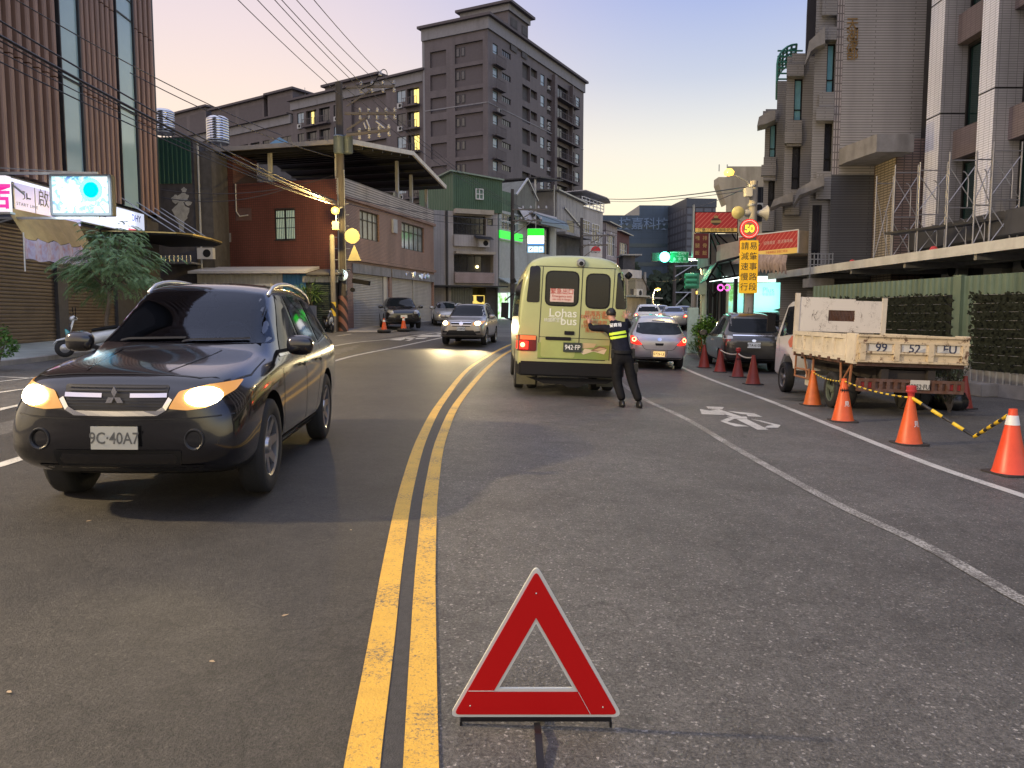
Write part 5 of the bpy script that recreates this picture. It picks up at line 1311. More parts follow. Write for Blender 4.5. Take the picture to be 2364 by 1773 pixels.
# VEHICLES
def paintm(name,c,metal=.3,rough=.3,coat=1.0,dirt=.15):
 m = mat(name,c,rough,metal,var=dirt,scale=2.5,coat=coat); return m
def roundpoly(pts,r,n=4):
 out = []; k = len(pts)
 for i in range(k):
  p0 = Vector(pts[i - 1]); p = Vector(pts[i]); p1 = Vector(pts[(i + 1) % k])
  a = (p0 - p); b = (p1 - p); rr = min(r,a.length * .45,b.length * .45)
  a = p + a.normalized() * rr; b = p + b.normalized() * rr
  for j in range(n + 1):
   t = j / n; out.append(tuple((1 - t) ** 2 * a + 2 * t * (1 - t) * p + t * t * b))
 return out
SUVT = [(0,.42,.62,.84,.60,.50),(.05,.36,.66,.93,.77,.60),(.16,.31,.74,.985,.855,.68),(.42,.23,.86,1.02,.89,.72),(.85,.22,.93,1.07,.90,.72),(1.14,.22,.965,1.11,.90,.70),
  (1.26,.22,.975,1.17,.90,.68),(1.86,.22,1.0,1.575,.90,.61),(2.02,.22,1.0,1.63,.90,.605),(2.5,.22,1.01,1.665,.90,.61),(3.3,.22,1.03,1.655,.90,.60),(3.9,.23,1.05,1.61,.895,.585),
  (4.16,.25,1.06,1.54,.885,.57),(4.46,.27,1.06,1.19,.86,.64),(4.57,.31,1.0,1.06,.83,.62),(4.64,.38,.84,.93,.76,.55)]
HATT = [(0,.32,.5,.66,.58,.45),(.08,.22,.6,.76,.73,.56),(.33,.2,.76,.87,.81,.63),(.8,.2,.86,.97,.84,.65),(1.03,.2,.9,1.02,.845,.65),(1.13,.2,.91,1.075,.85,.63),(1.85,.2,.95,1.44,.85,.56),(2.3,.2,.96,1.52,.85,.57),
  (3.0,.2,.97,1.53,.85,.57),(3.66,.21,1.0,1.48,.84,.565),(3.86,.22,1.0,1.40,.835,.57),(4.1,.25,.97,1.07,.815,.62),(4.2,.27,.9,.98,.80,.60),(4.30,.33,.74,.86,.73,.52)]
SEDT = [(0,.32,.5,.66,.58,.45),(.08,.22,.58,.74,.73,.56),(.35,.2,.74,.84,.82,.64),(.9,.2,.83,.93,.85,.66),(1.2,.2,.87,.98,.86,.66),(1.3,.2,.88,1.02,.86,.64),(2.05,.2,.9,1.38,.865,.55),(2.4,.2,.9,1.44,.865,.56),
  (3.0,.2,.91,1.43,.865,.56),(3.35,.21,.92,1.37,.86,.55),(3.95,.22,.93,1.06,.85,.62),(4.2,.24,.92,1.03,.83,.64),(4.42,.28,.88,.99,.79,.62),(4.5,.36,.72,.88,.70,.52)]
class Car:
 def __init__(s, name, label, tab, L, Wd, H, paint, wheels, wr, loc, heading, scale=1.0, group=None, roll=0.0, lev=2, cat='car'):
  """heading: world angle of the car's forward axis"""
  s.root = thing(name,label,cat,loc,0,group,rot=(roll * math.cos(heading) if False else 0,0,heading))
  s.root.rotation_mode = 'XYZ'; s.root.rotation_euler = (roll, 0, heading); s.root.scale = (scale,) * 3
  l0 = tab[-1][0]; w0 = max(t[4] for t in tab); h0 = max(t[3] for t in tab)
  kx_,ky_,kz_ = L / l0,Wd / 2 / w0,H / h0
  s.L,s.tab = L,[(a * kx_,b * kz_,c * kz_,d * kz_,e * ky_,f * ky_) for a,b,c,d,e,f in tab]
  s.kx,s.ky,s.kz = kx_,ky_,kz_
  bm = bmesh.new(); rings = []
  for (q,zb,zs,zt,w,wt) in s.tab:
   x = L / 2 - q; dz = zt - zs
   half = [(0,zb),(.78 * w,zb),(.955 * w,zb + .08),(w,zb + .42 * (zs - zb)),(w * .992,zs - .09),(w * .955,zs),(w * .955 + (wt - w * .955) * .55,zs + dz * .5),(wt,zt - .06 * min(1,dz / .3)),(wt * .86,zt - .012),(wt * .45,zt + .008),(0,zt + .014)]
   ring = [(x,y,z) for y,z in half] + [(x,-y,z) for y,z in reversed(half[1:-1])]
   rings.append([bm.verts.new(v) for v in ring])
  n = len(rings[0])
  for a,b in zip(rings[:-1],rings[1:]):
   for k in range(n): bm.faces.new((a[k],a[(k + 1) % n],b[(k + 1) % n],b[k]))
  for rg,sg_ in ((rings[0],1),(rings[-1],-1)):
   c = Vector((0,0,0))
   for v in rg: c += v.co
   c /= n; cv = bm.verts.new(c + Vector((.015 * sg_,0,0)))
   for k in range(n): bm.faces.new((rg[k],cv,rg[(k + 1) % n]) if sg_ > 0 else (rg[k],rg[(k + 1) % n],cv))
  bmesh.ops.recalc_face_normals(bm,faces=bm.faces)
  cl = bm.edges.layers.float.new('crease_edge')
  for rg in rings:
   for j in (5,n - 5):
    pass
  for a,b in zip(rings[:-1],rings[1:]):
   for j in (5,n - 5):
    e = bm.edges.get((a[j],b[j]))
    if e: e[cl] = .45
  me = bpy.data.meshes.new('body'); bm.to_mesh(me); bm.free()
  o = bpy.data.objects.new('body', me); COL.objects.link(o)
  md = o.modifiers.new('s', 'SUBSURF'); md.levels = md.render_levels = lev
  s.r = wr; s.wheels = wheels
  if wheels:
   cb = bmesh.new()
   for q in wheels:
    for sg_ in (-1,1):
     mtx = Matrix.Translation((L / 2 - q, sg_ * (Wd / 2 - .02), wr + .015)) @ Matrix.Rotation(R(90), 4, 'X')
     bmesh.ops.create_cone(cb,cap_ends=True,segments=28,radius1=wr * 1.14,radius2=wr * 1.14,depth=.62,matrix=mtx)
   cm = bpy.data.meshes.new('cut'); cb.to_mesh(cm); cb.free(); co = bpy.data.objects.new('cut', cm); COL.objects.link(co)
   bo = o.modifiers.new('b', 'BOOLEAN'); bo.operation = 'DIFFERENCE'; bo.object = co; bo.solver = 'EXACT'
  dg = bpy.context.evaluated_depsgraph_get(); dg.update()
  me2 = bpy.data.meshes.new_from_object(o.evaluated_get(dg))
  bpy.data.objects.remove(o)
  if wheels: bpy.data.objects.remove(co)
  me2.materials.clear(); me2.materials.append(paint); me2.materials.append(BLACK)
  for p in me2.polygons:
   p.material_index = 0
   c = p.center
   for q in wheels or []:
    d = math.hypot(c.x - (L / 2 - q),c.z - wr - .015)
    if d < wr * 1.15 and (abs(p.normal.y) < .3 or abs(c.y) < Wd / 2 - .2): p.material_index = 1
   if c.z < s.tab[5][1] + .07 : p.material_index = 1
  s.W = Wd
  s.body = link('body', me2, None, s.root, 42)
  b2 = bmesh.new(); b2.from_mesh(me2); s.bvh = BVHTree.FromBMesh(b2); b2.free()
 def X(s,q): return s.L / 2 - q
 def hit(s,a,b,d):
  """a,b: (station,z) for L/R, (y,z) for F/B, (station,y) for T"""
  if d == 'L': o, v = Vector((s.X(a), 4, b)), Vector((0, -1, 0))
  elif d == 'R': o, v = Vector((s.X(a), -4, b)), Vector((0, 1, 0))
  elif d == 'F': o, v = Vector((9, a, b)), Vector((-1, 0, 0))
  elif d == 'B': o, v = Vector((-9, a, b)), Vector((1, 0, 0))
  else: o,v = Vector((s.X(a),b,5)),Vector((0,0,-1))
  h = s.bvh.ray_cast(o,v)
  if h[0] is None:
   t = {'L': Vector((s.X(a), s.W / 2, b)), 'R': Vector((s.X(a), -s.W / 2, b)), 'F': Vector((s.L / 2, a, b)), 'B': Vector((-s.L / 2, a, b)), 'T': Vector((s.X(a), b, 1.5))}[d]
   h = s.bvh.find_nearest(t)
  return h[0],h[1],v
 def decal(s,name,pts,d,m,off=.006,step=.06,par=None,rnd_=0.0):
  if rnd_: pts = roundpoly(pts,rnd_)
  bm = bmesh.new(); vs = [bm.verts.new((a,b,0)) for a,b in pts]; bm.faces.new(vs)
  a0,a1 = min(p[0] for p in pts),max(p[0] for p in pts); b0,b1 = min(p[1] for p in pts),max(p[1] for p in pts)
  for ax,lo,hi in ((0,a0,a1),(1,b0,b1)):
   k = max(1,int((hi - lo) / step))
   for i in range(1,k):
    c = [0,0,0]; c[ax] = lo + (hi - lo) * i / k; nrm = [0,0,0]; nrm[ax] = 1
    bmesh.ops.bisect_plane(bm,geom=bm.verts[:] + bm.edges[:] + bm.faces[:],plane_co=c,plane_no=nrm)
  bmesh.ops.triangulate(bm,faces=bm.faces)
  flip = d in 'LB'
  for v in bm.verts:
   h,nr,dr = s.hit(v.co.x,v.co.y,d)
   v.co = h + nr * off
  bmesh.ops.recalc_face_normals(bm,faces=bm.faces)
  bm.normal_update()
  out_ = {'L': Vector((0, 1, 0)), 'R': Vector((0, -1, 0)), 'F': Vector((1, 0, 0)), 'B': Vector((-1, 0, 0)), 'T': Vector((0, 0, 1))}[d]
  if sum((f.normal.dot(out_) * f.calc_area() for f in bm.faces)) < 0: bmesh.ops.reverse_faces(bm,faces=bm.faces)
  me = bpy.data.meshes.new(name); bm.to_mesh(me); bm.free()
  return link(name,me,m,par or s.root,180)
 def line(s,name,pl,d,m=None,w=.011,off=.004,par=None,step=.08):
  """seam following a polyline over the body"""
  mb = MB(); pts = []
  for (a,b) in zip(pl[:-1],pl[1:]):
   k = max(1,int(math.dist(a,b) / step)); pts += [(a[0] + (b[0] - a[0]) * i / k,a[1] + (b[1] - a[1]) * i / k) for i in range(k)]
  pts.append(pl[-1])
  for i,p in enumerate(pts):
   q = Vector(pts[min(i + 1,len(pts) - 1)]) - Vector(pts[max(i - 1,0)]); q.normalize(); n_ = Vector((-q.y,q.x)) * w / 2
   for g_ in (1,-1):
    h,nr,_ = s.hit(p[0] + n_.x * g_,p[1] + n_.y * g_,d); mb.v.append(tuple(h + nr * off))
   if i: k = (i - 1) * 2; mb.f.append((k,k + 1,k + 3,k + 2))
  return mb.build(name,m or BLACK,par or s.root)
 def wheel(s,q,side,rimm,spokes=7,width=.21,lit=False):
  r = s.r; x = s.X(q); y = side * (s.W / 2 - width / 2 - .012); sg_ = side
  hub = MB().lathe([(r * .55, -.03 * sg_), (r * .5, .01 * sg_), (.0, .01 * sg_)], 20, (x, y + .02 * sg_, r), 'y').build('wheel', DARKMETAL, s.root)
  w2 = width / 2
  MB().lathe([(r * .64, -w2), (r * .9, -w2), (r * .985, -w2 * .82), (r, -w2 * .5), (r, w2 * .5), (r * .985, w2 * .82), (r * .9, w2), (r * .7, w2 * .98), (r * .64, w2 * .85)], 32, (x, y, r), 'y', False).build('tyre', RUBBER, hub, 50)
  m = MB(); yo = w2 * .8 * sg_
  m.lathe([(r * .66, yo), (r * .645, yo + .012 * sg_), (r * .60, yo), (r * .60, yo - .05 * sg_)], 32, (x, y, r), 'y', False)
  for k in range(spokes):
   a = 2 * math.pi * k / spokes + .3; c,t_ = math.cos(a),math.sin(a)
   wi,wo = r * .13,r * .075
   pi = Vector((x + c * r * .1,y + yo - .035 * sg_,r + t_ * r * .1)); po = Vector((x + c * r * .62,y + yo,r + t_ * r * .62)); tn = Vector((-t_,0,c)); bk = Vector((0,-.03 * sg_,0))
   m.add([pi + tn * wi,pi - tn * wi,po - tn * wo,po + tn * wo,pi + tn * wi + bk,pi - tn * wi + bk,po - tn * wo + bk,po + tn * wo + bk],[(0,1,2,3),(4,7,6,5),(0,4,5,1),(1,5,6,2),(2,6,7,3),(3,7,4,0)])
  m.lathe([(r * .2, yo - .04 * sg_), (r * .16, yo - .005 * sg_), (0, yo)], 14, (x, y, r), 'y')
  m.build('rim', rimm, hub, 40)
 def mirror(s,q,z,side,m,sc=1.0):
  h, nr, _ = s.hit(q, z, 'L' if side > 0 else 'R')
  bm = bmesh.new(); bmesh.ops.create_icosphere(bm,subdivisions=3,radius=1)
  for v in bm.verts:
   e = lambda t: math.copysign(abs(t) ** .72,t)
   v.co = Vector((e(v.co.x) * .075,e(v.co.y) * .125,e(v.co.z) * .085)) * sc
   if v.co.x < -.02 * sc: v.co.x = -.02 * sc
   v.co += Vector((.02,h.y + side * .2 * sc,z + .07 * sc)); v.co.x += h.x
  me = bpy.data.meshes.new('mirror'); bm.to_mesh(me); bm.free(); o = link('mirror', me, m, s.root, 180)
  MB().bar((h.x + .02, h.y - side * .02, z + .01), (h.x + .02, h.y + side * .14 * sc, z + .04), .05, .03).build('stalk', BLACK, o)
  return o
 def plate(s,end,z,txt,w=.32,h=.15,base=None,ink=None,off=.03,sx=.9):
  d = 'F' if end > 0 else 'B'
  p,nr,_ = s.hit(0,z,d); x = p.x + end * off
  for yy in (-w / 2,w / 2):
   for zz in (z - h / 2,z + h / 2):
    pp = s.hit(yy,zz,d)[0]; x = max(x * end,(pp.x + end * .012) * end) * end
  o = MB().box(x, x + end * .01, -w / 2, w / 2, z - h / 2, z + h / 2).build('license_plate', base or PLATEW, s.root)
  if txt: text(txt, h * .72, ink or PLATEK, o, (x + end * .0125, 0, z - h * .03), xdir=(0, end, 0), bold=.012, sx=sx, name='plate_number')
  return o
PLATEW = mat('plate_white', (.62, .63, .58), .4, var=.08)
PLATEK = mat('plate_black', (.012, .012, .012), .5, var=0)
CARGL = mat('car_glass', (.010, .013, .018), .05, var=.1, spec=.13)
RIM = mat('alloy_rim', (.42, .42, .43), .3, .85, var=.12)
RIMD = mat('dusty_alloy_rim', (.30, .29, .28), .4, .7, var=.15)
REDG = emit('lit_tail_lamp', (1.0, .03, .015), 1.2, (.5, .01, .01)); REDHOT = emit('tail_bulb', (1.0, .25, .10), 7)
REDOFF = mat('tail_lamp_off', (.22, .012, .012), .15, var=.1, spec=.8)
AMB = emit('lit_headlamp_lens', (1.0, .40, .06), .55, (.3, .2, .1)); HOT = emit('headlamp_bulb', (1.0, .86, .50), 22)
CLEAR = mat('clear_lamp_lens', (.35, .36, .36), .08, .4, var=.1, spec=.9)
def spotlamp(par,name,loc,direction,energy,ang,blend=.6,col=(1,.78,.42),rad=.06):
 l = bpy.data.lights.new(name, 'SPOT'); l.energy = energy; l.spot_size = R(ang); l.spot_blend = blend; l.color = col; l.shadow_soft_size = rad
 o = bpy.data.objects.new(name, l); o.location = loc; o.rotation_euler = Vector(direction).to_track_quat('-Z', 'Y').to_euler(); o.parent = par; COL.objects.link(o); return o
def suvdetail(c, trim, glass=CARGL, rim=RIM, rails=True, lit=True, plate='', mirrors=True, faces='FL', spokes=7, grille=True, shape='wide'):
 """windows, lamps, seams of an SUV given in SUVT fractions"""
 kx_,ky_,kz_ = c.kx,c.ky,c.kz
 Q = lambda *pp: [(a * kx_,b * kz_) for a,b in pp]; Y = lambda *pp: [(a * ky_,b * kz_) for a,b in pp]
 c.decal('windshield', Y((-.76, 1.145), (.76, 1.145), (.735, 1.2), (.56, 1.565), (.3, 1.592), (-.3, 1.592), (-.56, 1.565), (-.735, 1.2)), 'F', glass, .005, rnd_=.03)
 MB().build  # noqa
 for sd, d in ((1, 'L'), (-1, 'R')):
  c.decal('window', Q((1.52, 1.06), (2.32, 1.075), (2.30, 1.555), (2.12, 1.555)), d, glass, .005, rnd_=.04)
  c.decal('window', Q((2.42, 1.08), (3.22, 1.10), (3.14, 1.555), (2.41, 1.56)), d, glass, .005, rnd_=.04)
  c.decal('window', Q((3.32, 1.105), (4.0, 1.2), (3.86, 1.49), (3.24, 1.55)), d, glass, .005, rnd_=.05)
  c.line('window_trim', Q((1.45, 1.04), (2.4, 1.055), (3.3, 1.08), (4.0, 1.15)), d, CHROME, .02, .007)
  dl = c.line('door_seam', Q((1.38, 1.02), (1.36, .62), (1.42, .34)), d)
  c.line('door_seam', Q((2.37, 1.05), (2.38, .34)), d)
  c.line('door_seam', Q((3.28, 1.08), (3.22, .85), (3.05, .6), (2.98, .40)), d)
  c.line('sill_trim', Q((1.3, .33), (3.05, .33)), d, BLACK, .09, .006)
  for q in (2.22,3.1):
   h, nr, _ = c.hit(q * kx_, .93 * kz_, d); MB().box(h.x - .1, h.x + .08, h.y + sd * .012, h.y + sd * .045, h.z - .018, h.z + .018).build('door_handle', trim, c.root, bevel=.008)
  c.mirror(1.5 * kx_,1.06 * kz_,sd,trim) if mirrors else None
  for q in c.wheels: c.wheel(q,sd,rim,spokes)
  if rails:
   y0 = sd * .60 * ky_; m = MB(); pts = []
   for i in range(13):
    t = i / 12; q = (1.98 + t * 1.95) * kx_; h = c.hit(q, y0 * (.98), 'T')[0]; e = math.sin(math.pi * t) ** .35
    pts.append((h.x,h.y,h.z + .005 + .075 * e))
   m.tube(pts, .02, 8); m.build('roof_rail', ALU, c.root, 180)
 c.decal('rear_window', Y((-.66, 1.16), (.66, 1.16), (.55, 1.5), (-.55, 1.5)), 'B', glass, .006, rnd_=.06)
# black SUV driving towards the camera
BLKP = paintm('black_car_paint', (.007, .0065, .008), .1, .2, dirt=.25)
fw = G(592,1137); rw_ = G(752,1009)
sc_ = 1.035
hd = math.atan2(fw.y - rw_.y,fw.x - rw_.x) + R(2)
SP = Car('suv', 'large black SUV with lit amber headlamps driving towards the camera', SUVT, 4.64, 1.80, 1.68, BLKP, (.93, 3.60), .37, (0, 0, 0), hd, sc_, roll=-.02, lev=2)
fv = Vector((math.cos(hd),math.sin(hd),0)); lv = Vector((-fv.y,fv.x,0))
loc = Vector((fw.x,fw.y,0)) - fv * ((2.32 - .93) * sc_) - lv * (.66 * sc_); loc.z = gz(loc.x,loc.y); SP.root.location = loc; SP.root.scale = (sc_,sc_ * .89,sc_)
c = SP; suvdetail(c,BLKP)
bm = bmesh.new(); bm.from_mesh(SP.body.data); tx = SP.L / 2
dead = [f for f in bm.faces if all(tx - 1.92 < v.co.x < tx - 1.24 and v.co.z > 1.12 and abs(v.co.y) < .74 - (v.co.z - 1.12) * .42 for v in f.verts)]
bmesh.ops.delete(bm, geom=dead, context='FACES'); bm.to_mesh(SP.body.data); bm.free()
WSG = bpy.data.materials.new('tinted_windshield'); WSG.use_nodes = True; t_ = WSG.node_tree; t_.nodes.clear(); n_ = t_.nodes.new; gl = n_('ShaderNodeBsdfGlossy'); gl.inputs['Roughness'].default_value = .03; gl.inputs['Color'].default_value = (.75, .82, .95, 1); tp_ = n_('ShaderNodeBsdfTransparent'); tp_.inputs['Color'].default_value = (.42, .46, .50, 1); fr0 = n_('ShaderNodeFresnel'); fr0.inputs['IOR'].default_value = 1.45; mxs = n_('ShaderNodeMixShader'); ot = n_('ShaderNodeOutputMaterial')
t_.links.new(fr0.outputs[0],mxs.inputs[0]); t_.links.new(tp_.outputs[0],mxs.inputs[1]); t_.links.new(gl.outputs[0],mxs.inputs[2]); t_.links.new(mxs.outputs[0],ot.inputs[0])
ws = [o for o in SP.root.children if o.name.startswith('windshield')][0]; ws.data.materials[0] = WSG
INT = mat('cabin_cloth', (.10, .095, .09), .8, var=.2); LIN = mat('cabin_lining', (.16, .155, .15), .9, var=.1)
MB().box(tx - 1.5, tx - 1.25, -.7, .7, .95, 1.09).build('dashboard', mat('dashboard_black', (.02, .02, .02), .7), SP.root, bevel=.03)
for sd in (1,-1):
 o = MB().box(tx - 2.5, tx - 2.32, sd * .36 - .24, sd * .36 + .24, .6, 1.24).build('seat', INT, SP.root, bevel=.05); MB().box(tx - 2.5, tx - 2.4, sd * .36 - .12, sd * .36 + .12, 1.27, 1.44).build('headrest', INT, o, bevel=.04)
m = MB(); m.lathe([(.19 + .018 * math.cos(k * R(45)), .018 * math.sin(k * R(45))) for k in range(9)], 24, (tx - 1.62, .36, 1.12), 'x', False); m.build('steering_wheel', BLACK, SP.root, 180)
MB().box(tx - 1.93, tx - 1.90, -.11, .11, 1.44, 1.50).build('rear_view_mirror', BLACK, SP.root, bevel=.01)
MB().box(tx - 3.9, tx - 3.85, -.7, .7, .5, 1.5).build('cabin_rear', LIN, SP.root)
GR = mat('grille_black', (.008, .008, .008), .45, var=.1)
c.decal('grille', [(-.37, .915), (.37, .915), (.35, .80), (.31, .755), (-.31, .755), (-.35, .80)], 'F', GR, .008, rnd_=.02)
for z0 in (.90, .88, .82, .80, .78): c.line('grille_slat', [(-.345, z0), (.345, z0)], 'F', DARKMETAL, .008, .012)
c.line('grille_bar', [(-.36, .85), (-.10, .847)], 'F', CHROME, .026, .016); c.line('grille_bar', [(.10, .847), (.36, .85)], 'F', CHROME, .026, .016)
c.line('grille_trim', [(-.385, .83), (-.345, .765), (-.29, .735), (0, .73), (.29, .735), (.345, .765), (.385, .83)], 'F', CHROME, .032, .016)
em = MB(); ex = c.hit(0, .85, 'F')[0].x + .03
for k in range(3):
 a = R(90 + 120 * k); u = Vector((0,math.cos(a),math.sin(a))); v = Vector((0,-u.z,u.y)); b = Vector((ex,0,.84))
 em.poly([b,b + u * .036 + v * .021,b + u * .072,b + u * .036 - v * .021],(.012,0,0))
em.build('badge', CHROME, c.root)
for sd in (1,-1):
 o = c.decal('headlight', [(sd * .37, .765), (sd * .50, .755), (sd * .63, .77), (sd * .775, .87), (sd * .785, .93), (sd * .62, .915), (sd * .44, .875)], 'F', AMB, .010, .04, rnd_=.015)
 c.decal('bulb', [(sd * .60 + .115 * math.cos(k * R(20)), .838 + .060 * math.sin(k * R(20))) for k in range(18)], 'F', HOT, .020, .05, par=o)
 f = c.hit(sd * .55, .56, 'F')[0]
 o = MB().lathe([(.07, .0), (.064, .02), (.055, .012), (.05, -.01), (.0, -.012)], 20, (f.x - .005, sd * .55, .56), 'x').build('fog_light', GR, c.root); MB().lathe([(.075, 0), (.07, .02), (.064, .02)], 20, (f.x - .004, sd * .55, .56), 'x', False).build('ring', DARKMETAL, o)
 spotlamp(c.root, 'headlamp_beam', (2.36, sd * .66, .87), (1, sd * .06, -.12), 28, 70)
c.decal('lower_grille', [(-.44, .38), (.44, .38), (.46, .49), (-.46, .49)], 'F', GR, .007, rnd_=.03)
c.line('bumper_seam', [(-.8, .72), (-.5, .70), (0, .69), (.5, .70), (.8, .72)], 'F', GR, .010, .006)
c.decal('skid_plate', [(-.55, .325), (.55, .325), (.6, .385), (-.6, .385)], 'F', DARKMETAL, .006)
c.line('hood_seam', [(1.1, .78), (.6, .80), (.28, .74), (.14, .55), (.115, 0), (.14, -.55), (.28, -.74), (.6, -.8), (1.1, -.78)], 'T', GR, .010, .004)
c.line('hood_crease', [(1.05, .42), (.5, .36), (.2, .30)], 'T', BLKP, .02, .006); c.line('hood_crease', [(1.05, -.42), (.5, -.36), (.2, -.30)], 'T', BLKP, .02, .006)
for yy in (.1, -.45): c.line('wiper', [(yy + .5, 1.18), (yy, 1.165), (yy - .06, 1.15)], 'F', BLACK, .016, .02)
c.plate(1, .575, '9C·40A7', .33, .15, base=mat('blurred_plate', (.45, .44, .36), .5, var=.1), ink=mat('plate_grey_ink', (.10, .10, .09), .5, var=0))
# taupe SUV further back
TAUP = paintm('taupe_car_paint', (.34, .31, .27), .6, .3)
g0 = G(1075,797)
TG = Car('suv', 'taupe compact SUV with both headlamps lit, coming round the bend', SUVT, 4.43, 1.81, 1.68, TAUP, (.9, 3.5), .345, (0, 0, 0), R(-97), 1.0, roll=-.01)
loc = P(1072,797,31); fv = Vector((math.cos(R(-97)),math.sin(R(-97)),0)); loc = loc - fv * 1.5; TG.root.location = (loc.x,loc.y,gz(loc.x,loc.y) + .0)
c = TG; suvdetail(c,TAUP,spokes=5)
c.decal('grille', [(-.42, .93), (.42, .93), (.36, .74), (-.36, .74)], 'F', GR, .008, rnd_=.03)
for z0 in (.90, .80): c.line('grille_bar', [(-.40, z0), (.40, z0)], 'F', CHROME, .022, .014)
c.decal('badge', [(.075 * math.cos(k * R(20)), .85 + .075 * math.sin(k * R(20))) for k in range(18)], 'F', CHROME, .02)
for sd in (1,-1):
 o = c.decal('headlight', [(sd * .46, .79), (sd * .80, .84), (sd * .85, .97), (sd * .58, .95), (sd * .46, .90)], 'F', AMB, .010, .05, rnd_=.03); c.decal('bulb', [(sd * .64 + .10 * math.cos(k * R(20)), .87 + .07 * math.sin(k * R(20))) for k in range(18)], 'F', HOT, .02, par=o)
 c.decal('fog_light', [(sd * .55, .50), (sd * .75, .50), (sd * .75, .58), (sd * .55, .56)], 'F', GR, .008)
 spotlamp(c.root, 'headlamp_beam', (2.25, sd * .64, .87), (1, 0, -.09), 650, 75, 1.0)
c.decal('lower_grille', [(-.62, .42), (.62, .42), (.50, .60), (-.50, .60)], 'F', GR, .007, rnd_=.04); c.decal('bumper_trim', [(-.8, .32), (.8, .32), (.82, .42), (-.82, .42)], 'F', BLACK, .006)
c.plate(1, .66, '2168·S3', .32, .15)
# black parked car by the shutters
g0 = P(945, 768, 39.5); BLK2 = paintm('glossy_black_paint', (.008, .008, .009), .1, .12)
h_ = R(-76)
CY_ = Car('suv', 'glossy black parked SUV with unlit headlamps in front of the silver shutters', SUVT, 4.75, 1.93, 1.68, BLK2, (.95, 3.75), .37, (0, 0, 0), h_, 1.0)
fv = Vector((math.cos(h_),math.sin(h_),0)); loc = P(932,764,40) - fv * 2.2; CY_.root.location = (loc.x,loc.y,gz(loc.x,loc.y) + .04)
c = CY_; suvdetail(c,BLK2,rails=False,rim=RIM,spokes=10)
for sd in (1,-1):
 c.decal('headlight', [(sd * .50, .77), (sd * .72, .76), (sd * .84, .90), (sd * .70, .97), (sd * .55, .93)], 'F', CLEAR, .010, .05, rnd_=.05); c.decal('air_intake', [(sd * .5, .42), (sd * .8, .44), (sd * .8, .6), (sd * .52, .58)], 'F', GR, .008)
c.decal('lower_grille', [(-.4, .40), (.4, .40), (.42, .66), (-.42, .66)], 'F', GR, .008); c.plate(1, .62, '', .34, .15)
# pale saloon behind it
PALE = paintm('pale_silver_paint', (.42, .42, .40), .5, .3)
h_ = R(-96)
def simplecar(name,label,tab,L,Wd,H,paint,wr,px,base_px,Y,heading,group=None,rear=True,front=False,lit=False,spokes=7,wh=None):
 c = Car(name,label,tab,L,Wd,H,paint,wh or (L * .19,L * .78),wr,(0,0,0),heading,1.0,group,lev=1)
 p = P(px,base_px,Y); fv = Vector((math.cos(heading),math.sin(heading),0)); loc = p + fv * (L / 2 - .1) * (1 if rear else -1); c.root.location = (loc.x,loc.y,gz(loc.x,loc.y))
 ky_,kz_,kx_ = c.ky,c.kz,c.kx
 for sd, d in ((1, 'L'), (-1, 'R')):
  for q in c.wheels: c.wheel(q,sd,RIM,spokes)
  hi = max(t[3] for t in tab); zb = .97 if tab is not SUVT else 1.08; zt_ = hi - .12
  a,b = (1.45,3.5) if tab is not SUVT else (1.5,3.95); mid = (a + b) / 2
  c.decal('window', [(a * kx_, zb * kz_), ((mid - .04) * kx_, zb * kz_), ((mid - .04) * kx_, zt_ * kz_), ((a + .55) * kx_, (zt_ - .02) * kz_)], d, CARGL, .006, .1, rnd_=.03)
  c.decal('window', [((mid + .04) * kx_, zb * kz_), (b * kx_, (zb + .03) * kz_), ((b - .25) * kx_, (zt_ - .04) * kz_), ((mid + .04) * kx_, zt_ * kz_)], d, CARGL, .006, .1, rnd_=.03)
  c.mirror(1.5 * kx_,.98 * kz_,sd,paint)
  c.line('door_seam', [(mid * kx_, zb * kz_), (mid * kx_, .32 * kz_)], d)
 zw0,zw1 = (1.0,1.36) if tab is SEDT else (1.08,1.42) if tab is HATT else (1.17,1.57)
 c.decal('windshield', [(-.68 * ky_, zw0 * kz_), (.68 * ky_, zw0 * kz_), (.52 * ky_, zw1 * kz_), (-.52 * ky_, zw1 * kz_)], 'F', CARGL, .006, .1, rnd_=.04)
 zr0,zr1 = (1.09,1.34) if tab is SEDT else (1.08,1.40) if tab is HATT else (1.2,1.5)
 c.decal('rear_window', [(-.62 * ky_, zr0 * kz_), (.62 * ky_, zr0 * kz_), (.5 * ky_, zr1 * kz_), (-.5 * ky_, zr1 * kz_)], 'B', CARGL, .006, .1, rnd_=.05)
 zl = .82 if tab is not SUVT else 1.0
 for sd in (1,-1):
  o = c.decal('tail_light', [(sd * .56 * ky_, (zl - .1) * kz_), (sd * .78 * ky_, (zl - .1) * kz_), (sd * .80 * ky_, (zl + .12) * kz_), (sd * .62 * ky_, (zl + .08) * kz_)], 'B', REDG if lit else REDOFF, .01, .1)
  if lit: c.decal('bulb', [(sd * .70 * ky_ + .06 * math.cos(k * R(30)), zl * kz_ + .05 * math.sin(k * R(30))) for k in range(12)], 'B', REDHOT, .02, .1, par=o)
  c.decal('headlight', [(sd * .45 * ky_, .62 * kz_), (sd * .72 * ky_, .66 * kz_), (sd * .76 * ky_, .78 * kz_), (sd * .5 * ky_, .74 * kz_)], 'F', CLEAR, .01, .1)
 c.plate(-1, .62 * kz_ if tab is not SUVT else .8 * kz_, '', .32, .15)
 return c
simplecar('saloon_car', 'pale silver saloon parked behind the glossy black SUV', SEDT, 4.5, 1.75, 1.45, PALE, .31, 1035, 765, 46, R(-82), rear=False)
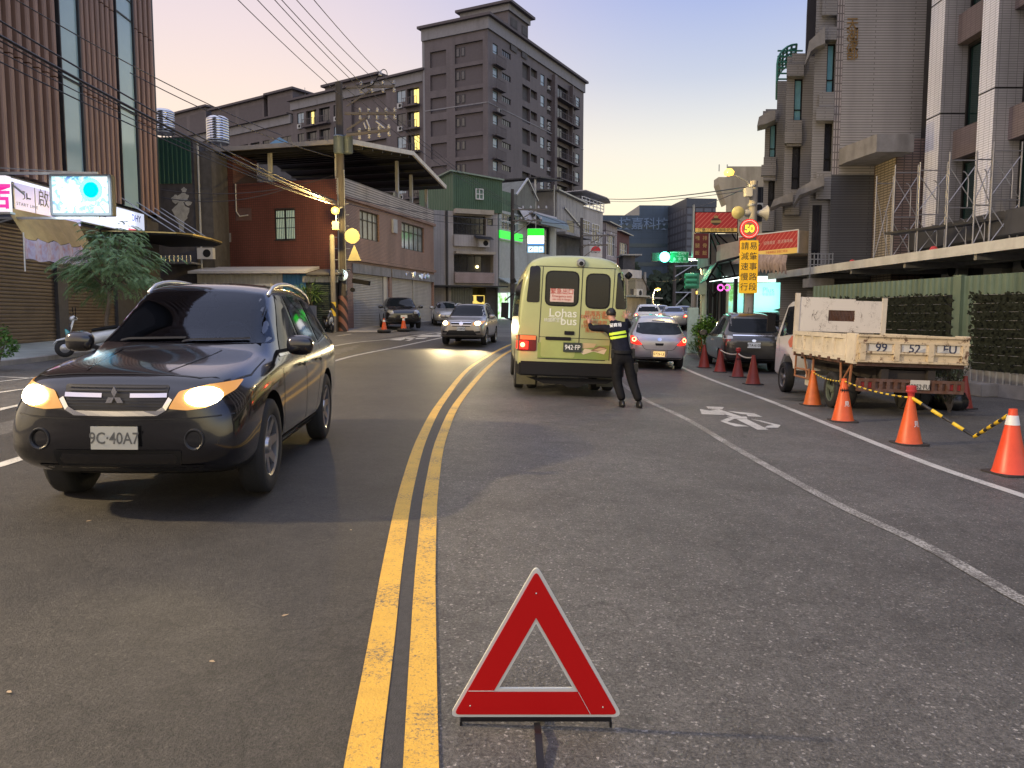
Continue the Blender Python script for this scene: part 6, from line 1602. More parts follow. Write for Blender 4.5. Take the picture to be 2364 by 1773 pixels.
# queue beyond the junction
WHT_C = paintm('white_car_paint', (.55, .55, .54), .1, .3); GREYC = paintm('grey_car_paint', (.16, .16, .165), .5, .3)
simplecar('suv', 'white SUV with glowing tail lamps at the front left of the far queue', SUVT, 4.5, 1.78, 1.66, WHT_C, .34, 1496, 762, 45, R(82), 'cars queuing at the junction', lit=True)
simplecar('saloon_car', 'small pale saloon between the tail lamp SUV and the hatchback roof', SEDT, 4.4, 1.72, 1.45, PALE, .31, 1520, 752, 53, R(78), 'cars queuing at the junction', lit=True)
simplecar('saloon_car', 'silver saloon right of centre in the far queue', SEDT, 4.5, 1.75, 1.46, paintm('silver_queue_paint', (.4, .41, .43), .5, .3), .31, 1555, 756, 48, R(80), 'cars queuing at the junction', lit=True)
simplecar('saloon_car', 'grey saloon at the right end of the far queue beside the pale cabinet', SEDT, 4.5, 1.75, 1.46, GREYC, .31, 1576, 757, 50, R(80), 'cars queuing at the junction', lit=True)
# silver hatchback ahead of the officer
SILP = paintm('silver_car_paint', (.42, .42, .43), .55, .3)
h_ = R(88)
TI = Car('hatchback', 'silver hatchback with glowing brake lamps seen from behind in the right lane', HATT, 4.30, 1.70, 1.64, SILP, (.86, 3.46), .31, (0, 0, 0), h_, 1.0, roll=.03)
p = P(1519,852,23.0); fv = Vector((math.cos(h_),math.sin(h_),0)); loc = p + fv * 2.1; TI.root.location = (loc.x,loc.y,gz(loc.x,loc.y) - .03)
c = TI
c.decal('rear_window', [(-.69, 1.10), (-.5, 1.055), (0, 1.035), (.5, 1.055), (.69, 1.10), (.60, 1.38), (.3, 1.41), (-.3, 1.41), (-.60, 1.38)], 'B', mat('hatch_glass', (.03, .04, .05), .05, var=.5, scale=2, spec=.1), .006, rnd_=.04)
c.decal('spoiler_lamp', [(-.2, 1.44), (.2, 1.44), (.18, 1.46), (-.18, 1.46)], 'B', BLACK, .008)
for sd in (1,-1):
 o = c.decal('tail_light', [(sd * .815, 1.0), (sd * .74, .985), (sd * .64, .86), (sd * .50, .735), (sd * .62, .725), (sd * .815, .765)], 'B', REDG, .01, .05, rnd_=.03)
 c.decal('bulb', [(sd * .735 + .055 * math.cos(k * R(20)), .885 + .065 * math.sin(k * R(20))) for k in range(18)], 'B', REDHOT, .02, par=o)
 l = bpy.data.lights.new('tail_glow', 'POINT'); l.energy = 2.5; l.color = (1, .06, .03); l.shadow_soft_size = .08; lo_ = bpy.data.objects.new('tail_glow', l); lo_.location = (-2.3, sd * .78, .88); lo_.parent = c.root; COL.objects.link(lo_)
 d = 'L' if sd > 0 else 'R'
 for q in c.wheels: c.wheel(q,sd,RIM,6)
 c.decal('window', [(1.45, .99), (2.3, 1.0), (2.28, 1.40), (1.98, 1.40)], d, CARGL, .006, rnd_=.04); c.decal('window', [(2.4, 1.0), (3.3, 1.03), (3.1, 1.39), (2.38, 1.41)], d, CARGL, .006, rnd_=.05)
 c.mirror(1.5, 1.0, sd, SILP); c.line('door_seam', [(2.35, 1.0), (2.36, .32)], d); c.line('door_seam', [(3.3, 1.0), (3.05, .6), (3.0, .35)], d)
c.line('tailgate_seam', [(-.72, 1.04), (-.60, .85), (-.44, .62), (-.36, .585), (.36, .585), (.44, .62), (.60, .85), (.72, 1.04)], 'B', GR, .012, .005)
c.decal('tailgate_handle', [(-.13, .79), (.13, .79), (.11, .72), (-.11, .72)], 'B', BLACK, .012, rnd_=.02); c.decal('badge', [(.065 * math.cos(k * R(20)), .90 + .05 * math.sin(k * R(20))) for k in range(18)], 'B', CHROME, .016)
c.decal('lower_bumper', [(-.78, .24), (.78, .24), (.8, .36), (-.8, .36)], 'B', BLACK, .007)
pf = c.plate(-1, .47, '0726·LE', .34, .155, base=emit('lit_plate', (1.0, .62, .16), .9, (.6, .55, .4)))  # light on the plate put in as the plate's own glow
m = MB(); x = c.hit(0, .47, 'B')[0].x - .055;
for a,b in (((-.25,.565),(.25,.565)),((-.25,.565),(-.20,.375)),((.25,.565),(.20,.375)),((-.20,.375),(.20,.375))): m.bar((x,a[0],a[1]),(x,b[0],b[1]),.018,.018)
m.build('plate_frame', CHROME, c.root)
dm = MB(); dm.box(-.03, .03, -.05, .05, 0, .05); o = dm.build('roof_lamp', emit('teal_roof_lamp', (.0, .55, .50), 1.0), c.root, bevel=.01); h = c.hit(2.2, .0, 'T')[0]; o.location = h
# grey parked car with open view of its tail
GRYP = paintm('bronze_grey_paint', (.055, .053, .05), .6, .28)
h_ = R(84.5)
PK = Car('hatchback', 'dark grey hatchback parked nose away beside the red cones, plate BTA-6105', HATT, 4.35, 1.76, 1.80, GRYP, (.88, 3.5), .32, (0, 0, 0), h_, 1.0, roll=.02)
p = P(1737,852,22.8); fv = Vector((math.cos(h_),math.sin(h_),0)); loc = p + fv * 2.15; PK.root.location = (loc.x,loc.y,gz(loc.x,loc.y) - .02)
c = PK; k_ = c.kz
c.decal('rear_window', [(-.72, 1.22), (-.5, 1.18), (.5, 1.18), (.72, 1.22), (.62, 1.60), (-.62, 1.60)], 'B', CARGL, .006, rnd_=.06)
c.line('tailgate_bar', [(-.6, 1.10), (.6, 1.10)], 'B', CHROME, .03, .012)
for sd in (1,-1):
 c.decal('tail_light', [(sd * .84, 1.10), (sd * .62, 1.08), (sd * .60, 1.0), (sd * .84, .98)], 'B', CLEAR, .01, .05, rnd_=.02); c.decal('reflector', [(sd * .84, .98), (sd * .66, .99), (sd * .68, .93), (sd * .83, .90)], 'B', REDOFF, .01, .05)
 d = 'L' if sd > 0 else 'R'
 for q in c.wheels: c.wheel(q,sd,RIM,9)
 c.decal('window', [(1.35, 1.06), (2.28, 1.08), (2.26, 1.61), (1.95, 1.59)], d, CARGL, .006, rnd_=.04); c.decal('window', [(2.38, 1.08), (3.0, 1.09), (2.95, 1.62), (2.37, 1.63)], d, CARGL, .006, rnd_=.04); c.decal('window', [(3.06, 1.09), (3.5, 1.13), (3.3, 1.57), (3.02, 1.61)], d, CARGL, .006, rnd_=.04)
 c.line('window_trim', [(1.3, 1.03), (3.5, 1.08)], d, CHROME, .015, .007); c.mirror(1.5, 1.05, sd, GRYP); c.line('door_seam', [(2.33, 1.05), (2.34, .32)], d); c.line('door_seam', [(3.15, 1.05), (3.0, .7), (3.0, .35)], d)
 h, nr, _ = c.hit(2.2, .92, d); MB().box(h.x - .1, h.x + .08, h.y + sd * .01, h.y + sd * .04, h.z - .016, h.z + .016).build('door_handle', CHROME, c.root)
c.decal('lower_bumper', [(-.80, .27), (.80, .27), (.8, .42), (-.8, .42)], 'B', BLACK, .007)
c.plate(-1, .82, 'BTA·6105', .38, .16, base=mat('plate_pale_blue', (.50, .56, .62), .4, var=.05), sx=.85)
c.decal('badge', [(.06 * math.cos(k * R(20)), .95 + .04 * math.sin(k * R(20))) for k in range(18)], 'B', CHROME, .016)
h = c.hit(3.3, 0, 'T')[0]; MB().tube([(h.x, 0, h.z), (h.x - .12, 0, h.z + .16)], .008, 6).build('aerial', BLACK, c.root)
# black car nose showing behind,right of the signpost
simplecar('saloon_car', 'black car parked behind the signpost, only its dark glass showing', SUVT, 4.6, 1.8, 1.72, BLK2, .34, 1760, 800, 29.5, R(70), None)
# minibus
class Bus(Car):
 def __init__(s,label,loc,heading,roll,paint):
  s.L, s.W, s.r = 6.4, 2.08, .38; s.root = thing('minibus', label, 'bus', loc); s.root.rotation_euler = (roll, 0, heading)
  L = s.L; prof = [(0,.40),(.93,.40),(.985,.5),(1.0,.8),(1.0,1.35),(.985,1.75),(.95,2.1),(.90,2.38),(.80,2.56),(.62,2.645),(.35,2.68),(0,2.69)]
  st = [(0,.86,2.2,.1),(.1,.93,2.4,.05),(.35,.98,2.6,0),(1,1,2.69,0),(3,1,2.69,0),(5.6,1,2.69,0),(6.1,1.0,2.68,0),(6.27,.99,2.66,0),(6.36,.98,2.58,.02),(6.395,.96,2.46,.04)]
  bm = bmesh.new(); rings = []
  for q,k,zt,up in st:
   ring = [(L / 2 - q,1.04 * k * y,(z + up * (1.2 - z) if z < 1.2 else 1.2 + (z - 1.2) * (zt - 1.2) / 1.49)) for y,z in prof]
   ring += [(x,-y,z) for x,y,z in reversed(ring[1:-1])]; rings.append([bm.verts.new(v) for v in ring])
  n = len(rings[0])
  for a,b in zip(rings[:-1],rings[1:]):
   for k in range(n): bm.faces.new((a[k],a[(k + 1) % n],b[(k + 1) % n],b[k]))
  for rg,sg_ in ((rings[0],1),(rings[-1],-1)):
   inner = [bm.verts.new((v.co.x + .012 * sg_,v.co.y * .8,1.3 + (v.co.z - 1.3) * .8)) for v in rg]; c = bm.verts.new((rg[0].co.x + .016 * sg_,0,1.3))
   for k in range(n):
    bm.faces.new((rg[k],rg[(k + 1) % n],inner[(k + 1) % n],inner[k])); bm.faces.new((inner[k],inner[(k + 1) % n],c))
  bmesh.ops.recalc_face_normals(bm, faces=bm.faces); me = bpy.data.meshes.new('body'); bm.to_mesh(me); bm.free()
  o = bpy.data.objects.new('body', me); COL.objects.link(o); md = o.modifiers.new('s', 'SUBSURF'); md.levels = md.render_levels = 2
  s.wheels = (1.2,4.75); cb = bmesh.new()
  for q in s.wheels:
   for sd in (-1,1):
    bmesh.ops.create_cone(cb, cap_ends=True, segments=28, radius1=.46, radius2=.46, depth=1.0, matrix=Matrix.Translation((L / 2 - q, sd * .95, .38)) @ Matrix.Rotation(R(90), 4, 'X'))
  cm = bpy.data.meshes.new('cut'); cb.to_mesh(cm); cb.free(); co = bpy.data.objects.new('cut', cm); COL.objects.link(co)
  bo = o.modifiers.new('b', 'BOOLEAN'); bo.object = co; bo.solver = 'EXACT'; bo.operation = 'DIFFERENCE'
  dg = bpy.context.evaluated_depsgraph_get(); dg.update(); me2 = bpy.data.meshes.new_from_object(o.evaluated_get(dg)); bpy.data.objects.remove(o); bpy.data.objects.remove(co)
  me2.materials.clear(); me2.materials.append(paint); me2.materials.append(BLACK)
  for p in me2.polygons:
   c = p.center; p.material_index = 0
   if c.z < .58: p.material_index = 1
   for q in s.wheels:
    if math.hypot(c.x - (L / 2 - q),c.z - .38) < .47 and abs(c.y) < .98: p.material_index = 1
  s.body = link('body', me2, None, s.root, 40); b2 = bmesh.new(); b2.from_mesh(me2); s.bvh = BVHTree.FromBMesh(b2); b2.free()
 def proj_text(s, body, size, m, y, z, bold=.015, name='lettering', sx=1.0, off=.006):
  me = text_me(body,size,bold)
  for v in me.vertices:
   h, nr, _ = s.hit(y + v.co.x * -1 * sx, z + v.co.y, 'B'); v.co = (h.x - off, h.y, h.z)
  return link(name,me,m,s.root)
BUSP = paintm('pale_lime_paint', (.36, .39, .17), 0, .32, .6, dirt=.08)
bx = (1316 - CX) / F * 14.45
hb = R(91.2)
BU = Bus('pale lime minibus stopped ahead with rear doors reading Lohas bus, plate 942-FP', (bx - .06, 14.45 + 3.2, gz(bx, 15) + .01), hb, .036, BUSP)
c = BU; BG = mat('bus_dark_glass', (.008, .009, .011), .08, var=.2, spec=.35); SEAM = mat('seam_dark', (.02, .022, .012), .6, var=0)
LX = lambda px: -(px - 1316) / 123.0
LZ = lambda py: (730 - py) / 123.0 + 1.55
def rect(x0,x1,y0,y1): return [(LX(x0),LZ(y0)),(LX(x1),LZ(y0)),(LX(x1),LZ(y1)),(LX(x0),LZ(y1))]
o = c.decal('window', rect(1248, 1326, 630, 711), 'B', BLACK, .005, .08, rnd_=.14); c.decal('pane', rect(1251, 1323, 633, 708), 'B', BG, .009, .08, par=o, rnd_=.12)
o = c.decal('window', rect(1341, 1398, 633, 714), 'B', BLACK, .005, .08, rnd_=.14); c.decal('pane', rect(1344, 1395, 636, 711), 'B', BG, .009, .08, par=o, rnd_=.12)
c.decal('quarter_window', [(LX(1213), LZ(621)), (LX(1236), LZ(622)), (LX(1236), LZ(704)), (LX(1206), LZ(704))], 'B', BG, .006, .06, rnd_=.05)
c.decal('quarter_window', [(LX(1413), LZ(629)), (LX(1431), LZ(629)), (LX(1437), LZ(713)), (LX(1411), LZ(713))], 'B', BG, .006, .06, rnd_=.05)
zt,zb = LZ(621),LZ(832)
c.line('door_seam', [(LX(1225), zt), (LX(1420), zt)], 'B', SEAM, .014)
c.line('door_seam', [(LX(1242), zt), (LX(1240), LZ(700)), (LX(1237), zb), (LX(1393), zb)], 'B', SEAM, .014); c.line('door_seam', [(LX(1333), zt), (LX(1330), zb)], 'B', SEAM, .016); c.line('door_seam', [(LX(1407), zt), (LX(1402), zb)], 'B', SEAM, .014)
c.line('door_seam', [(LX(1238), LZ(782)), (LX(1402), LZ(784))], 'B', SEAM, .010)
c.decal('lower_panel', [(LX(1236), LZ(796)), (LX(1286), LZ(790)), (LX(1330), LZ(801)), (LX(1402), LZ(797)), (LX(1401), zb + .01), (LX(1236), zb + .01)], 'B', paintm('leaf_green_paint', (.22, .30, .07), 0, .35, .6, dirt=.1), .0045, .08)
c.decal('plate_recess', rect(1243, 1322, 786, 829), 'B', paintm('lime_recess', (.33, .38, .12), 0, .35, .5), .007, .08, rnd_=.06)
c.decal('door_handle', rect(1253, 1312, 781, 789), 'B', BLACK, .02, .1, rnd_=.02); c.decal('door_latch', rect(1296, 1319, 767, 776), 'B', BLACK, .015, .1, rnd_=.02)
c.proj_text('Lohas', .215, mat('white_graphic', (.68, .70, .58), .5, var=0), LX(1291), LZ(727), .012, sx=1.05); WG = bpy.data.materials['white_graphic']
c.proj_text('bus', .215, WG, LX(1305), LZ(745), .012, sx=1.05); c.proj_text('Taoyuan', .07, WG, LX(1272), LZ(738), .004); c.proj_text('桃園新生活', .075, WG, LX(1271), LZ(744), .004)
RT = mat('red_orange_lettering', (.48, .10, .03), .5, var=0)
for s_, z_, sz in (('桃園客運', 725, .10), ('0800·053·808', 733, .098), ('桃園市政府', 746, .09), ('1999', 755, .095), ('服務專線', 764, .09)): c.proj_text(s_, sz, RT, LX(1366 if s_ != '1999' else 1345), LZ(z_), .002)
TAN = mat('tan_graphic', (.50, .38, .21), .5, var=.1); TAN2 = mat('brown_graphic', (.22, .13, .07), .5, var=0); TAN3 = mat('cream_graphic', (.62, .53, .36), .5, var=0)
c.decal('picture', [(LX(1336), LZ(816)), (LX(1345), LZ(806)), (LX(1360), LZ(808)), (LX(1396), LZ(806)), (LX(1390), LZ(818)), (LX(1365), LZ(812)), (LX(1342), LZ(820))], 'B', TAN3, .009, .05)
c.decal('picture', [(LX(1340), LZ(793)), (LX(1372), LZ(794)), (LX(1366), LZ(803)), (LX(1338), LZ(806))], 'B', TAN, .009, .05); c.decal('picture', [(LX(1358), LZ(810)), (LX(1378), LZ(799)), (LX(1396), LZ(803)), (LX(1375), LZ(812))], 'B', TAN2, .011, .05)
c.decal('picture', [(LX(1365), LZ(809)), (LX(1380), LZ(803)), (LX(1393), LZ(804)), (LX(1378), LZ(810))], 'B', TAN, .013, .05)
c.decal('sticker', [(LX(1313), LZ(797)), (LX(1317), LZ(800)), (LX(1315), LZ(809)), (LX(1309), LZ(806))], 'B', TAN3, .012, .05)
for a in (0,1):
 x0,x1 = ((1187,1233),(1406,1447))[a]
 o = c.decal('tail_light', rect(x0, x1, 779, 816), 'B', mat('dark_red_lens', (.09, .006, .006), .12, var=.1, spec=.9) if a == 0 else bpy.data.materials['dark_red_lens'], .012, .05, rnd_=.04)
 c.decal('amber_lens', rect(x0 + 2, x1 - 2, 780, 790), 'B', emit('bus_amber_lens', (1, .25, .05), .35, (.4, .12, .05)) if a == 0 else bpy.data.materials['bus_amber_lens'], .02, .05, par=o)
 xc = x0 + 14 if a == 0 else x1 - 14
 o2 = c.decal('red_lens', rect(x0 + 2, x0 + 27, 793, 812) if a == 0 else rect(x1 - 27, x1 - 2, 793, 812), 'B', REDG, .02, .05, par=o)
 p = c.hit(LX(xc), LZ(802), 'B')[0]
 MB().lathe([(.045, -.01), (.03, -.03), (0, -.035)], 14, (p.x - .015, p.y, p.z), 'x').build('bulb', REDHOT, o)
 l = bpy.data.lights.new('tail_glow', 'POINT'); l.energy = 2.5; l.color = (1, .06, .03); l.shadow_soft_size = .08; lo_ = bpy.data.objects.new('tail_glow', l); lo_.location = (p.x - .14, p.y, p.z); lo_.parent = c.root; COL.objects.link(lo_)
c.plate(-1, LZ(804), '942·FP', .345, .175, base=mat('plate_dark_green', (.03, .04, .035), .4), ink=mat('plate_white_ink', (.75, .76, .72), .5, var=0), off=.02, sx=.85)
p = c.hit(LX(1328), LZ(611), 'B')[0]; o = MB().lathe([(.085, .06), (.085, -.03), (.06, -.07), (0, -.075)], 20, (p.x, p.y, p.z), 'x').build('rear_camera', STEEL, c.root, 40); MB().lathe([(.04, -.08), (.0, -.085)], 14, (p.x, p.y, p.z - .01), 'x').build('lens', BLACK, o)
es = c.decal('exit_notice', rect(1260, 1314, 671, 701), 'B', mat('pink_paper', (.62, .46, .40), .6, var=.05), .014, .1)
for s_, z_, sz in (('緊急出口', 678, .115), ('Emergency exit', 688, .062), ('use only in danger', 695, .05)):
 me = text_me(s_,sz,.003)
 for v in me.vertices: h = c.hit(LX(1287) - v.co.x * .95, LZ(z_) + v.co.y, 'B')[0]; v.co = (h.x - .018, h.y, h.z)
 link('lettering', me, mat('notice_red', (.42, .05, .03), .6, var=0) if 'notice_red' not in bpy.data.materials else bpy.data.materials['notice_red'], es)
m = MB(); pr = []
xb = -3.2
m.poly([(xb - .05, -.98, .66), (xb - .05, .98, .66), (xb + .3, 1.045, .67), (xb + .3, -1.045, .67)], (0, 0, -.27)); m.build('bumper', BLACK, c.root, bevel=.03)
m = MB(); m.add([(xb + .1, -.85, .36), (xb + .1, .85, .36), (xb + .1, .5, .24), (xb + .1, .18, .24), (xb + .1, .05, .18), (xb + .1, -.15, .18), (xb + .1, -.3, .25), (xb + .1, -.7, .27)], [tuple(range(8))]); m.build('valance', BLACK, c.root)
FLAP = mat('mudflap', (.10, .095, .06), .7, var=.3)
for sd in (1,-1):
 MB().box(xb + .95, xb + .97, sd * .62, sd * 1.0, .14, .52).build('mudflap', FLAP, c.root)
 for q in c.wheels: c.wheel(q,sd,RIMD,5,.2)
 m = MB().lathe([(.2, -.1), (.35, -.1), (.378, -.06), (.378, .06), (.35, .1), (.2, .1)], 28, (c.X(4.75), sd * .66, .38), 'y'); m.build('inner_tyre', RUBBER, c.root, 50)
 d = 'L' if sd > 0 else 'R'
 for i in range(5): c.decal('window', [(.75 + i * 1.1, 1.5), (1.75 + i * 1.1, 1.5), (1.75 + i * 1.1, 2.2), (.75 + i * 1.1, 2.2)], d, BG, .006, .15, rnd_=.08)
 m = MB(); y = sd * 1.22; m.box(3.0, 3.12, y - .1, y + .1, 1.45, 1.85); m.tube([(3.06, sd * 1.0, 2.1), (3.06, y, 1.9)], .02, 6); m.tube([(3.06, sd * 1.0, 1.4), (3.06, y, 1.45)], .02, 6); m.build('mirror', BLACK, c.root)
m = MB(); m.tube([(2.5, 1.0, 2.35), (2.5, 1.05, 2.45)], .07, 8); m.tube([(-3.0, -1.0, 2.3), (-3.05, -1.05, 2.36)], .06, 8); m.build('marker_lamp', BLACK, c.root)
c.line('gutter', [(.3, 2.36), (6.2, 2.36)], 'L', SEAM, .02, .006, step=.3)
# white tipper truck
hT = R(87); Wt = 1.84
t = thing('tipper_truck', 'small cream tipper truck with rusty tailgate numbered 9952 FU parked by the hoarding', 'truck', (6.74, 13.0, -.235)); t.rotation_euler = (.03, 0, hT)
CREAM = mat('cream_truck_paint', (.60, .54, .43), .5, var=.15, scale=2.5, stain=.25)
def rusty(name,c,amt):
 m = mat(name, c, .6, var=.18, scale=3, bump=.1, bscale=30); tt = m.node_tree; nn = tt.nodes.new; b = tt.nodes['Principled BSDF']
 co = nn('ShaderNodeTexCoord'); n = nn('ShaderNodeTexNoise'); n.inputs['Scale'].default_value = 7; n.inputs['Detail'].default_value = 10; n.inputs['Roughness'].default_value = .75
 tt.links.new(co.outputs['Object'], n.inputs['Vector']); r_ = nn('ShaderNodeMapRange'); r_.inputs[1].default_value = .62 - amt * .2; r_.inputs[2].default_value = .70 - amt * .2
 tt.links.new(n.outputs['Fac'], r_.inputs[0]); mx_ = nn('ShaderNodeMixRGB'); mx_.inputs[2].default_value = (.09, .035, .015, 1)
 src = b.inputs['Base Color'].links[0].from_socket; tt.links.new(src, mx_.inputs[1]); tt.links.new(r_.outputs[0], mx_.inputs[0]); tt.links.new(mx_.outputs[0], b.inputs['Base Color']); return m
RUSTY = rusty('rusty_cream', (.58, .47, .30), .45); RUSTM = rusty('rusty_frame', (.11, .06, .045), .8); CREAM2 = rusty('worn_cream', (.64, .57, .44), .15)
ORG = mat('rusty_orange_tube', (.30, .13, .06), .6, var=.3)
h2 = Wt / 2
m = MB(); z0,z1 = .93,1.40
m.box(0, .05, -h2, h2, z0, z1); m.build('tailgate', RUSTY, t); tg = t.children[-1]
m = MB()
for z in (z0 + .01,z0 + .16,z1 - .14,z1 - .03): m.box(-.035,0,-h2 + .003,h2 - .003,z,z + .035)
for k in range(4): y = -h2 + .08 + (Wt - .16) * k / 3; m.box(-.05,-.002,y - .045,y + .045,z0 + .046,z1 - .142); m.add([(-.05,y - .06,z1 - .31),(-.05,y + .06,z1 - .31),(-.01,y + .075,z1 - .145),(-.01,y - .075,z1 - .145),(0,y - .06,z1 - .31),(0,y + .06,z1 - .31),(0,y + .075,z1 - .145),(0,y - .075,z1 - .145)],[(0,1,2,3),(4,7,6,5),(0,4,5,1),(1,5,6,2),(2,6,7,3),(3,7,4,0)])
m.build('ribs', RUSTY, tg)
PW = mat('white_number_patch', (.58, .55, .47), .55, var=.1, stain=.2)
NUM = mat('navy_number', (.03, .035, .07), .5, var=0)
for y, s_ in ((.53, '99'), (-.02, '52'), (-.60, 'FU')):
 o = MB().quad((-.012, y + .21, z0 + .2), (-.012, y - .21, z0 + .2), (-.012, y - .21, z1 - .145), (-.012, y + .21, z1 - .145)).build('number_patch', PW, tg)
 text(s_, .2, NUM, o, (-.016, y, z0 + .255), xdir=(0, -1, 0), bold=.015, name='number')
m = MB(); m.poly([(-.019, -.06, z0 + .2), (-.019, -.19, z0 + .2), (-.019, -.19, z1 - .2)]); m.poly([(-.019, -.42, z0 + .2), (-.019, -.6, z0 + .2), (-.019, -.55, z0 + .26)]); m.build('peeled_patch', mat('peeled_grey', (.36, .36, .35), .6), tg)
for sd in (1,-1):
 y = sd * h2
 m = MB(); m.box(.055, .42, y - .03, y + .03, z0 - .03, z1 + .02); m.build('corner_post', CREAM2, t)
 m = MB(); m.box(.425, 3.35, y - .025, y + .012, z0, z1); m.build('side_board', CREAM2, t); o = t.children[-1]
 m = MB(); n = 5; w_ = 2.85 / n; yo = y + sd * .012
 for i in range(n + 1): x = .47 + i * w_; m.box(x - .06,x + .06,yo,yo + sd * .035,z0 + .1,z1 - .08)
 m.box(.43,3.34,yo,yo + sd * .04,z1 - .08,z1 - .002); m.box(.43,3.34,yo,yo + sd * .04,z0 + .002,z0 + .1)
 m.build('pressed_frame', CREAM2, o)
 for i in range(6): x = .6 + i * .5; MB().box(x, x + .07, yo + sd * .041, yo + sd * .07, z0 - .04, z0 + .04).build('hinge', RUSTM, o)
m = MB(); m.box(.05, 3.4, -h2 + .03, h2 - .03, z0 - .06, z0); m.build('bed_floor', RUSTM, t)
HB = bpy.data.materials.new('scratched_white'); HB.use_nodes = True; tt = HB.node_tree; nn = tt.nodes.new; b = tt.nodes['Principled BSDF']; b.inputs['Roughness'].default_value = .55
co = nn('ShaderNodeTexCoord'); mixes = None; col = None
def scr(scale,dist,lo_,hi_,stretch):
 mp_ = nn('ShaderNodeMapping'); mp_.inputs['Scale'].default_value = stretch; n = nn('ShaderNodeTexNoise'); n.inputs['Scale'].default_value = scale; n.inputs['Detail'].default_value = 4; n.inputs['Distortion'].default_value = dist
 tt.links.new(co.outputs['Object'], mp_.inputs[0]); tt.links.new(mp_.outputs[0], n.inputs['Vector'])
 a = nn('ShaderNodeMath'); a.operation = 'SUBTRACT'; a.inputs[1].default_value = .5; tt.links.new(n.outputs['Fac'], a.inputs[0]); a2 = nn('ShaderNodeMath'); a2.operation = 'ABSOLUTE'; tt.links.new(a.outputs[0], a2.inputs[0])
 r_ = nn('ShaderNodeMapRange'); r_.inputs[1].default_value = lo_; r_.inputs[2].default_value = hi_; r_.inputs[3].default_value = 1; r_.inputs[4].default_value = 0; tt.links.new(a2.outputs[0], r_.inputs[0])
 n2 = nn('ShaderNodeTexNoise'); n2.inputs['Scale'].default_value = 4; n2.inputs['Detail'].default_value = 5; tt.links.new(co.outputs['Object'], n2.inputs['Vector']); r2 = nn('ShaderNodeMapRange'); r2.inputs[1].default_value = .5; r2.inputs[2].default_value = .62; tt.links.new(n2.outputs['Fac'], r2.inputs[0])
 k = nn('ShaderNodeMath'); k.operation = 'MULTIPLY'; tt.links.new(r_.outputs[0], k.inputs[0]); tt.links.new(r2.outputs[0], k.inputs[1]); return k.outputs[0]
f1 = scr(3.0, 1.6, .004, .012, (1, 2.2, .8)); mx_ = nn('ShaderNodeMixRGB'); mx_.inputs[1].default_value = (.64, .60, .53, 1); mx_.inputs[2].default_value = (.07, .05, .04, 1); tt.links.new(f1, mx_.inputs[0])
f2 = scr(6.5, 2.5, .003, .012, (1, .7, 2.2)); mx2 = nn('ShaderNodeMixRGB'); mx2.inputs[2].default_value = (.16, .10, .06, 1); tt.links.new(mx_.outputs[0], mx2.inputs[1]); tt.links.new(f2, mx2.inputs[0]); tt.links.new(mx2.outputs[0], b.inputs['Base Color'])
zh0,zh1 = z1 + .0,2.12; xh = 3.40
hole = (-.02,.52,zh0 + .40,zh0 + .57)
m = MB()
ya,yb,za,zb_ = -.30,.25,1.63,1.86
for y0,y1,a,b_ in ((-h2,ya,zh0,zh1 - .05),(yb,h2,zh0,zh1),(ya,yb,zh0,za),(ya,yb,zb_,zh1 - .02)): m.box(xh,xh + .03,y0,y1,a,b_)
m.build('headboard', HB, t); o = t.children[-1]
m = MB()
for k in range(9): m.bar((xh + .012,ya + k * .07 - .02,za),(xh + .012,ya + .06 + k * .07,zb_),.012)
for k in range(5): m.bar((xh + .018,ya,za + k * .055),(xh + .018,yb,za + .02 + k * .05),.012)
m.box(xh + .03,xh + .034,ya,yb,za,zb_)
m.build('mesh_grille', RUSTM, o)
m = MB(); m.box(xh - .02, xh + .05, h2 - .06, h2 + .03, zh0 - .1, zh1 + .08); m.box(xh - .02, xh + .05, -h2 - .03, -h2 + .06, zh0 - .1, zh1 + .02); m.build('headboard_posts', CREAM, t)
bm = bmesh.new(); L0,L1 = 3.55,5.05
prof = [(L0,.55),(L0,1.95),(L0 + .12,2.04),(L0 + .75,2.04),(L0 + .95,1.98),(L1 - .05,1.28),(L1,1.1),(L1,.45),(L1 - .1,.38),(L0 + 1.15,.38),(L0 + 1.0,.62),(L0 + .8,.82),(L0 + .45,.84),(L0 + .2,.7),(L0 + .12,.55)]
hw = .84
vs = [[bm.verts.new((x,sd * (hw if z < 1.4 else hw - (z - 1.4) * .12),z)) for x,z in prof] for sd in (-1,1)]
n = len(prof); bm.faces.new(vs[0]); bm.faces.new(list(reversed(vs[1])))
for k in range(n): bm.faces.new((vs[0][k],vs[1][k],vs[1][(k + 1) % n],vs[0][(k + 1) % n]))
bmesh.ops.recalc_face_normals(bm, faces=bm.faces); bmesh.ops.bevel(bm, geom=[e for e in bm.edges if abs(e.verts[0].co.y - e.verts[1].co.y) < .3], offset=.035, segments=2, affect='EDGES')
me = bpy.data.meshes.new('cab'); bm.to_mesh(me); bm.free(); cab = link('cab', me, mat('white_cab_paint', (.58, .57, .55), .35, var=.1, coat=.5, stain=.15), t, 35)
b2 = bmesh.new(); b2.from_mesh(me); cv = Car.__new__(Car); cv.bvh = BVHTree.FromBMesh(b2); b2.free(); cv.L = 0; cv.W = 1.68; cv.root = t
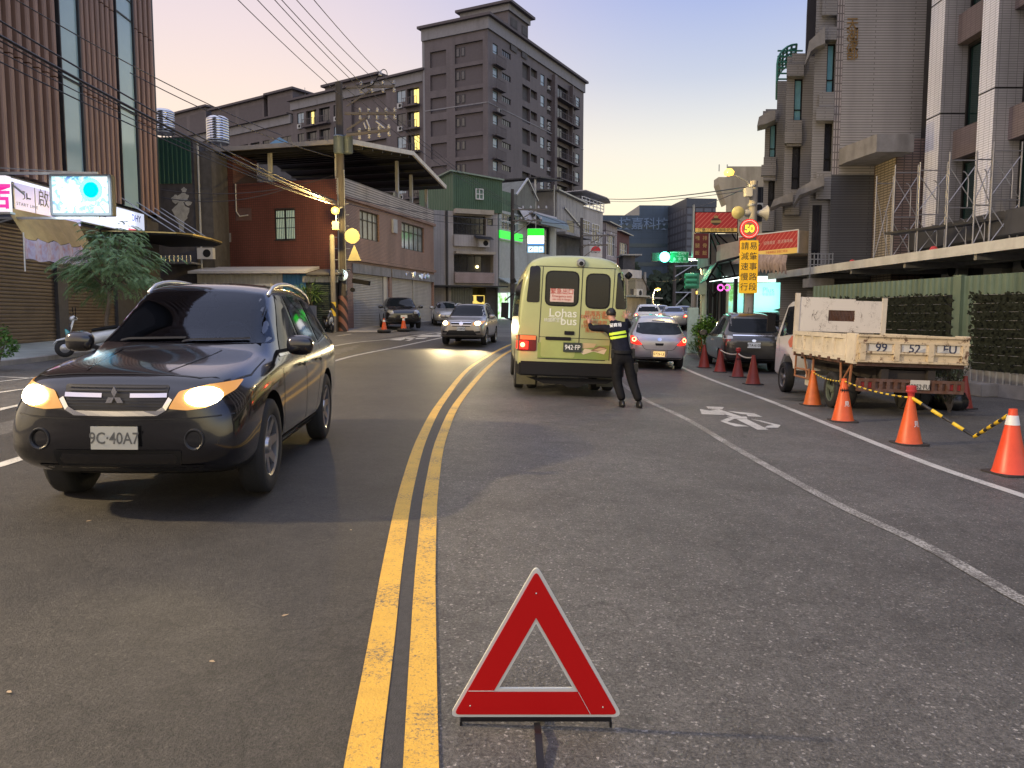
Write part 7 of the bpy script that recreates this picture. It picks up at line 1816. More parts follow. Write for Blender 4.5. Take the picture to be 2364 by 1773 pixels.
for d in ('L', 'R'):
 q = lambda *pp: [(-x,z) for x,z in pp]
 cv.decal('door_window', q((L0 + .22, 1.32), (L0 + 1.28, 1.25), (L0 + .88, 1.92), (L0 + .22, 1.94)), d, CARGL, .006, .1, rnd_=.04)
 cv.line('door_seam', q((L0 + .16, 1.95), (L0 + .16, .9)), d); cv.line('door_seam', q((L0 + 1.3, 1.2), (L0 + 1.25, .9)), d)
 o = cv.decal('flame_sticker', q((L0 + .22, 1.05), (L0 + .45, 1.02), (L0 + .62, 1.15), (L0 + .4, 1.30), (L0 + .25, 1.22)), d, mat('orange_sticker', (.55, .14, .08), .4, var=.4, scale=8) if d == 'L' else bpy.data.materials['orange_sticker'], .005, .1, rnd_=.05)
 cv.decal('door_handle', q((L0 + .2, 1.08), (L0 + .3, 1.08), (L0 + .3, 1.0), (L0 + .2, 1.0)), d, BLACK, .012, .1)
cv.decal('rear_window', [(-.6, 1.4), (.6, 1.4), (.55, 1.88), (-.55, 1.88)], 'B', CARGL, .006, .1, rnd_=.05)
cv.decal('windshield', [(-.72, 1.3), (.72, 1.3), (.66, 1.9), (-.66, 1.9)], 'F', CARGL, .006, .1, rnd_=.05)
m = MB()
for sd in (1,-1): m.box(L1 - .25,L1 - .17,sd * .95,sd * 1.12,1.35,1.75); m.tube([(L1 - .2,sd * .8,1.6),(L1 - .2,sd * 1.0,1.6)],.015,6)
m.build('mirrors', BLACK, t)
m = MB(); m.box(.1,4.9,-.45,-.33,.62,.82); m.box(.1,4.9,.33,.45,.62,.82)
for k in range(5): m.box(.2 + k * .8,.32 + k * .8,-.45,.45,.64,.8)
m.box(.3, 3.3, -.8, .8, .82, .869); m.build('chassis', mat('chassis_black', (.03, .025, .022), .8, var=.4), t)
m = MB()
for y0,y1 in ((-.88,-.66),(.66,.88)):
 pass
z0b,z1b = .44,.66
m.box(-.02,.06,-.88,.88,z1b - .05,z1b); m.box(-.02,.06,-.88,.88,z0b,z0b + .05); m.box(.02,.06,-.88,.88,z0b + .05,z1b - .05)
for k in range(15):
 y = -.86 + k * .123
 m.box(-.02,.06,y - .028,y + .028,z0b + .05,z1b - .05)
m.build('rear_bumper', RUSTM, t); o = t.children[-1]
for k in (0,1,12,13):
 y = -.86 + k * .123 + .06; MB().box(.0, .018, y - .03, y + .03, z0b + .06, z1b - .06).build('tail_light', REDOFF, o)
o = MB().box(-.045, -.03, -.30, .02, z0b + .06, z1b + .0).build('license_plate', mat('plate_dirty_white', (.50, .47, .40), .5, var=.15), t)
text('9952·FU', .115, PLATEK, o, (-.049, -.14, z0b + .105), xdir=(0, -1, 0), bold=.012, sx=.8, name='plate_number')
for sd in (1,):
 y = sd * (h2 - .02); m = MB(); mg = MB()
 for a,b_ in (((3.3,y,z0 - .05),(3.3,y,.45)),((3.3,y,.62),(2.4,y,.62)),((3.3,y,.45),(2.4,y,.45)),((2.75,y,z0 - .05),(2.5,y,.47)),((2.4,y,.66),(2.4,y,.42)),((2.2,y,z0 - .05),(2.2,y,.62)),((.75,y,z0 - .05),(.7,y,.5)),((.7,y,.5),(.3,y,.5)),((.3,y,.5),(.25,y,z0 - .05)),((.68,y,.52),(.28,y,.85))): (m if a[0] > 1 else mg).tube([a,b_],.022,6)
 m.build('side_guard', ORG, t); mg.build('side_guard', ORG, t)
 MB().box(2.5, 2.8, y - .12, y - .05, .3, .52).build('mudflap_plate', PW, t)
tw = Car.__new__(Car); tw.L,tw.W,tw.r,tw.root = 0,Wt - .1,.34,t
for sd in (1,-1):
 tw.wheel(-1.35, sd, mat('dusty_green_rim', (.09, .11, .075), .7, var=.3) if sd > 0 else RIMD, 3, .2)
 tw.wheel(-4.35,sd,RIMD,3,.19)
 MB().lathe([(.2, -.1), (.31, -.1), (.338, -.06), (.338, .06), (.31, .1), (.2, .1)], 26, (1.35, sd * .56, .34), 'y').build('inner_tyre', RUBBER, t, 50)
# STREET FURNITURE
WOODP = mat('weathered_pole', (.062, .055, .05), .85, var=.3, scale=2, stretch=(6, 6, .6), bump=.2)
CPOLE = mat('concrete_pole', (.30, .28, .24), .8, var=.2, stain=.4)
INSUL = mat('porcelain_insulator', (.40, .40, .41), .3, var=.1)
LAMPY = emit('sodium_lamp', (1.0, .60, .10), 1.9); LAMPW = emit('white_led_lamp', (.95, 1.0, .9), 12)
WARM = (1.0,.74,.36)
def point(par,name,loc,e,col=WARM,rad=.12):
 l = bpy.data.lights.new(name, 'POINT'); l.energy = e; l.color = col; l.shadow_soft_size = rad
 o = bpy.data.objects.new(name,l); o.location = loc; o.parent = par; COL.objects.link(o); return o
def hazard(name,c1,c2):
 m = bpy.data.materials.new(name); m.use_nodes = True; t = m.node_tree; nn = t.nodes.new; b = t.nodes['Principled BSDF']; co = nn('ShaderNodeTexCoord'); w = nn('ShaderNodeTexWave'); w.bands_direction = 'DIAGONAL'; w.inputs['Scale'].default_value = 1.1; w.inputs['Distortion'].default_value = .3
 t.links.new(co.outputs['Object'], w.inputs['Vector']); r_ = nn('ShaderNodeValToRGB'); r_.color_ramp.interpolation = 'CONSTANT'; r_.color_ramp.elements[0].color = (*c1, 1); r_.color_ramp.elements[1].color = (*c2, 1); r_.color_ramp.elements[1].position = .5
 t.links.new(w.outputs['Fac'], r_.inputs[0]); t.links.new(r_.outputs[0], b.inputs['Base Color']); b.inputs['Roughness'].default_value = .6; return m
# big utility pole on the left
b = G(793,765); Yp = b.y
up = thing('utility_pole', 'tall dark utility pole with crossarms, transformer and rusty chevron base', 'utility pole', b)
top = P(795,190,Yp).z - b.z
MB().tube([(0, 0, 0), (0, 0, top)], [.235, .17], 14).build('pole', WOODP, up, 60)
z1 = P(793,683,Yp).z - b.z
MB().lathe([(.245, .02), (.242, z1)], 20, cap=False).build('chevron_wrap', hazard('rust_black_chevron', (.03, .02, .02), (.24, .11, .08)), up)
def U(px,py,dy=0): p = P(px,py,Yp + dy); return (p.x - b.x,dy,p.z - b.z)
for (x0,y0),(x1,y1),n in (((800,201),(912,199),4),((796,262),(914,262),5),((800,312),(900,300),4)):
 m = MB(); a, c_ = U(x0, y0, -.15), U(x1, y1, -.15); m.bar(a, c_, .11); o = m.build('crossarm', mat('crossarm_steel', (.14, .125, .11), .6, .4) if 'crossarm_steel' not in bpy.data.materials else bpy.data.materials['crossarm_steel'], up)
 for k in range(n):
  f = .3 + .68 * k / (n - 1); p = [a[i] + (c_[i] - a[i]) * f for i in range(3)]
  for dz in (.06, -.28): MB().lathe([(.02, 0), (.085, .03), (.05, .07), (.085, .11), (.05, .15), (.07, .19), (0, .22)], 12, (p[0], p[1], p[2] + dz)).build('insulator', INSUL, o, 50)
m = MB(); m.bar(U(800, 300, -.12), U(850, 268, -.12), .08); m.bar(U(800, 245, -.12), U(860, 205, -.12), .06); m.bar(U(800, 308, -.1), U(868, 296, -.1), .06); m.build('brace', bpy.data.materials['crossarm_steel'], up)
m = MB()
for p0,p1 in (((846,277),(853,293)),((868,280),(888,296)),((840,283),(845,297))): m.tube([U(*p0,-.3),U(*p1,-.3)],.04,8)
m.build('fuse_cutout', INSUL, up)
for px,lb in ((782,0),(803,1)):
 a = U(px, 342, -.25 if lb == 0 else .1); MB().lathe([(.0, -.05), (.22, -.05), (.25, 0), (.25, .72), (.27, .74), (.2, .82), (0, .84)], 18, (a[0], a[1], a[2] - .2)).build('transformer', mat('transformer_blue_grey', (.075, .10, .13), .5, .2, stain=.3) if lb == 0 else bpy.data.materials['transformer_blue_grey'], up, 50)
m = MB(); pts = []
for k in range(9): a_ = R(200 - k * 26); pts.append(U(886 + 8 * math.cos(a_),172 - 12 * math.sin(a_),-.2))
m.tube(pts, .02, 6); m.tube([U(832, 207, -.3), U(860, 196, -.3), U(872, 178, -.3)], .03, 6); m.build('jumper_cable', BLACK, up)
m = MB(); m.lathe([(.0, -.12), (.09, -.08), (.07, .05), (.03, .14), (0, .15)], 12, U(878, 170, -.25)); m.build('surge_arrester', INSUL, up)
m = MB()
for k in range(7): z = 3 + k * .55; m.tube([(-.38,0,z),(.38,0,z)],.02,5)
m.tube([(.2, -.12, 2), (.2, -.12, top - 4.2)], .03, 6); m.tube([(-.12, -.2, 3), (-.1, -.18, top - 4.6)], .025, 6); m.build('climbing_steps', STEEL, up)
def disc(par,name,px,py,rpx,m,face=-1,dy=-.3,tri=False):
 c_ = U(px,py,dy); r = rpx / F * Yp; mb = MB()
 if tri: mb.poly([(c_[0] - r * .9,c_[1],c_[2] - r),(c_[0] + r * .9,c_[1],c_[2] - r),(c_[0],c_[1],c_[2] + r * 1.1)],(0,.03,0))
 else: mb.lathe([(0, 0), (r, 0), (r, .03), (0, .03)], 24, c_, 'y')
 return mb.build(name,m,par)
SY = mat('sign_back_lamplit', (.34, .31, .17), .6, 0, var=.1)  # yellow lamplight on the signs put into their colour
disc(up, 'round_sign', 813, 545, 17, SY, dy=-.5); disc(up, 'triangle_sign', 818, 584, 17, SY, tri=True, dy=-.5)
disc(up, 'convex_mirror', 790, 635, 13, mat('mirror_glass', (.55, .68, .74), .08, .9, var=.1))
m = MB(); m.bar(U(815, 648, -.2), U(853, 654, -.6), .16, .22); m.lathe([(.11, -.1), (.11, .1), (0, .1)], 12, U(814, 669, -.2), 'y'); m.build('speed_camera', BLACK, up)
# slim pole with the glowing yellow lamp
b2 = G(771,768); b2.z = gz(b2.x,b2.y)
sp_ = thing('street_lamp', 'slim post with glowing sodium lamp and yellow chevron base left of the utility pole', 'street lamp', b2); Y2 = b2.y
def V(px,py,dy=0): p = P(px,py,Y2 + dy); return (p.x - b2.x,dy,p.z - b2.z)
h2_ = V(772,540)[2]
MB().tube([(0, 0, 0), (0, 0, h2_ - .1), (0, 0, h2_)], [.12, .12, .03], 12).build('post', mat('dull_post', (.16, .145, .12), .8, var=.25), sp_, 60)
MB().lathe([(.126, V(771, 730)[2]), (.126, V(771, 697)[2])], 16, cap=False).build('chevron_wrap', hazard('yellow_black_chevron', (.02, .02, .02), (.75, .5, .04)), sp_)
a = V(774, 486, -.3); m = MB(); m.bar(V(790, 478, 0), a, .05); m.bar((a[0], a[1] + .15, a[2]), (a[0], a[1] + .15, V(772, 530)[2]), .05); m.build('arm', STEEL, sp_)
MB().box(a[0] - .16, a[0] + .16, -.35, -.12, V(772, 532)[2], V(772, 513)[2]).build('control_box', mat('pale_box', (.30, .26, .16), .5), sp_)
MB().lathe([(0, -.18), (.16, -.14), (.2, 0), (.17, .1), (.08, .16), (0, .17)], 16, a).build('lamp_globe', LAMPY, sp_, 180)
point(sp_, 'lamp_light', (a[0] + .2, a[1] - 1.2, a[2] - .1), 1000, (1, .68, .22))
# right pole: lamp,speed sign,yellow notice,horn,mirror
Yr = 25.0; br = P(1727,790,Yr); br.z = gz(br.x,Yr)
rp = thing('sign_pole', 'concrete roadside pole carrying a glowing lamp arm and control boxes', 'pole', br)
def Wp(px,py,dy=0): p = P(px,py,Yr + dy); return (p.x - br.x,dy,p.z - br.z)
zt = Wp(1733, 418)[2]; MB().tube([(-.02, 0, 0), (0.05, 0, zt)], [.16, .125], 14).build('pole', CPOLE, rp, 60)
m = MB(); m.tube([Wp(1733, 432), Wp(1724, 418), Wp(1712, 412), Wp(1690, 401)], .025, 8); m.build('lamp_arm', STEEL, rp)
a = Wp(1683, 397); MB().lathe([(0, -.13), (.14, -.1), (.17, 0), (.1, .09), (0, .11)], 16, a).build('lamp_head', LAMPY, rp, 180); point(rp, 'lamp_light', (a[0] - 1.0, -.9, a[2] - .2), 300, (1, .7, .25))
p0, p1 = Wp(1716, 436), Wp(1731, 456); MB().box(p0[0], p1[0], -.28, -.05, p1[2], p0[2]).build('control_box', mat_AC, rp)
m = MB()
for py in (474,430,560,665): z = Wp(1730,py)[2]; m.lathe([(.155,z - .03),(.155,z + .03)],14)
m.build('clamp_band', STEEL, rp)
hs = thing('horn_speaker', 'grey horn loudspeaker fixed to the right of the sign pole', 'loudspeaker', tuple(Vector(br) + Vector(Wp(1755, 492))), R(0))
m = MB(); m.lathe([(.04, -.35), (.06, -.1), (.12, .05), (.24, .2), (.25, .21)], 20, (0, 0, 0), 'x', False); m.lathe([(0, -.5), (.1, -.5), (.12, -.4), (.1, -.3), (.04, -.3)], 14, (0, 0, 0), 'x'); m.build('horn', mat('horn_grey', (.32, .32, .31), .5), hs, 60)
mr_ = thing('convex_mirror', 'round convex mirror lit yellow beside the sign pole', 'mirror', tuple(Vector(br) + Vector(Wp(1704, 491, -.1))))
m = MB(); rr_ = 14.5 / F * Yr; m.lathe([(0, -.06), (rr_ * .5, -.045), (rr_ * .9, -.01), (rr_, 0), (rr_, .02), (0, .03)], 28, (0, 0, 0), 'y'); m.build('mirror', mat('mirror_lamplit', (.40, .36, .16), .35, .2), mr_, 50)  # yellow of the nearby lamp put into the mirror's colour
MB().tube([(0, .03, 0), (.05, .05, -.25), (.3, .06, -.3)], .02, 6).build('bracket', STEEL, mr_)
c_ = tuple(Vector(br) + Vector(Wp(1730, 528, -.22))); ss = thing('speed_sign', 'round LED speed limit sign showing 50 in yellow inside a glowing red ring', 'sign', c_)
rs = 22 / F * Yr
MB().lathe([(rs, 0), (rs, .06), (0, .06)], 32, (0, 0, 0), 'y').build('casing', DARKMETAL, ss); MB().lathe([(0, -.004), (rs * .66, -.004)], 32, (0, 0, 0), 'y').build('face', emit('sign_face_lit', (.55, .30, .18), .30), ss)
MB().lathe([(rs * .66, -.006), (rs * .98, -.006)], 32, (0, 0, 0), 'y', False).build('red_ring', emit('led_red', (.8, .02, .02), .7), ss)
m = MB()
for k in range(40): a_ = k * math.pi / 20; m.lathe([(0, -.014), (.013, -.007)], 6, (rs * .84 * math.cos(a_), 0, rs * .84 * math.sin(a_)), 'y')
kind(m.build('led_dots', emit('led_red_bright', (1, .25, .2), 4), ss), 'stuff'); text('50', rs * 1.0, emit('led_yellow', (1, .80, .05), .95), ss, (0, -.016, -.01), bold=.04)
p0,p1 = P(1709,555,Yr - .25),P(1748,677,Yr - .25)
ys = thing('warning_notice', 'tall yellow notice board with two columns of black Chinese characters', 'sign', (p0.x, Yr - .25, p1.z)); w_, h_ = p1.x - p0.x, p0.z - p1.z
MB().poly(roundpoly([(0,0),(w_,0),(w_,h_),(0,h_)],.05),None) if False else None
m = MB(); m.poly([(x, 0, z) for x, z in roundpoly([(0, 0), (w_, 0), (w_, h_), (0, h_)], .05)], (0, .03, 0)); m.build('board', emit('glowing_yellow_board', (.80, .42, .01), .42, (.72, .40, .01)), ys)  # board is no lamp; light on its face put in as a glow
for x, s_ in ((w_ * .73, '易肇事路段'), (w_ * .27, '請減速慢行')):
 for i,ch in enumerate(s_): text(ch,w_ * .44,DARKI,ys,(x,-.004,h_ * (.885 - .193 * i)),bold=.004)
# far street lamps and poles
def farlamp(px,py,pxb,Y,label,lm,e,dark=False):
 a = P(px,py,Y); bx_ = P(pxb,py,Y).x; z0 = gz(bx_,Y)
 o = thing('street_lamp', label, 'street lamp', (bx_, Y, z0), 0, 'distant street lamps'); dx = a.x - bx_; dz = a.z - z0
 MB().tube([(0, 0, 0), (0, 0, dz * .8), (dx * .3, 0, dz * .97), (dx, 0, dz + .1)], [.09, .07, .05, .04], 8).build('post', CPOLE, o)
 MB().lathe([(0, -.1), (.2, -.06), (.22, .05), (0, .14)], 12, (dx, 0, dz)).build('lamp_head', lm, o, 180)
 if e: point(o, 'lamp_light', (dx, -.1, dz - .3), e)
farlamp(1519, 668, 1507, 62, 'distant sodium street lamp at the low house corner', LAMPY, 500)
farlamp(1609, 676, 1603, 55, 'distant sodium street lamp behind the traffic light pole', LAMPY, 0)
farlamp(1598, 597, 1622, 39, 'white LED street lamp on a curved arm beside the green road sign', LAMPW, 300)
point(bpy.data.objects['street_lamp.003'], 'lamp_light', (-.6, -.2, 3.6), 60, (.9, 1, .7)) if False else None
for px, pt, Y, lb, arm in ((1183, 437, 58, 'dark utility pole with crossarms in front of the convenience store', 1), (1558, 608, 75, 'thin grey pole with a ladder bracket before the wooded hill', 2), (1343, 503, 66, 'dark utility pole rising behind the minibus roof', 1), (1602, 640, 52, 'slim pole hidden behind the traffic signal', 0), (1489, 628, 80, 'thin pole before the dark hill with a small box on top', 0), (1430, 640, 74, 'pole against the last row house', 1)):
 p = P(px, pt, Y); z0 = gz(p.x, Y); o = thing('utility_pole', lb, 'utility pole', (p.x, Y, z0), 0, 'poles along the far street'); h_ = p.z - z0
 MB().tube([(0, 0, 0), (0, 0, h_)], [.2, .13], 10).build('pole', WOODP if arm else CPOLE, o)
 if arm == 1:
  for dz,l_ in ((-1.5,2.6),(-2.3,2.2)):
   m = MB(); m.bar((.0, -.15, h_ + dz), (l_, -.15, h_ + dz), .1); m.bar((.1, -.15, h_ + dz - 1), (l_ * .7, -.15, h_ + dz), .07); q = m.build('crossarm', bpy.data.materials['crossarm_steel'], o)
   for k in range(4): MB().lathe([(.02, 0), (.08, .05), (.06, .2), (0, .24)], 8, (l_ * (.3 + .22 * k), -.15, h_ + dz + .05)).build('insulator', INSUL, q)
 if arm == 2:
  m = MB(); z = h_ - 2.8
  for (a0,a1) in (((0,z),(2.2,z)),((0,z - 1.6),(2.2,z - 1.6)),((2.2,z + .4),(2.2,z - 1.7)),((0,z - 1.4),(1.4,z)),((0,h_ - .3),(2.6,h_ - .2)),((0,h_ - 1.3),(1.6,h_ - .3))): m.tube([(a0[0],-.1,a0[1]),(a1[0],-.1,a1[1])],.06,6)
  m.build('bracket', STEEL, o)
# traffic light gantry
Yt = 38; p = P(1625, 735, Yt); z0 = gz(p.x, Yt); tl = thing('traffic_light', 'pale pole with green signal heads and a long arm to the lit green lamp', 'traffic light', (p.x, Yt, z0))
def TL(px,py,dy=0): q = P(px,py,Yt + dy); return (q.x - p.x,dy,q.z - z0)
PALEP = mat('pale_green_pole', (.52, .58, .42), .5, var=.1); m = MB(); zt = TL(1625, 598)[2]; m.tube([(0, 0, 0), (0, 0, zt)], [.13, .09], 12); m.build('pole', PALEP, tl)
m = MB(); m.tube([TL(1625, 600), TL(1600, 594), TL(1528, 592)], .06, 8); m.tube([TL(1625, 612), TL(1618, 602), TL(1606, 598)], .04, 8); m.build('arm', PALEP, tl)
GH = mat('green_signal_housing', (.10, .40, .24), .5, var=.1); a = TL(1535, 593, -.2)
m = MB(); m.box(a[0] - .62, a[0] + .25, -.15, .05, a[2] - .2, a[2] + .2); m.build('signal_head', mat('signal_black', (.02, .03, .025), .5), tl)
GL = emit('green_signal_lens', (.12, 1.0, .62), 9); MB().lathe([(0, -.06), (.19, -.05), (.25, 0)], 20, (a[0], -.16, a[2]), 'y').build('green_lens', GL, tl); point(tl, 'signal_glow', (a[0], -.5, a[2]), 60, (.1, 1, .6), .1)
for i in range(3):
 z = TL(1604,637 + 11.5 * i)[2]; x = TL(1606,650)[0]
 m = MB(); m.lathe([(.13, -.55), (.14, -.1), (.14, .0), (0, .02)], 14, (x, -.1, z), 'x', False); m.box(x - .12, x + .12, -.2, .0, z - .13, z + .13); m.build('side_signal', GH, tl)
p0, p1 = TL(1613, 634, -.15), TL(1629, 681, -.15); MB().box(p0[0], p1[0], -.2, .05, p1[2], p0[2]).build('control_box', PALEP, tl, bevel=.02)
p0, p1 = TL(1546, 581, -.1), TL(1590, 606, -.1); gs = thing('road_sign', 'green road name board with white lettering beside the green signal', 'sign', (p.x + p0[0], Yt - .1, z0 + p1[2])); w_, h_ = p1[0] - p0[0], p0[2] - p1[2]
MB().box(0, w_, 0, .03, 0, h_).build('board', mat('sign_green', (.01, .22, .09), .45, var=.05), gs)
WI = mat('white_sign_ink', (.7, .75, .68), .5, var=0)
m = MB()
for x0,x1,a0,a1 in ((.02,w_ - .02,.015,.03),(.02,w_ - .02,h_ - .03,h_ - .015),(.02,.035,.03,h_ - .03),(w_ - .035,w_ - .02,.03,h_ - .03)): m.box(x0,x1,-.004,-.001,a0,a1)
m.build('border', WI, gs); text('C1979', .14, WI, gs, (w_ * .66, -.006, h_ * .8), bold=.01); text('Yong-an Rd.', .085, WI, gs, (w_ * .55, -.006, h_ * .58), bold=.005); text('永  安  路', .16, WI, gs, (w_ * .52, -.006, h_ * .3), bold=.01)
# pale cabinet and planters by the junction
p0, p1 = P(1591, 710, 30), P(1612, 770, 30); cb_ = thing('electrical_cabinet', 'pale turquoise roadside electrical cabinet beside the leafy planter', 'cabinet', (p0.x, 30, gz(p0.x, 30))); MB().box(0, p1.x - p0.x, 0, .3, .1, p0.z - gz(p0.x, 30)).build('cabinet', mat('turquoise_paint', (.42, .56, .52), .5, var=.15, scale=6), cb_, bevel=.015); MB().box(.02, p1.x - p0.x - .02, .02, .28, 0, .11).build('base', CONC, cb_)
# overhead wires
WIRE = mat('wire_black', (.02, .018, .022), .5, var=0)
def wire(label, pts, r=.012, sag=0.0, group='overhead wires', n=14):
 """pts: (px,py,Y) ends; hangs between them"""
 a, c_ = P(*pts[0]), P(*pts[-1]); o = thing('overhead_wire', label, 'wire', (0, 0, 0), 0, group)
 L_ = []
 for i in range(n + 1):
  t = i / n; q = a.lerp(c_,t); q.z -= sag * 4 * t * (1 - t); L_.append(q)
 MB().tube(L_, r, 5).build('cable', WIRE, o)
ends = [((490,-60),(834,258)),((540,-58),(860,256)),((582,-58),(889,256)),((600,-56),(905,256)),((632,-60),(880,196)),((672,-64),(908,196))]
names = ['leftmost', 'second from left', 'third from left', 'fourth from left', 'fifth from left', 'rightmost']
for nm, (a, c_) in zip(names, ends): wire(f'power line crossing the pink sky to the utility pole, {nm} of six', [(*a, 20), (*c_, Yp)], .013, .15)
lw = [((-30,-40),(650,312),22,Yp + .5,.02),((-30,30),(772,462),17,Y2,.024),((-30,66),(776,466),17,Y2,.04),((-30,78),(778,470),17,Y2,.018),((-30,128),(780,474),17,Y2,.018),((300,168),(774,364),30,Yp,.02),((-30,104),(790,478),17,Y2,.014)]
lb = ['highest', 'second highest', 'thick bundled', 'fourth', 'lowest but one', 'separate short', 'lowest']
for nm, (a, c_, ya, yc, r_) in zip(lb, lw): wire(f'cable sweeping past the finned building to the left pole, {nm} of seven', [(*a, ya), (*c_, yc)], r_, .3, 'cables past the finned building')
rw = [((800, 455, 40), (1183, 505, 58), .02, 'telephone cable running from the left pole along the red building'), ((800, 470, 40), (1183, 520, 58), .016, 'lower telephone cable along the red building'), ((1343, 452, 66), (1733, 430, 25), .02, 'cable spanning the yellow sky to the right pole'), ((1343, 456, 66), (1722, 440, 25), .012, 'thin cable just below the sky spanning cable'), ((1560, 476, 75), (1716, 437, 25), .014, 'cable dropping from the right pole to the blue office'), ((905, 264, 39), (1183, 470, 58), .015, 'power line falling from the utility pole across the tower, upper of three'), ((890, 264, 39), (1183, 474, 58), .015, 'power line falling from the utility pole across the tower, middle of three'), ((860, 264, 39), (1183, 478, 58), .015, 'power line falling from the utility pole across the tower, lower of three'),
 ((1183, 470, 58), (1430, 545, 74), .02, 'cable between the dark pole and the row houses'), ((1183, 496, 58), (1343, 512, 66), .025, 'bundle between the two dark poles above the store'), ((370, 438, 38), (770, 405, 40), .02, 'slack cable crossing the red tiled wall, upper'), ((370, 455, 38), (690, 425, 40), .02, 'slack cable crossing the red tiled wall, lower'), ((1430, 640, 74), (1602, 640, 52), .015, 'cable in front of the dark hill')]
for a, c_, r_, l_ in rw: wire(l_, [a, c_], r_, .5 if 'slack' in l_ else .35, 'cables along the street')
# shops on the right
t = thing('breakfast_shop', 'corner breakfast shop with a metal awning and a glowing turquoise poster wall', 'shop', (0, 0, 0)); r = t
p0,p1 = P(1670,655,31.5),P(1812,718,31.5); zg = gz(8,31)
def poster():
 m = bpy.data.materials.new('lit_poster'); m.use_nodes = True; t = m.node_tree; nn = t.nodes.new; bs = t.nodes['Principled BSDF']; co = nn('ShaderNodeTexCoord'); n = nn('ShaderNodeTexNoise'); n.inputs['Scale'].default_value = 1.1; n.inputs['Detail'].default_value = 8; n.inputs['Roughness'].default_value = .7
 t.links.new(co.outputs['Object'], n.inputs['Vector']); s = nn('ShaderNodeSeparateXYZ'); t.links.new(co.outputs['Object'], s.inputs[0])
 mr = nn('ShaderNodeMapRange'); mr.inputs[1].default_value = p0.x; mr.inputs[2].default_value = p0.x + 1.6; mr.inputs[3].default_value = .12; mr.inputs[4].default_value = -.12; t.links.new(s.outputs[0], mr.inputs[0])
 ad = nn('ShaderNodeMath'); ad.operation = 'ADD'; t.links.new(n.outputs['Fac'], ad.inputs[0]); t.links.new(mr.outputs[0], ad.inputs[1]); cr = nn('ShaderNodeValToRGB'); el = cr.color_ramp.elements
 el[0].position = .48; el[0].color = (.36,.80,.76,1); el[1].position = .62; el[1].color = (.18,.42,.10,1); e = el.new(.55); e.color = (.45,.75,.45,1)
 t.links.new(ad.outputs[0], cr.inputs[0]); t.links.new(cr.outputs[0], bs.inputs['Emission Color']); t.links.new(cr.outputs[0], bs.inputs['Base Color']); bs.inputs['Emission Strength'].default_value = .5; return m
m = MB(); m.box(p0.x - .05, p1.x + .4, 31.65, 33, zg, 3.7); m.build('wall', DARKWALL, r)
MB().quad((p0.x, 31.5, p1.z - .4), (p1.x, 31.5, p1.z + .15), (p1.x, 31.5, p0.z + .05), (p0.x, 31.5, p0.z)).build('lit_poster', poster(), r)
q = P(1775, 670, 31.4); text('Plus', .3, mat('poster_grey_ink', (.25, .45, .45), .5, var=0), r, (q.x, 31.46, q.z), bold=.0); q = P(1775, 680, 31.4); text('· 早餐咖啡 ·', .13, bpy.data.materials['poster_grey_ink'], r, (q.x, 31.46, q.z))
m = MB(); m.box(p0.x - .03, p1.x + .03, 31.4, 31.49, p0.z + .06, p0.z + .3); m.build('light_strip', emit('tube_light', (.8, 1, .95), 1.3), r)
area(r, 'poster_glow', ((p0.x + p1.x) / 2, 31.2, (p0.z + p1.z) / 2), (R(90), 0, 0), 2.2, 1, (.6, 1, .9), 14)
for px in (1697, 1721): q = P(px, 690, 31.3); MB().box(q.x - .07, q.x + .07, 31.2, 31.34, zg, 3.1).build('mullion', DARKMETAL, r)
aw = thing('awning', 'dark metal awning frame with sloping roof sheet over the shop front', 'awning', (0, 0, 0)); c1, c2, c3, c4 = P(1632, 648, 30), P(1657, 606, 29.2), P(1712, 592, 28.5), P(1720, 640, 28.8)
m = MB(); bk = Vector((.5, 3.2, 0)); m.poly([c1, c2, c2 + bk, c1 + bk], (0, 0, .05)); m.poly([c2, c3, c3 + bk, c2 + bk], (0, 0, .05)); m.build('roof_sheet', DARKMETAL, aw)
m = MB()
for a,c_ in ((c1,c2),(c2,c3),(c1,c1 + Vector((.25,0,-.6))),(c1 + Vector((.25,0,-.6)),P(1655,672,29.7)),(c1,P(1720,634,29))): m.tube([a,c_],.045,6)
for f in (.25,.5,.75):
 a = c1.lerp(P(1720,634,29),f); d_ = c1.lerp(c2,min(1,f * 1.7)) if f < .6 else c2.lerp(c3,.5); m.tube([a,d_],.03,6)
m.build('truss', BLACK, aw); a = P(1640, 645, 29.9); c_ = P(1720, 634, 29); m = MB(); m.bar((a.x, a.y + .1, a.z - .05), (c_.x, c_.y + .1, c_.z - .05), .07); m.build('tube_lamp', emit('awning_tube', (.85, 1, .95), 3), aw)
m = MB()
for px, Y in ((1640, 30.2), (1651, 30.6), (1660, 32), (1668, 31.2), (1672, 30)): q = P(px, 700, Y); m = MB(); m.box(q.x - .06, q.x + .06, Y, Y + .12, zg, 2.8); m.build('post', BLACK, aw)
q = P(1676, 730, 30.2); MB().box(q.x - .09, q.x + .09, 30.2, 30.4, zg, 2.5).build('lit_post', PALEP, aw)  # lit look of this post put into its pale paint
for px in (1664, 1679): q = P(px, 664, 30); MB().lathe([(.11, -.01), (.14, .02), (.11, .05), (.08, .02), (.11, -.01)], 16, (q.x, 30, q.z), 'y', False).build('neon_ring', emit('pink_neon', (.85, .15, .6), 1.4) if px == 1664 else bpy.data.materials['pink_neon'], aw)
STR = bpy.data.materials.new('red_diagonal_stripes'); STR.use_nodes = True; tt = STR.node_tree; nn = tt.nodes.new; bs = tt.nodes['Principled BSDF']; co = nn('ShaderNodeTexCoord'); w = nn('ShaderNodeTexWave'); w.bands_direction = 'DIAGONAL'; w.inputs['Scale'].default_value = 3.2
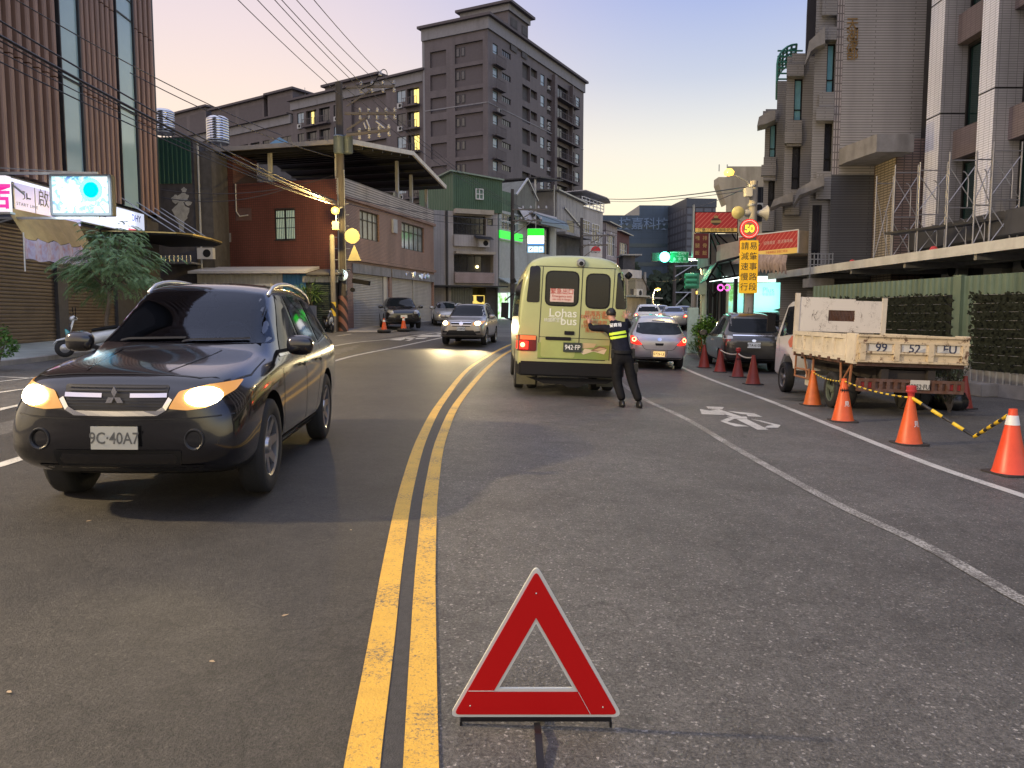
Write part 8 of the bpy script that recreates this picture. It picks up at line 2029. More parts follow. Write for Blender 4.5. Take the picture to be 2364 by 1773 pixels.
mpn = nn('ShaderNodeMapping'); mpn.inputs['Scale'].default_value = (1, 0, -1); tt.links.new(co.outputs['Object'], mpn.inputs[0]); tt.links.new(mpn.outputs[0], w.inputs['Vector']); cr = nn('ShaderNodeValToRGB'); cr.color_ramp.elements[0].color = (.36, .022, .022, 1); cr.color_ramp.elements[1].color = (.46, .11, .08, 1); cr.color_ramp.elements[0].position = .75; cr.color_ramp.elements[1].position = .95
tt.links.new(w.outputs['Fac'], cr.inputs[0]); tt.links.new(cr.outputs[0], bs.inputs['Base Color']); tt.links.new(cr.outputs[0], bs.inputs['Emission Color']); bs.inputs['Emission Strength'].default_value = .28
YELS = emit('sign_yellow_band', (.70, .45, .10), .3, (.65, .42, .1)); GOLDI = mat('gold_ink', (.45, .33, .12), .5, var=0); CRM = mat('cream_ink', (.62, .52, .42), .5, var=0)
def crest(par,x,z,y,s):
 m = MB(); m.poly([(x + s * .8 * math.cos(k * math.pi / 10), y, z - .05 * s + s * .62 * math.sin(k * math.pi / 10)) for k in range(20)]); o = m.build('emblem', mat('emblem_dark', (.10, .05, .03), .5) if 'emblem_dark' not in bpy.data.materials else bpy.data.materials['emblem_dark'], par)
 m = MB(); m.poly([(x - .3 * s,y - .004,z + .5 * s),(x - .38 * s,y - .004,z + .95 * s),(x - .15 * s,y - .004,z + .75 * s),(x,y - .004,z + 1.05 * s),(x + .15 * s,y - .004,z + .75 * s),(x + .38 * s,y - .004,z + .95 * s),(x + .3 * s,y - .004,z + .5 * s)])
 m.add([(x - .85 * s, y - .004, z - .25 * s), (x + .85 * s, y - .004, z - .25 * s), (x + .85 * s, y - .004, z + .1 * s), (x - .85 * s, y - .004, z + .1 * s)], [(0, 1, 2, 3)]); m.build('crown', GOLDI, o)
p0, p1 = P(1604, 489, 33), P(1703, 537, 33); bb = thing('billboard', 'red striped billboard with a dark crest above a yellow menu strip', 'sign', (p0.x, 33, p1.z)); w_, h_ = p1.x - p0.x, p0.z - p1.z
MB().box(0, w_, 0, .25, 0, h_).build('frame', BLACK, bb); MB().quad((.03, -.01, h_ * .22), (w_ - .03, -.01, h_ * .22), (w_ - .03, -.01, h_ - .03), (.03, -.01, h_ - .03)).build('panel', STR, bb); MB().quad((.03, -.01, .03), (w_ - .03, -.01, .03), (w_ - .03, -.01, h_ * .215), (.03, -.01, h_ * .215)).build('menu_strip', YELS, bb)
crest(bb, w_ * .49, h_ * .55, -.016, .26); text('漢堡/三明治/咖啡/奶茶', .155, DARKI, bb, (w_ / 2, -.016, h_ * .115), bold=.01)
p0, p1 = P(1602, 539, 33), P(1635, 596, 33); vb = thing('vertical_sign', 'dark red vertical sign with two columns of gold characters under the billboard', 'sign', (p0.x, 33, p1.z)); w_, h_ = p1.x - p0.x, p0.z - p1.z
MB().box(0, w_, .0, .2, 0, h_).build('board', mat('dark_red_board', (.13, .012, .015), .5), vb)
for x, s_ in ((w_ * .75, '排骨飯'), (w_ * .25, '雞腿飯')):
 for i,ch in enumerate(s_): text(ch,.2,GOLDI,vb,(x,-.006,h_ * (.8 - .3 * i)),bold=.005)
m = MB(); m.box(w_, w_ + .04, -.02, .2, 0, h_); m.box(-.04, 0, -.02, .2, 0, h_ + 1.2); m.build('frame', ALU, vb)
fr = thing('sign_gantry', 'steel lattice frame carrying the billboard above the awning', 'frame', (0, 0, 0)); m = MB()
for a,c_ in (((1640,540,33.2),(1640,610,33.2)),((1703,538,33.2),(1700,600,33.2)),((1640,542,33.2),(1668,612,33.2)),((1655,540,33.2),(1700,580,33.2)),((1648,540,33.2),(1680,600,33.2)),((1690,540,33.3),(1700,556,33.2))): m.tube([P(*a),P(*c_)],.035,6)
m.build('lattice', BLACK, fr); MB().box(P(1637, 540, 34).x, P(1700, 540, 34).x, 34, 36, P(1640, 614, 34).z, P(1640, 540, 34).z).build('rear_wall', mat('grey_render', (.22, .21, .20), .8, stain=.4), fr)
A_ = Vector((8.75, 30)); B_ = Vector((10.1, 27.5)); d_ = (B_ - A_).normalized(); rs_ = thing('shop_sign_box', 'long red striped shop sign box with yellow base turned towards the street', 'sign', (A_.x, A_.y, 0), math.atan2(d_.y, d_.x)); Lb = (B_ - A_).length
zt,zb = 4.52,3.73
MB().quad((0, 0, zb + .2), (Lb, 0, zb + .2), (Lb, 0, zt), (0, 0, zt)).build('panel', STR, rs_); MB().quad((0, 0, zb), (Lb, 0, zb), (Lb, 0, zb + .195), (0, 0, zb + .195)).build('menu_strip', YELS, rs_)
m = MB(); m.box(0, Lb, .01, 1.6, zb, zt); m.build('sign_box', mat('sign_box_pale', (.50, .42, .32), .5), rs_); m = MB(); m.box(-.03, Lb + .03, -.03, .0, zt, zt + .04); m.box(Lb, Lb + .04, -.03, .02, zb, zt); m.build('trim', WHITEP, rs_)
crest(rs_, .95, zb + .48, -.008, .16); text('招牌漢堡 · 蔬活美味餐', .14, CRM, rs_, (Lb * .68, -.01, zb + .45)); text('早餐專賣店 營養三明治', .1, REDI, rs_, (Lb * .66, -.01, zb + .1))
q = thing('red_menu_board', 'pale side board with a red heart graphic beside the shop sign box', 'sign', (9.28 - .55, 33.2, 0), R(-82)); MB().box(0, 3.2, 0, .05, 3.6, 4.5).build('board', mat('pale_pink_board', (.45, .36, .30), .6, var=.2), q)
cl = thing('rolled_awning', 'crumpled striped cloth awning sagging under the shop sign', 'awning', (0, 0, 0)); m = MB(); a, c_ = P(1748, 590, 28), P(1818, 592, 26.5); n = 26
for i in range(n + 1):
 q = a.lerp(c_,i / n); dz = .06 * math.sin(i * 1.9); m.v += [(q.x,q.y,q.z + .05),(q.x - .1 + .05 * math.sin(i * 2.3),q.y - .15,q.z - .25 + dz),(q.x - .04,q.y - .05 + .06 * math.sin(i * 3.1),q.z - .55 + dz * 1.5)]
 if i: k = (i - 1) * 3; m.f += [(k,k + 1,k + 4,k + 3),(k + 1,k + 2,k + 5,k + 4)]
ST2 = mat('faded_stripe_cloth', (.36, .28, .25), .8, var=.5, scale=3.5, stretch=(3, 3, .3)); m.build('cloth', ST2, cl, 180)
LEAFH = mat('dark_hill_foliage', (.030, .045, .026), .9, var=.6, scale=.6)
m = MB(); rnd.seed(11)
for i in range(5200):
 px = rnd.uniform(1440,1660); f = rnd.random(); Y = rnd.uniform(105,125); top_ = 1.5 + (100 + 22 * math.sin(px * .045) + 12 * math.sin(px * .13)) / F * 115
 z = 1.2 + f * (top_ - 1.2); x = (px - CX) / F * Y; s_ = rnd.uniform(.25,.8); a_ = rnd.uniform(0,3.14); b_ = rnd.uniform(-.8,.8)
 dx,dy,dz = s_ * math.cos(a_),s_ * math.sin(a_),s_ * b_; m.add([(x - dx,Y - dy,z - dz),(x + dx * .3,Y,z - s_ * .7),(x + dx,Y + dy,z + dz),(x - dx * .2,Y,z + s_ * .8)],[(0,1,2,3)])
kind(m.build('hill_trees', LEAFH), 'stuff')
hl = MB(); xs_h = [x for x in range(10,60,4)]
for x in xs_h: hl.v += [(x,127,.5),(x,127,7 + 1.5 * math.sin(x * .4)),(x,160,8)]
for i in range(len(xs_h) - 1): k = i * 3; hl.f += [(k,k + 3,k + 4,k + 1),(k + 1,k + 4,k + 5,k + 2)]
kind(hl.build('hill', mat('hill_ground', (.012, .018, .011), .9)), 'structure')
# PLANTS
def leafmat(name,c,var=.35): return mat(name,c,.55,var=var,scale=4,spec=.3)
BARK = mat('bark', (.13, .105, .08), .9, var=.3, scale=6, bump=.4)
def leaf(m,p,d,l,w,droop=0):
 d = d.normalized(); s_ = d.cross(Vector((rnd.uniform(-.4,.4),rnd.uniform(-.4,.4),1))); s_.normalize(); s_ *= w
 mid = p + d * l * .5; tip = p + d * l + Vector((0,0,-droop)); m.add([p,mid + s_,tip,mid - s_],[(0,1,2,3)])
rnd.seed(21); b_ = P(250,790,22); b_.z = gz(b_.x,22) + .12
tr_ = thing('feathery_tree', 'small feathery green street tree with drooping pinnate sprays before the shutters', 'tree', b_)
def TV(px,py,dy=0): q = P(px,py,22 + dy); return Vector((q.x,22 + dy,q.z)) - b_
tk = MB(); fork = TV(253,672); tk.tube([(0,0,0),TV(246,740),TV(252,700),fork],[.075,.06,.055,.05],8)
limbs = []
for px,py,dy in ((170,610,-.5),(190,640,.7),(215,570,-.9),(255,540,.6),(300,560,-.7),(345,590,.5),(330,640,-.9),(270,600,-1.3),(230,660,1.2),(310,610,1.2),(200,590,.3),(285,530,.1),(240,545,-.4)):
 e = TV(px,py,dy); tk.tube([fork,fork.lerp(e,.5) + Vector((0,0,.15)),e],[.035,.02,.008],6); limbs.append((fork,e))
tk.build('trunk', BARK, tr_, 180)
cr_ = MB()
sprays = []
for a,e in limbs:
 for k in range(40):
  o_ = a.lerp(e,rnd.uniform(.45,1.05)) + Vector((rnd.gauss(0,.2),rnd.gauss(0,.24),rnd.gauss(0,.18)))
  out_ = Vector((o_.x - fork.x,o_.y - fork.y,.25)); out_.normalize(); out_ += Vector((rnd.gauss(0,.5),rnd.gauss(0,.5),rnd.gauss(0,.3))); out_.normalize()
  l_ = rnd.uniform(.28,.55); pts = []
  for j in range(12): t = j / 11; pts.append(o_ + out_ * l_ * t + Vector((0,0,-.28 * l_ * t * t * 2)))
  for j in range(1,12):
   d = (pts[j] - pts[j - 1]).normalized(); sd = d.cross(Vector((0,0,1))); sd = sd.normalized() if sd.length > .01 else Vector((1,0,0))
   for g_ in (1,-1): leaf(cr_,pts[j],sd * g_ + d * .7 + Vector((0,0,-.25)),.145 * (1.15 - .5 * abs(j / 11 - .4)),.0115,.03)
cr_.build('crown', leafmat('feathery_leaf', (.15, .25, .11), .55), tr_)
def bush(name, label, c, rx, ry, rz_, n, l, w, mtl, cat='plant', stems=True, up=.3, seed=1, pot=None):
 rnd.seed(seed); o = thing(name,label,cat,c)
 if stems:
  m = MB()
  for k in range(8): a_ = k * .785; m.tube([(0,0,0),(rx * .3 * math.cos(a_),ry * .3 * math.sin(a_),rz_ * .9),(rx * .6 * math.cos(a_),ry * .6 * math.sin(a_),rz_ * 1.5)],[.015,.01,.004],5)
  m.build('stems', BARK, o)
 m = MB()
 for i in range(n):
  th,ph,rr = rnd.uniform(0,6.283),math.acos(rnd.uniform(-.7,1)),rnd.uniform(.35,1) ** .5
  k = 1 + .22 * math.sin(3 * th + seed) + .15 * math.sin(5 * ph)
  p = Vector((rx * rr * k * math.sin(ph) * math.cos(th),ry * rr * k * math.sin(ph) * math.sin(th),rz_ + rz_ * rr * k * math.cos(ph)))
  d = Vector((math.cos(th) + rnd.gauss(0,.5),math.sin(th) + rnd.gauss(0,.5),up + rnd.gauss(0,.5))); leaf(m,p,d,l * rnd.uniform(.6,1.2),w * rnd.uniform(.7,1.2),l * .2)
 m.build('foliage', mtl, o)
 return o
q = P(8, 785, 17); bush('leafy_shrub', 'bright green leafy shrub cut by the left frame edge on the pavement', (q.x - .15, 17, gz(q.x, 17) + .12), .38, .4, .42, 700, .11, .035, leafmat('bright_leaf', (.07, .16, .03)), seed=3)
q = P(1634, 790, 28.5); bush('planter_shrub', 'bright green leafy shrub beside the pale cabinet', (q.x, 28.8, gz(q.x, 28) + .55), .42, .45, .50, 900, .16, .05, leafmat('lime_leaf', (.12, .24, .04)), seed=4)
q = P(1617, 800, 28.2); bush('fern_clump', 'arching fern clump below the leafy shrub by the cones', (q.x, 28.2, gz(q.x, 28)), .35, .4, .4, 500, .30, .015, leafmat('fern_leaf', (.08, .15, .03)), seed=6, up=.9)
q = P(1700, 735, 27.5); bush('low_hedge', 'low dark hedge under the glowing poster', (q.x + .3, 29.4, gz(q.x, 28) + .5), 1.0, .4, .25, 800, .12, .03, leafmat('hedge_leaf', (.045, .085, .025)), seed=8, stems=False)
q = P(710, 700, 37.3); bush('palm_plant', 'spiky green palm plant at the corner of the lean-to shack', (q.x, 37.2, gz(q.x, 37) + 1.1), .62, .5, .55, 380, .6, .025, leafmat('palm_leaf', (.07, .13, .03)), seed=9, up=.6)
rnd.seed(31); q = G(2200, 952); wd = thing('weedy_shrub', 'thin wispy weed shrub growing between truck and hoarding', 'plant', (q.x - .1, q.y, q.z)); m = MB(); st_ = MB()
for k in range(60):
 a_ = rnd.uniform(0,6.28); rr = rnd.uniform(.05,.62); h_ = rnd.uniform(.6,1.3); tip = Vector((rr * math.cos(a_),rr * math.sin(a_) * .5,h_)); st_.tube([(0.1 * rr,0,0),tip * .5 + Vector((0,0,.1)),tip],[.007,.005,.002],4)
 for j in range(30): p = tip * rnd.uniform(.25,1); leaf(m,p + Vector((rnd.gauss(0,.04),rnd.gauss(0,.04),0)),Vector((rnd.gauss(0,1),rnd.gauss(0,1),.8)),.09,.007)
st_.build('stems', BARK, wd); m.build('foliage', leafmat('dry_green_leaf', (.06, .075, .03)), wd)
rnd.seed(2)
for i, (px, py, lb) in enumerate(((490, 1531, 'pale dry leaf lying in the oncoming lane left of the yellow lines'), (22, 1602, 'pale scrap on the asphalt at the left frame edge'), (205, 1205, 'small white scrap below the black SUV bumper'), (658, 1424, 'tiny pale leaf in the oncoming lane'), (810, 1226, 'tiny green leaf beside the yellow lines'))):
 q = G(px, py); o = thing('fallen_leaf', lb, 'leaf', (q.x, q.y, q.z + .008), rnd.uniform(0, 6), 'litter on the road'); m = MB(); m.add([(a * .62, b * .62, c * .6) for a, b, c in ((-.028, 0, 0), (-.01, .012, .004), (.02, .009, .001), (.032, 0, .006), (.012, -.011, .003), (-.014, -.012, 0))], [tuple(range(6))]); m.build('leaf', mat('dry_leaf', (.36, .27, .17), .7) if i == 0 else bpy.data.materials['dry_leaf'], o)
# CONES
ORC = mat('orange_cone_plastic', (.62, .095, .018), .45, var=.2, scale=6, stain=.2); REC = mat('dull_red_cone_plastic', (.27, .040, .028), .5, var=.25, scale=6, stain=.3); FRC = mat('bright_red_cone_plastic', (.66, .065, .02), .4, var=.12, scale=5); TOC = mat('muddy_orange_cone_plastic', (.55, .12, .02), .5, var=.3, scale=5, stain=.4)
CBASE = mat('cone_base_rubber', (.03, .026, .024), .8, var=.3); WBAND = mat('white_reflective_band', (.62, .62, .6), .4, var=.15, scale=10)
CONES = {}
def cone(px, py, pt, label, m, cap=False, band=False, mark=False, group='orange traffic cones along the no parking edge', torn=False, base='square', lean=0.0):
 g_ = G(px,py); Y = g_.y + .18; c_ = P(px,py,Y); g2 = Vector((c_.x,Y,gz(c_.x,Y))); H = P(px,pt,Y).z - g2.z
 if cap: H *= .845
 o = thing('traffic_cone', label, 'traffic cone', g2, rnd.uniform(-.3, .3), group); o.rotation_euler.x = lean; r0 = H * .235
 if base == 'square':
  bm = MB(); s_ = H * .29; bm.poly([(x, y, 0) for x, y in roundpoly([(-s_, -s_), (s_, -s_), (s_, s_), (-s_, s_)], .06)], (0, 0, H * .035)); bm.build('base', CBASE, o)
 else:
  m_ = MB(); R0 = H * .36
  m_.lathe([(R0 + .085 * math.cos(k * R(30)), .085 + .085 * math.sin(k * R(30))) for k in range(13)], 24, cap=False); m_.build('tyre_weight', RUBBER, o, 60)
 pr = [(r0 * 1.08,H * .03),(r0,H * .06),(r0 * .62,H * .5),(r0 * .27,H * .93),(r0 * .25,H),(r0 * .17,H),(r0 * .16,H * .9)]
 MB().lathe(pr, 28, cap=False).build('cone', m, o, 50)
 if band: MB().lathe([(r0 * (.27 + .35 * (.93 - f) / .43) + .004, H * f) for f in (.76, .905)], 28, cap=False).build('reflective_band', WBAND, o, 60)
 if cap: MB().lathe([(r0 * .24, H * .95), (r0 * .3, H * 1.04), (r0 * .42, H * 1.05), (r0 * .44, H * 1.08), (r0 * .40, H * 1.09), (r0 * .40, H * 1.17), (r0 * .3, H * 1.185), (0, H * 1.185)], 18).build('warning_cap', mat('red_cap_plastic', (.42, .03, .03), .35, var=.2) if 'red_cap_plastic' not in bpy.data.materials else bpy.data.materials['red_cap_plastic'], o, 40)
 if mark:
  z = H * .42; r_ = r0 * .70 + .004; ang = -1.35; me = text_me('見', H * .13, .01)
  for v in me.vertices: a_ = ang + v.co.x / r_; rr = r0 * (1 - .76 * (z + v.co.y) / H) + .006; v.co = (rr * math.cos(a_),rr * math.sin(a_),z + v.co.y)
  link('painted_mark', me, WBAND, o)
 if torn:
  m_ = MB(); z0_,z1_ = H * .70,H * .76
  for k in range(12): a0,a1 = -2.6 + k * .17,-2.6 + (k + 1) * .17; rr = lambda z: r0 * (1 - .76 * z / H) + .005; dz = .025 * math.sin(k * 2.2) ; m_.quad((rr(z0_) * math.cos(a0),rr(z0_) * math.sin(a0),z0_ + dz),(rr(z0_) * math.cos(a1),rr(z0_) * math.sin(a1),z0_ + .02),(rr(z1_) * math.cos(a1),rr(z1_) * math.sin(a1),z1_),(rr(z1_) * math.cos(a0),rr(z1_) * math.sin(a0),z1_ - dz))
  m_.build('torn_tape', BLACK, o)
 CONES[px] = (g2,H); return o
cone(2330, 1102, 944, 'bright red cone with a white reflective band at the right frame edge, nearest', FRC, band=True)
cone(2098, 1030, 890, 'orange cone topped by a red cap, second nearest, joined by the striped chain', ORC, cap=True, mark=True)
cone(1945, 976, 874, 'orange cone with a torn black tape, third nearest', ORC, torn=True, mark=True)
cone(1875, 938, 855, 'muddy orange cone beside the truck rear wheel', TOC)
G2 = 'dull red cones beside the parked grey hatchback'
cone(1738, 889, 820, 'dull red cone nearest the truck front, end of the white chain', REC, group=G2); cone(1703, 872, 803, 'dull red cone with a red cap in the middle of the white chain', REC, cap=True, torn=True, group=G2); cone(1662, 860, 805, 'dull red cone where the white chain starts by the hatchback wheel', REC, group=G2); cone(1625, 850, 796, 'dull red cone farthest along the row beside the hatchback door', REC, group=G2)
G3 = 'small cones weighted with tyres before the shutters'
cone(887, 769, 735, 'small orange cone in a tyre before the shutter, left of the black parked SUV', ORC, band=True, group=G3, base='tyre'); cone(932, 766, 732, 'small orange cone in a tyre right in front of the black parked SUV', ORC, band=True, group=G3, base='tyre')
G4 = 'dark red cones behind the truck tail'
cone(2225, 946, 868, 'dark red cone in the shade behind the truck bumper', REC, group=G4)
cone(1601, 805, 752, 'orange cone between the silver hatchback and the fern clump', ORC, group='orange cones at the fern clump'); cone(1612, 812, 760, 'tilted orange cone at the foot of the fern clump', ORC, group='orange cones at the fern clump', lean=.1)
YC = mat('chain_yellow', (.70, .47, .02), .45, var=.15, scale=20); KC = mat('chain_black', (.02, .02, .022), .5); WCh = mat('white_chain', (.5, .46, .38), .5)
def top_of(px): g_,H = CONES[px]; return g_ + Vector((0,-.02,H * .94))
def chain(name, label, pts, r, seg, mats, cat='barrier chain'):
 o = thing(name,label,cat,(0,0,0)); L_ = [pts[0]]
 for a,b in zip(pts[:-1],pts[1:]):
  n = max(1,round((b - a).length / seg)); L_ += [a.lerp(b,i / n) for i in range(1,n + 1)]
 fine = []
 for i,(a,b) in enumerate(zip(L_[:-1],L_[1:])): fine += [(a,i % 2),(a.lerp(b,.97),i % 2)]
 q = MB().tube([p for p, _ in fine], [r * (1.12 if k == 0 else .95) for _, k in fine], 8).build('chain', mats[0], o, 60); q.data.materials.append(mats[1])
 for i,p in enumerate(q.data.polygons): p.material_index = (i // 16) % 2 if i < 16 * len(fine) // 2 else 0
def sag(a,b,s_,n=8): return [a.lerp(b,i / n) + Vector((0,0,-s_ * 4 * (i / n) * (1 - i / n))) for i in range(n + 1)]
a,b_,c_,d_ = top_of(1875),top_of(1945),top_of(2098),top_of(2330)
low = P(2250,1008,9.4)
chain('striped_chain', 'yellow and black striped barrier chain slung between the orange cones beside the truck', sag(a, b_, .05) + sag(b_, c_, .04)[1:], .011, .09, (YC, KC))
chain('striped_pole', 'yellow and black striped folding bar sagging between the two nearest cones', [c_, low, d_ + Vector((-.02, 0, 0))], .021, .14, (YC, KC))
chain('white_chain', 'pale plastic chain linking the dull red cones', sag(top_of(1662), top_of(1703), .06) + sag(top_of(1703), top_of(1738), .06)[1:], .018, .12, (WCh, WCh))
# SCOOTERS
def scooter(label,loc,rz,paint,accent):
 o = thing('scooter', label, 'scooter', loc, rz, 'parked scooters')
 for x in (.62,-.58):
  w_ = MB().lathe([(.12, -.045), (.2, -.05), (.235, 0), (.2, .05), (.12, .045)], 22, (x, 0, .235), 'y', False).build('wheel', RUBBER, o, 60); MB().lathe([(.125, -.03), (.03, -.05), (.03, .05), (.125, .03)], 16, (x, 0, .235), 'y').build('rim', RIM, w_)
 def shell(name,secs,m):
  bm = bmesh.new(); rg = []
  for x,z,hw,hh in secs: rg.append([bm.verts.new((x,hw * math.cos(k * math.pi / 5),z + hh * math.sin(k * math.pi / 5))) for k in range(10)])
  for a,b in zip(rg[:-1],rg[1:]):
   for k in range(10): bm.faces.new((a[k],a[(k + 1) % 10],b[(k + 1) % 10],b[k]))
  bm.faces.new(rg[0]); bm.faces.new(rg[-1]); bmesh.ops.recalc_face_normals(bm,faces=bm.faces); me = bpy.data.meshes.new(name); bm.to_mesh(me); bm.free(); return link(name,me,m,o,60)
 shell('tail_body', [(-.85, .72, .05, .05), (-.7, .66, .14, .10), (-.35, .55, .19, .17), (-.02, .48, .16, .17), (.05, .36, .13, .09)], paint); shell('floorboard', [(-.1, .28, .15, .05), (.35, .27, .16, .05), (.45, .34, .14, .08)], BLACK)
 shell('front_shield', [(.36, .3, .10, .05), (.44, .5, .17, .10), (.47, .7, .18, .12), (.42, .88, .13, .10), (.38, .95, .08, .05)], paint); shell('nose', [(.46, .5, .10, .16), (.56, .62, .09, .12), (.6, .7, .04, .05)], accent); shell('front_fender', [(.36, .42, .05, .03), (.55, .5, .075, .04), (.8, .44, .06, .03), (.88, .34, .03, .02)], paint)
 shell('seat', [(-.78, .78, .06, .03), (-.6, .79, .13, .05), (-.25, .74, .14, .05), (-.02, .70, .09, .04)], BLACK); shell('handlebar_cover', [(.30, 1.0, .05, .04), (.38, 1.03, .12, .07), (.46, 1.0, .08, .06)], paint)
 MB().lathe([(0, .02), (.07, 0), (.08, -.04)], 14, (.47, 0, 1.0), 'x').build('headlight', CLEAR, o); m = MB(); m.tube([(.36, -.34, 1.02), (.38, -.1, 1.03), (.38, .1, 1.03), (.36, .34, 1.02)], .018, 6); m.tube([(.46, 0, .9), (.62, 0, .235)], .03, 6); m.build('handlebar', DARKMETAL, o)
 for sd in (1,-1):
  m = MB(); m.tube([(.37, sd * .25, 1.03), (.36, sd * .32, 1.2)], .01, 5); m.lathe([(0, -.012), (.06, 0), (.06, .012), (0, .014)], 14, (.36, sd * .34, 1.25), 'x'); m.build('mirror', BLACK, o)
 MB().box(-.88, -.8, -.08, .08, .55, .66).build('tail_light', REDOFF, o); m = MB(); m.bar((-.1, .1, .2), (-.2, .2, .0), .02); m.bar((-.1, -.1, .2), (-.2, -.2, .0), .02); m.build('stand', STEEL, o)
 return o
WSC = paintm('white_scooter_paint', (.55, .58, .58), 0, .3); TEAL = paintm('teal_accent_paint', (.05, .30, .30), 0, .3); DSC = paintm('dark_scooter_paint', (.03, .03, .035), .1, .3)
q = P(212, 815, 20.5); scooter('white and teal scooter parked on the pavement behind the black SUV bonnet', (q.x, 20.5, gz(q.x, 20.5) + .12), R(215), WSC, TEAL)
q = P(771, 775, 37.5); scooter('dark scooter parked at the foot of the chevron posts', (q.x - .3, 37.6, gz(q.x, 37.6)), R(-60), DSC, WSC)
# lamp that lights the near road from the left pavement
b_ = Vector((-17.6, 3.0, gz(-17.6, 3.0))); nl = thing('street_lamp', 'tall street lamp on the left pavement lighting the near road from outside the frame', 'street lamp', b_)
MB().tube([(0, 0, 0), (0, 0, 9.0), (.5, 0, 9.6), (1.4, 0, 9.7)], [.12, .09, .07, .06], 10).build('post', CPOLE, nl); MB().lathe([(0, -.1), (.2, -.06), (.22, .05), (0, .14)], 14, (1.5, 0, 9.6)).build('lamp_head', LAMPY, nl, 180)
l = bpy.data.lights.new('lamp_light', 'SPOT'); l.energy = 20000; l.color = (1.0, .77, .45); l.spot_size = R(108); l.spot_blend = .45; l.shadow_soft_size = .32; o = bpy.data.objects.new('lamp_light', l); o.location = (1.6, 0, 9.4); o.rotation_euler = Vector((.62, .05, -.78)).to_track_quat('-Z', 'Y').to_euler(); o.parent = nl; COL.objects.link(o)
area(led, 'screen_glow', (w * .5 if False else .9, -.15, 4.9), (R(90), 0, 0), 1.8, 1.1, (.75, .92, 1.0), 90)
area(fs, 'fascia_glow', (10.5, -.12, 5.4), (R(90), 0, 0), 8, .7, (.8, .85, 1), 70)
# POLICE OFFICER
NAVY = mat('navy_uniform', (.008, .009, .016), .75, var=.35, scale=14, bump=.6, bscale=16, spec=.15); TROU = mat('black_trousers', (.007, .007, .008), .8, var=.4, scale=12, bump=.7, bscale=12, spec=.15); SKIN = mat('skin', (.42, .22, .15), .55, var=.12, scale=20); HAIR = mat('black_hair', (.008, .007, .007), .5, var=.3, scale=60); SHOE = mat('black_shoe', (.012, .012, .012), .35)
of = thing('person', 'officer in dark navy uniform with lime reflective bands leaning both hands on the minibus rear', 'person', (1.95, 13.3, gz(1.95, 13.3)))
O0 = Vector(of.location); gzz = 0
def Q(px,py,Y): return P(px,py,Y) - O0
fl = P(1437,936,13.25); fr_ = P(1477,936,13.25)
def gnd(px,Y,h): q = P(px,930,Y); return Vector((q.x,Y,gz(q.x,Y) + h)) - O0
def skin_mesh(nodes,edges,root,levels=2):
 me = bpy.data.meshes.new('s'); me.from_pydata([n[0] for n in nodes], edges, []); o = bpy.data.objects.new('s', me); COL.objects.link(o)
 o.modifiers.new('sk', 'SKIN').use_smooth_shade = True
 for i,n in enumerate(nodes): v = me.skin_vertices[0].data[i]; v.radius = n[1] if isinstance(n[1],tuple) else (n[1],n[1]); v.use_root = (i == root)
 md = o.modifiers.new('sd', 'SUBSURF'); md.levels = md.render_levels = levels
 dg = bpy.context.evaluated_depsgraph_get(); dg.update(); m2 = bpy.data.meshes.new_from_object(o.evaluated_get(dg)); bpy.data.objects.remove(o); return m2
Nn = {}
N_ = [
('pel', Q(1437, 818, 13.52), (.165, .125)), ('spine', Q(1431, 790, 13.68), (.148, .112)), ('chest', Q(1427, 765, 13.84), (.19, .13)), ('neckb', Q(1417, 746, 13.97), (.085, .075)), ('neck', Q(1413, 738, 14.02), .056), ('head0', Q(1411, 731, 14.06), (.072, .082)), ('head1', Q(1410, 723, 14.07), (.078, .094)),
('lsh', Q(1405, 757, 13.93), .082), ('lel', Q(1366, 758, 14.08), .058), ('lwr', Q(1361, 748, 14.31), .036),
('rsh', Q(1446, 752, 13.93), .082), ('rel', Q(1452, 750, 14.10), .058), ('rwr', Q(1446, 737, 14.31), .036),
('lhip', Q(1425, 832, 13.5), .122), ('lkn', Q(1424, 880, 13.42), .092), ('lan', gnd(1437, 13.22, .11), .072),
('rhip', Q(1451, 832, 13.5), .122), ('rkn', Q(1460, 882, 13.40), .092), ('ran', gnd(1476, 13.18, .11), .072)]
idx = {n[0]: i for i,n in enumerate(N_)}
E_ = [('pel', 'spine'), ('spine', 'chest'), ('chest', 'neckb'), ('neckb', 'neck'), ('neck', 'head0'), ('head0', 'head1'), ('chest', 'lsh'), ('lsh', 'lel'), ('lel', 'lwr'), ('chest', 'rsh'), ('rsh', 'rel'), ('rel', 'rwr'), ('pel', 'lhip'), ('lhip', 'lkn'), ('lkn', 'lan'), ('pel', 'rhip'), ('rhip', 'rkn'), ('rkn', 'ran')]
me = skin_mesh([(n[1],n[2]) for n in N_],[(idx[a],idx[b]) for a,b in E_],0)
pos = {n[0]: n[1] for n in N_}
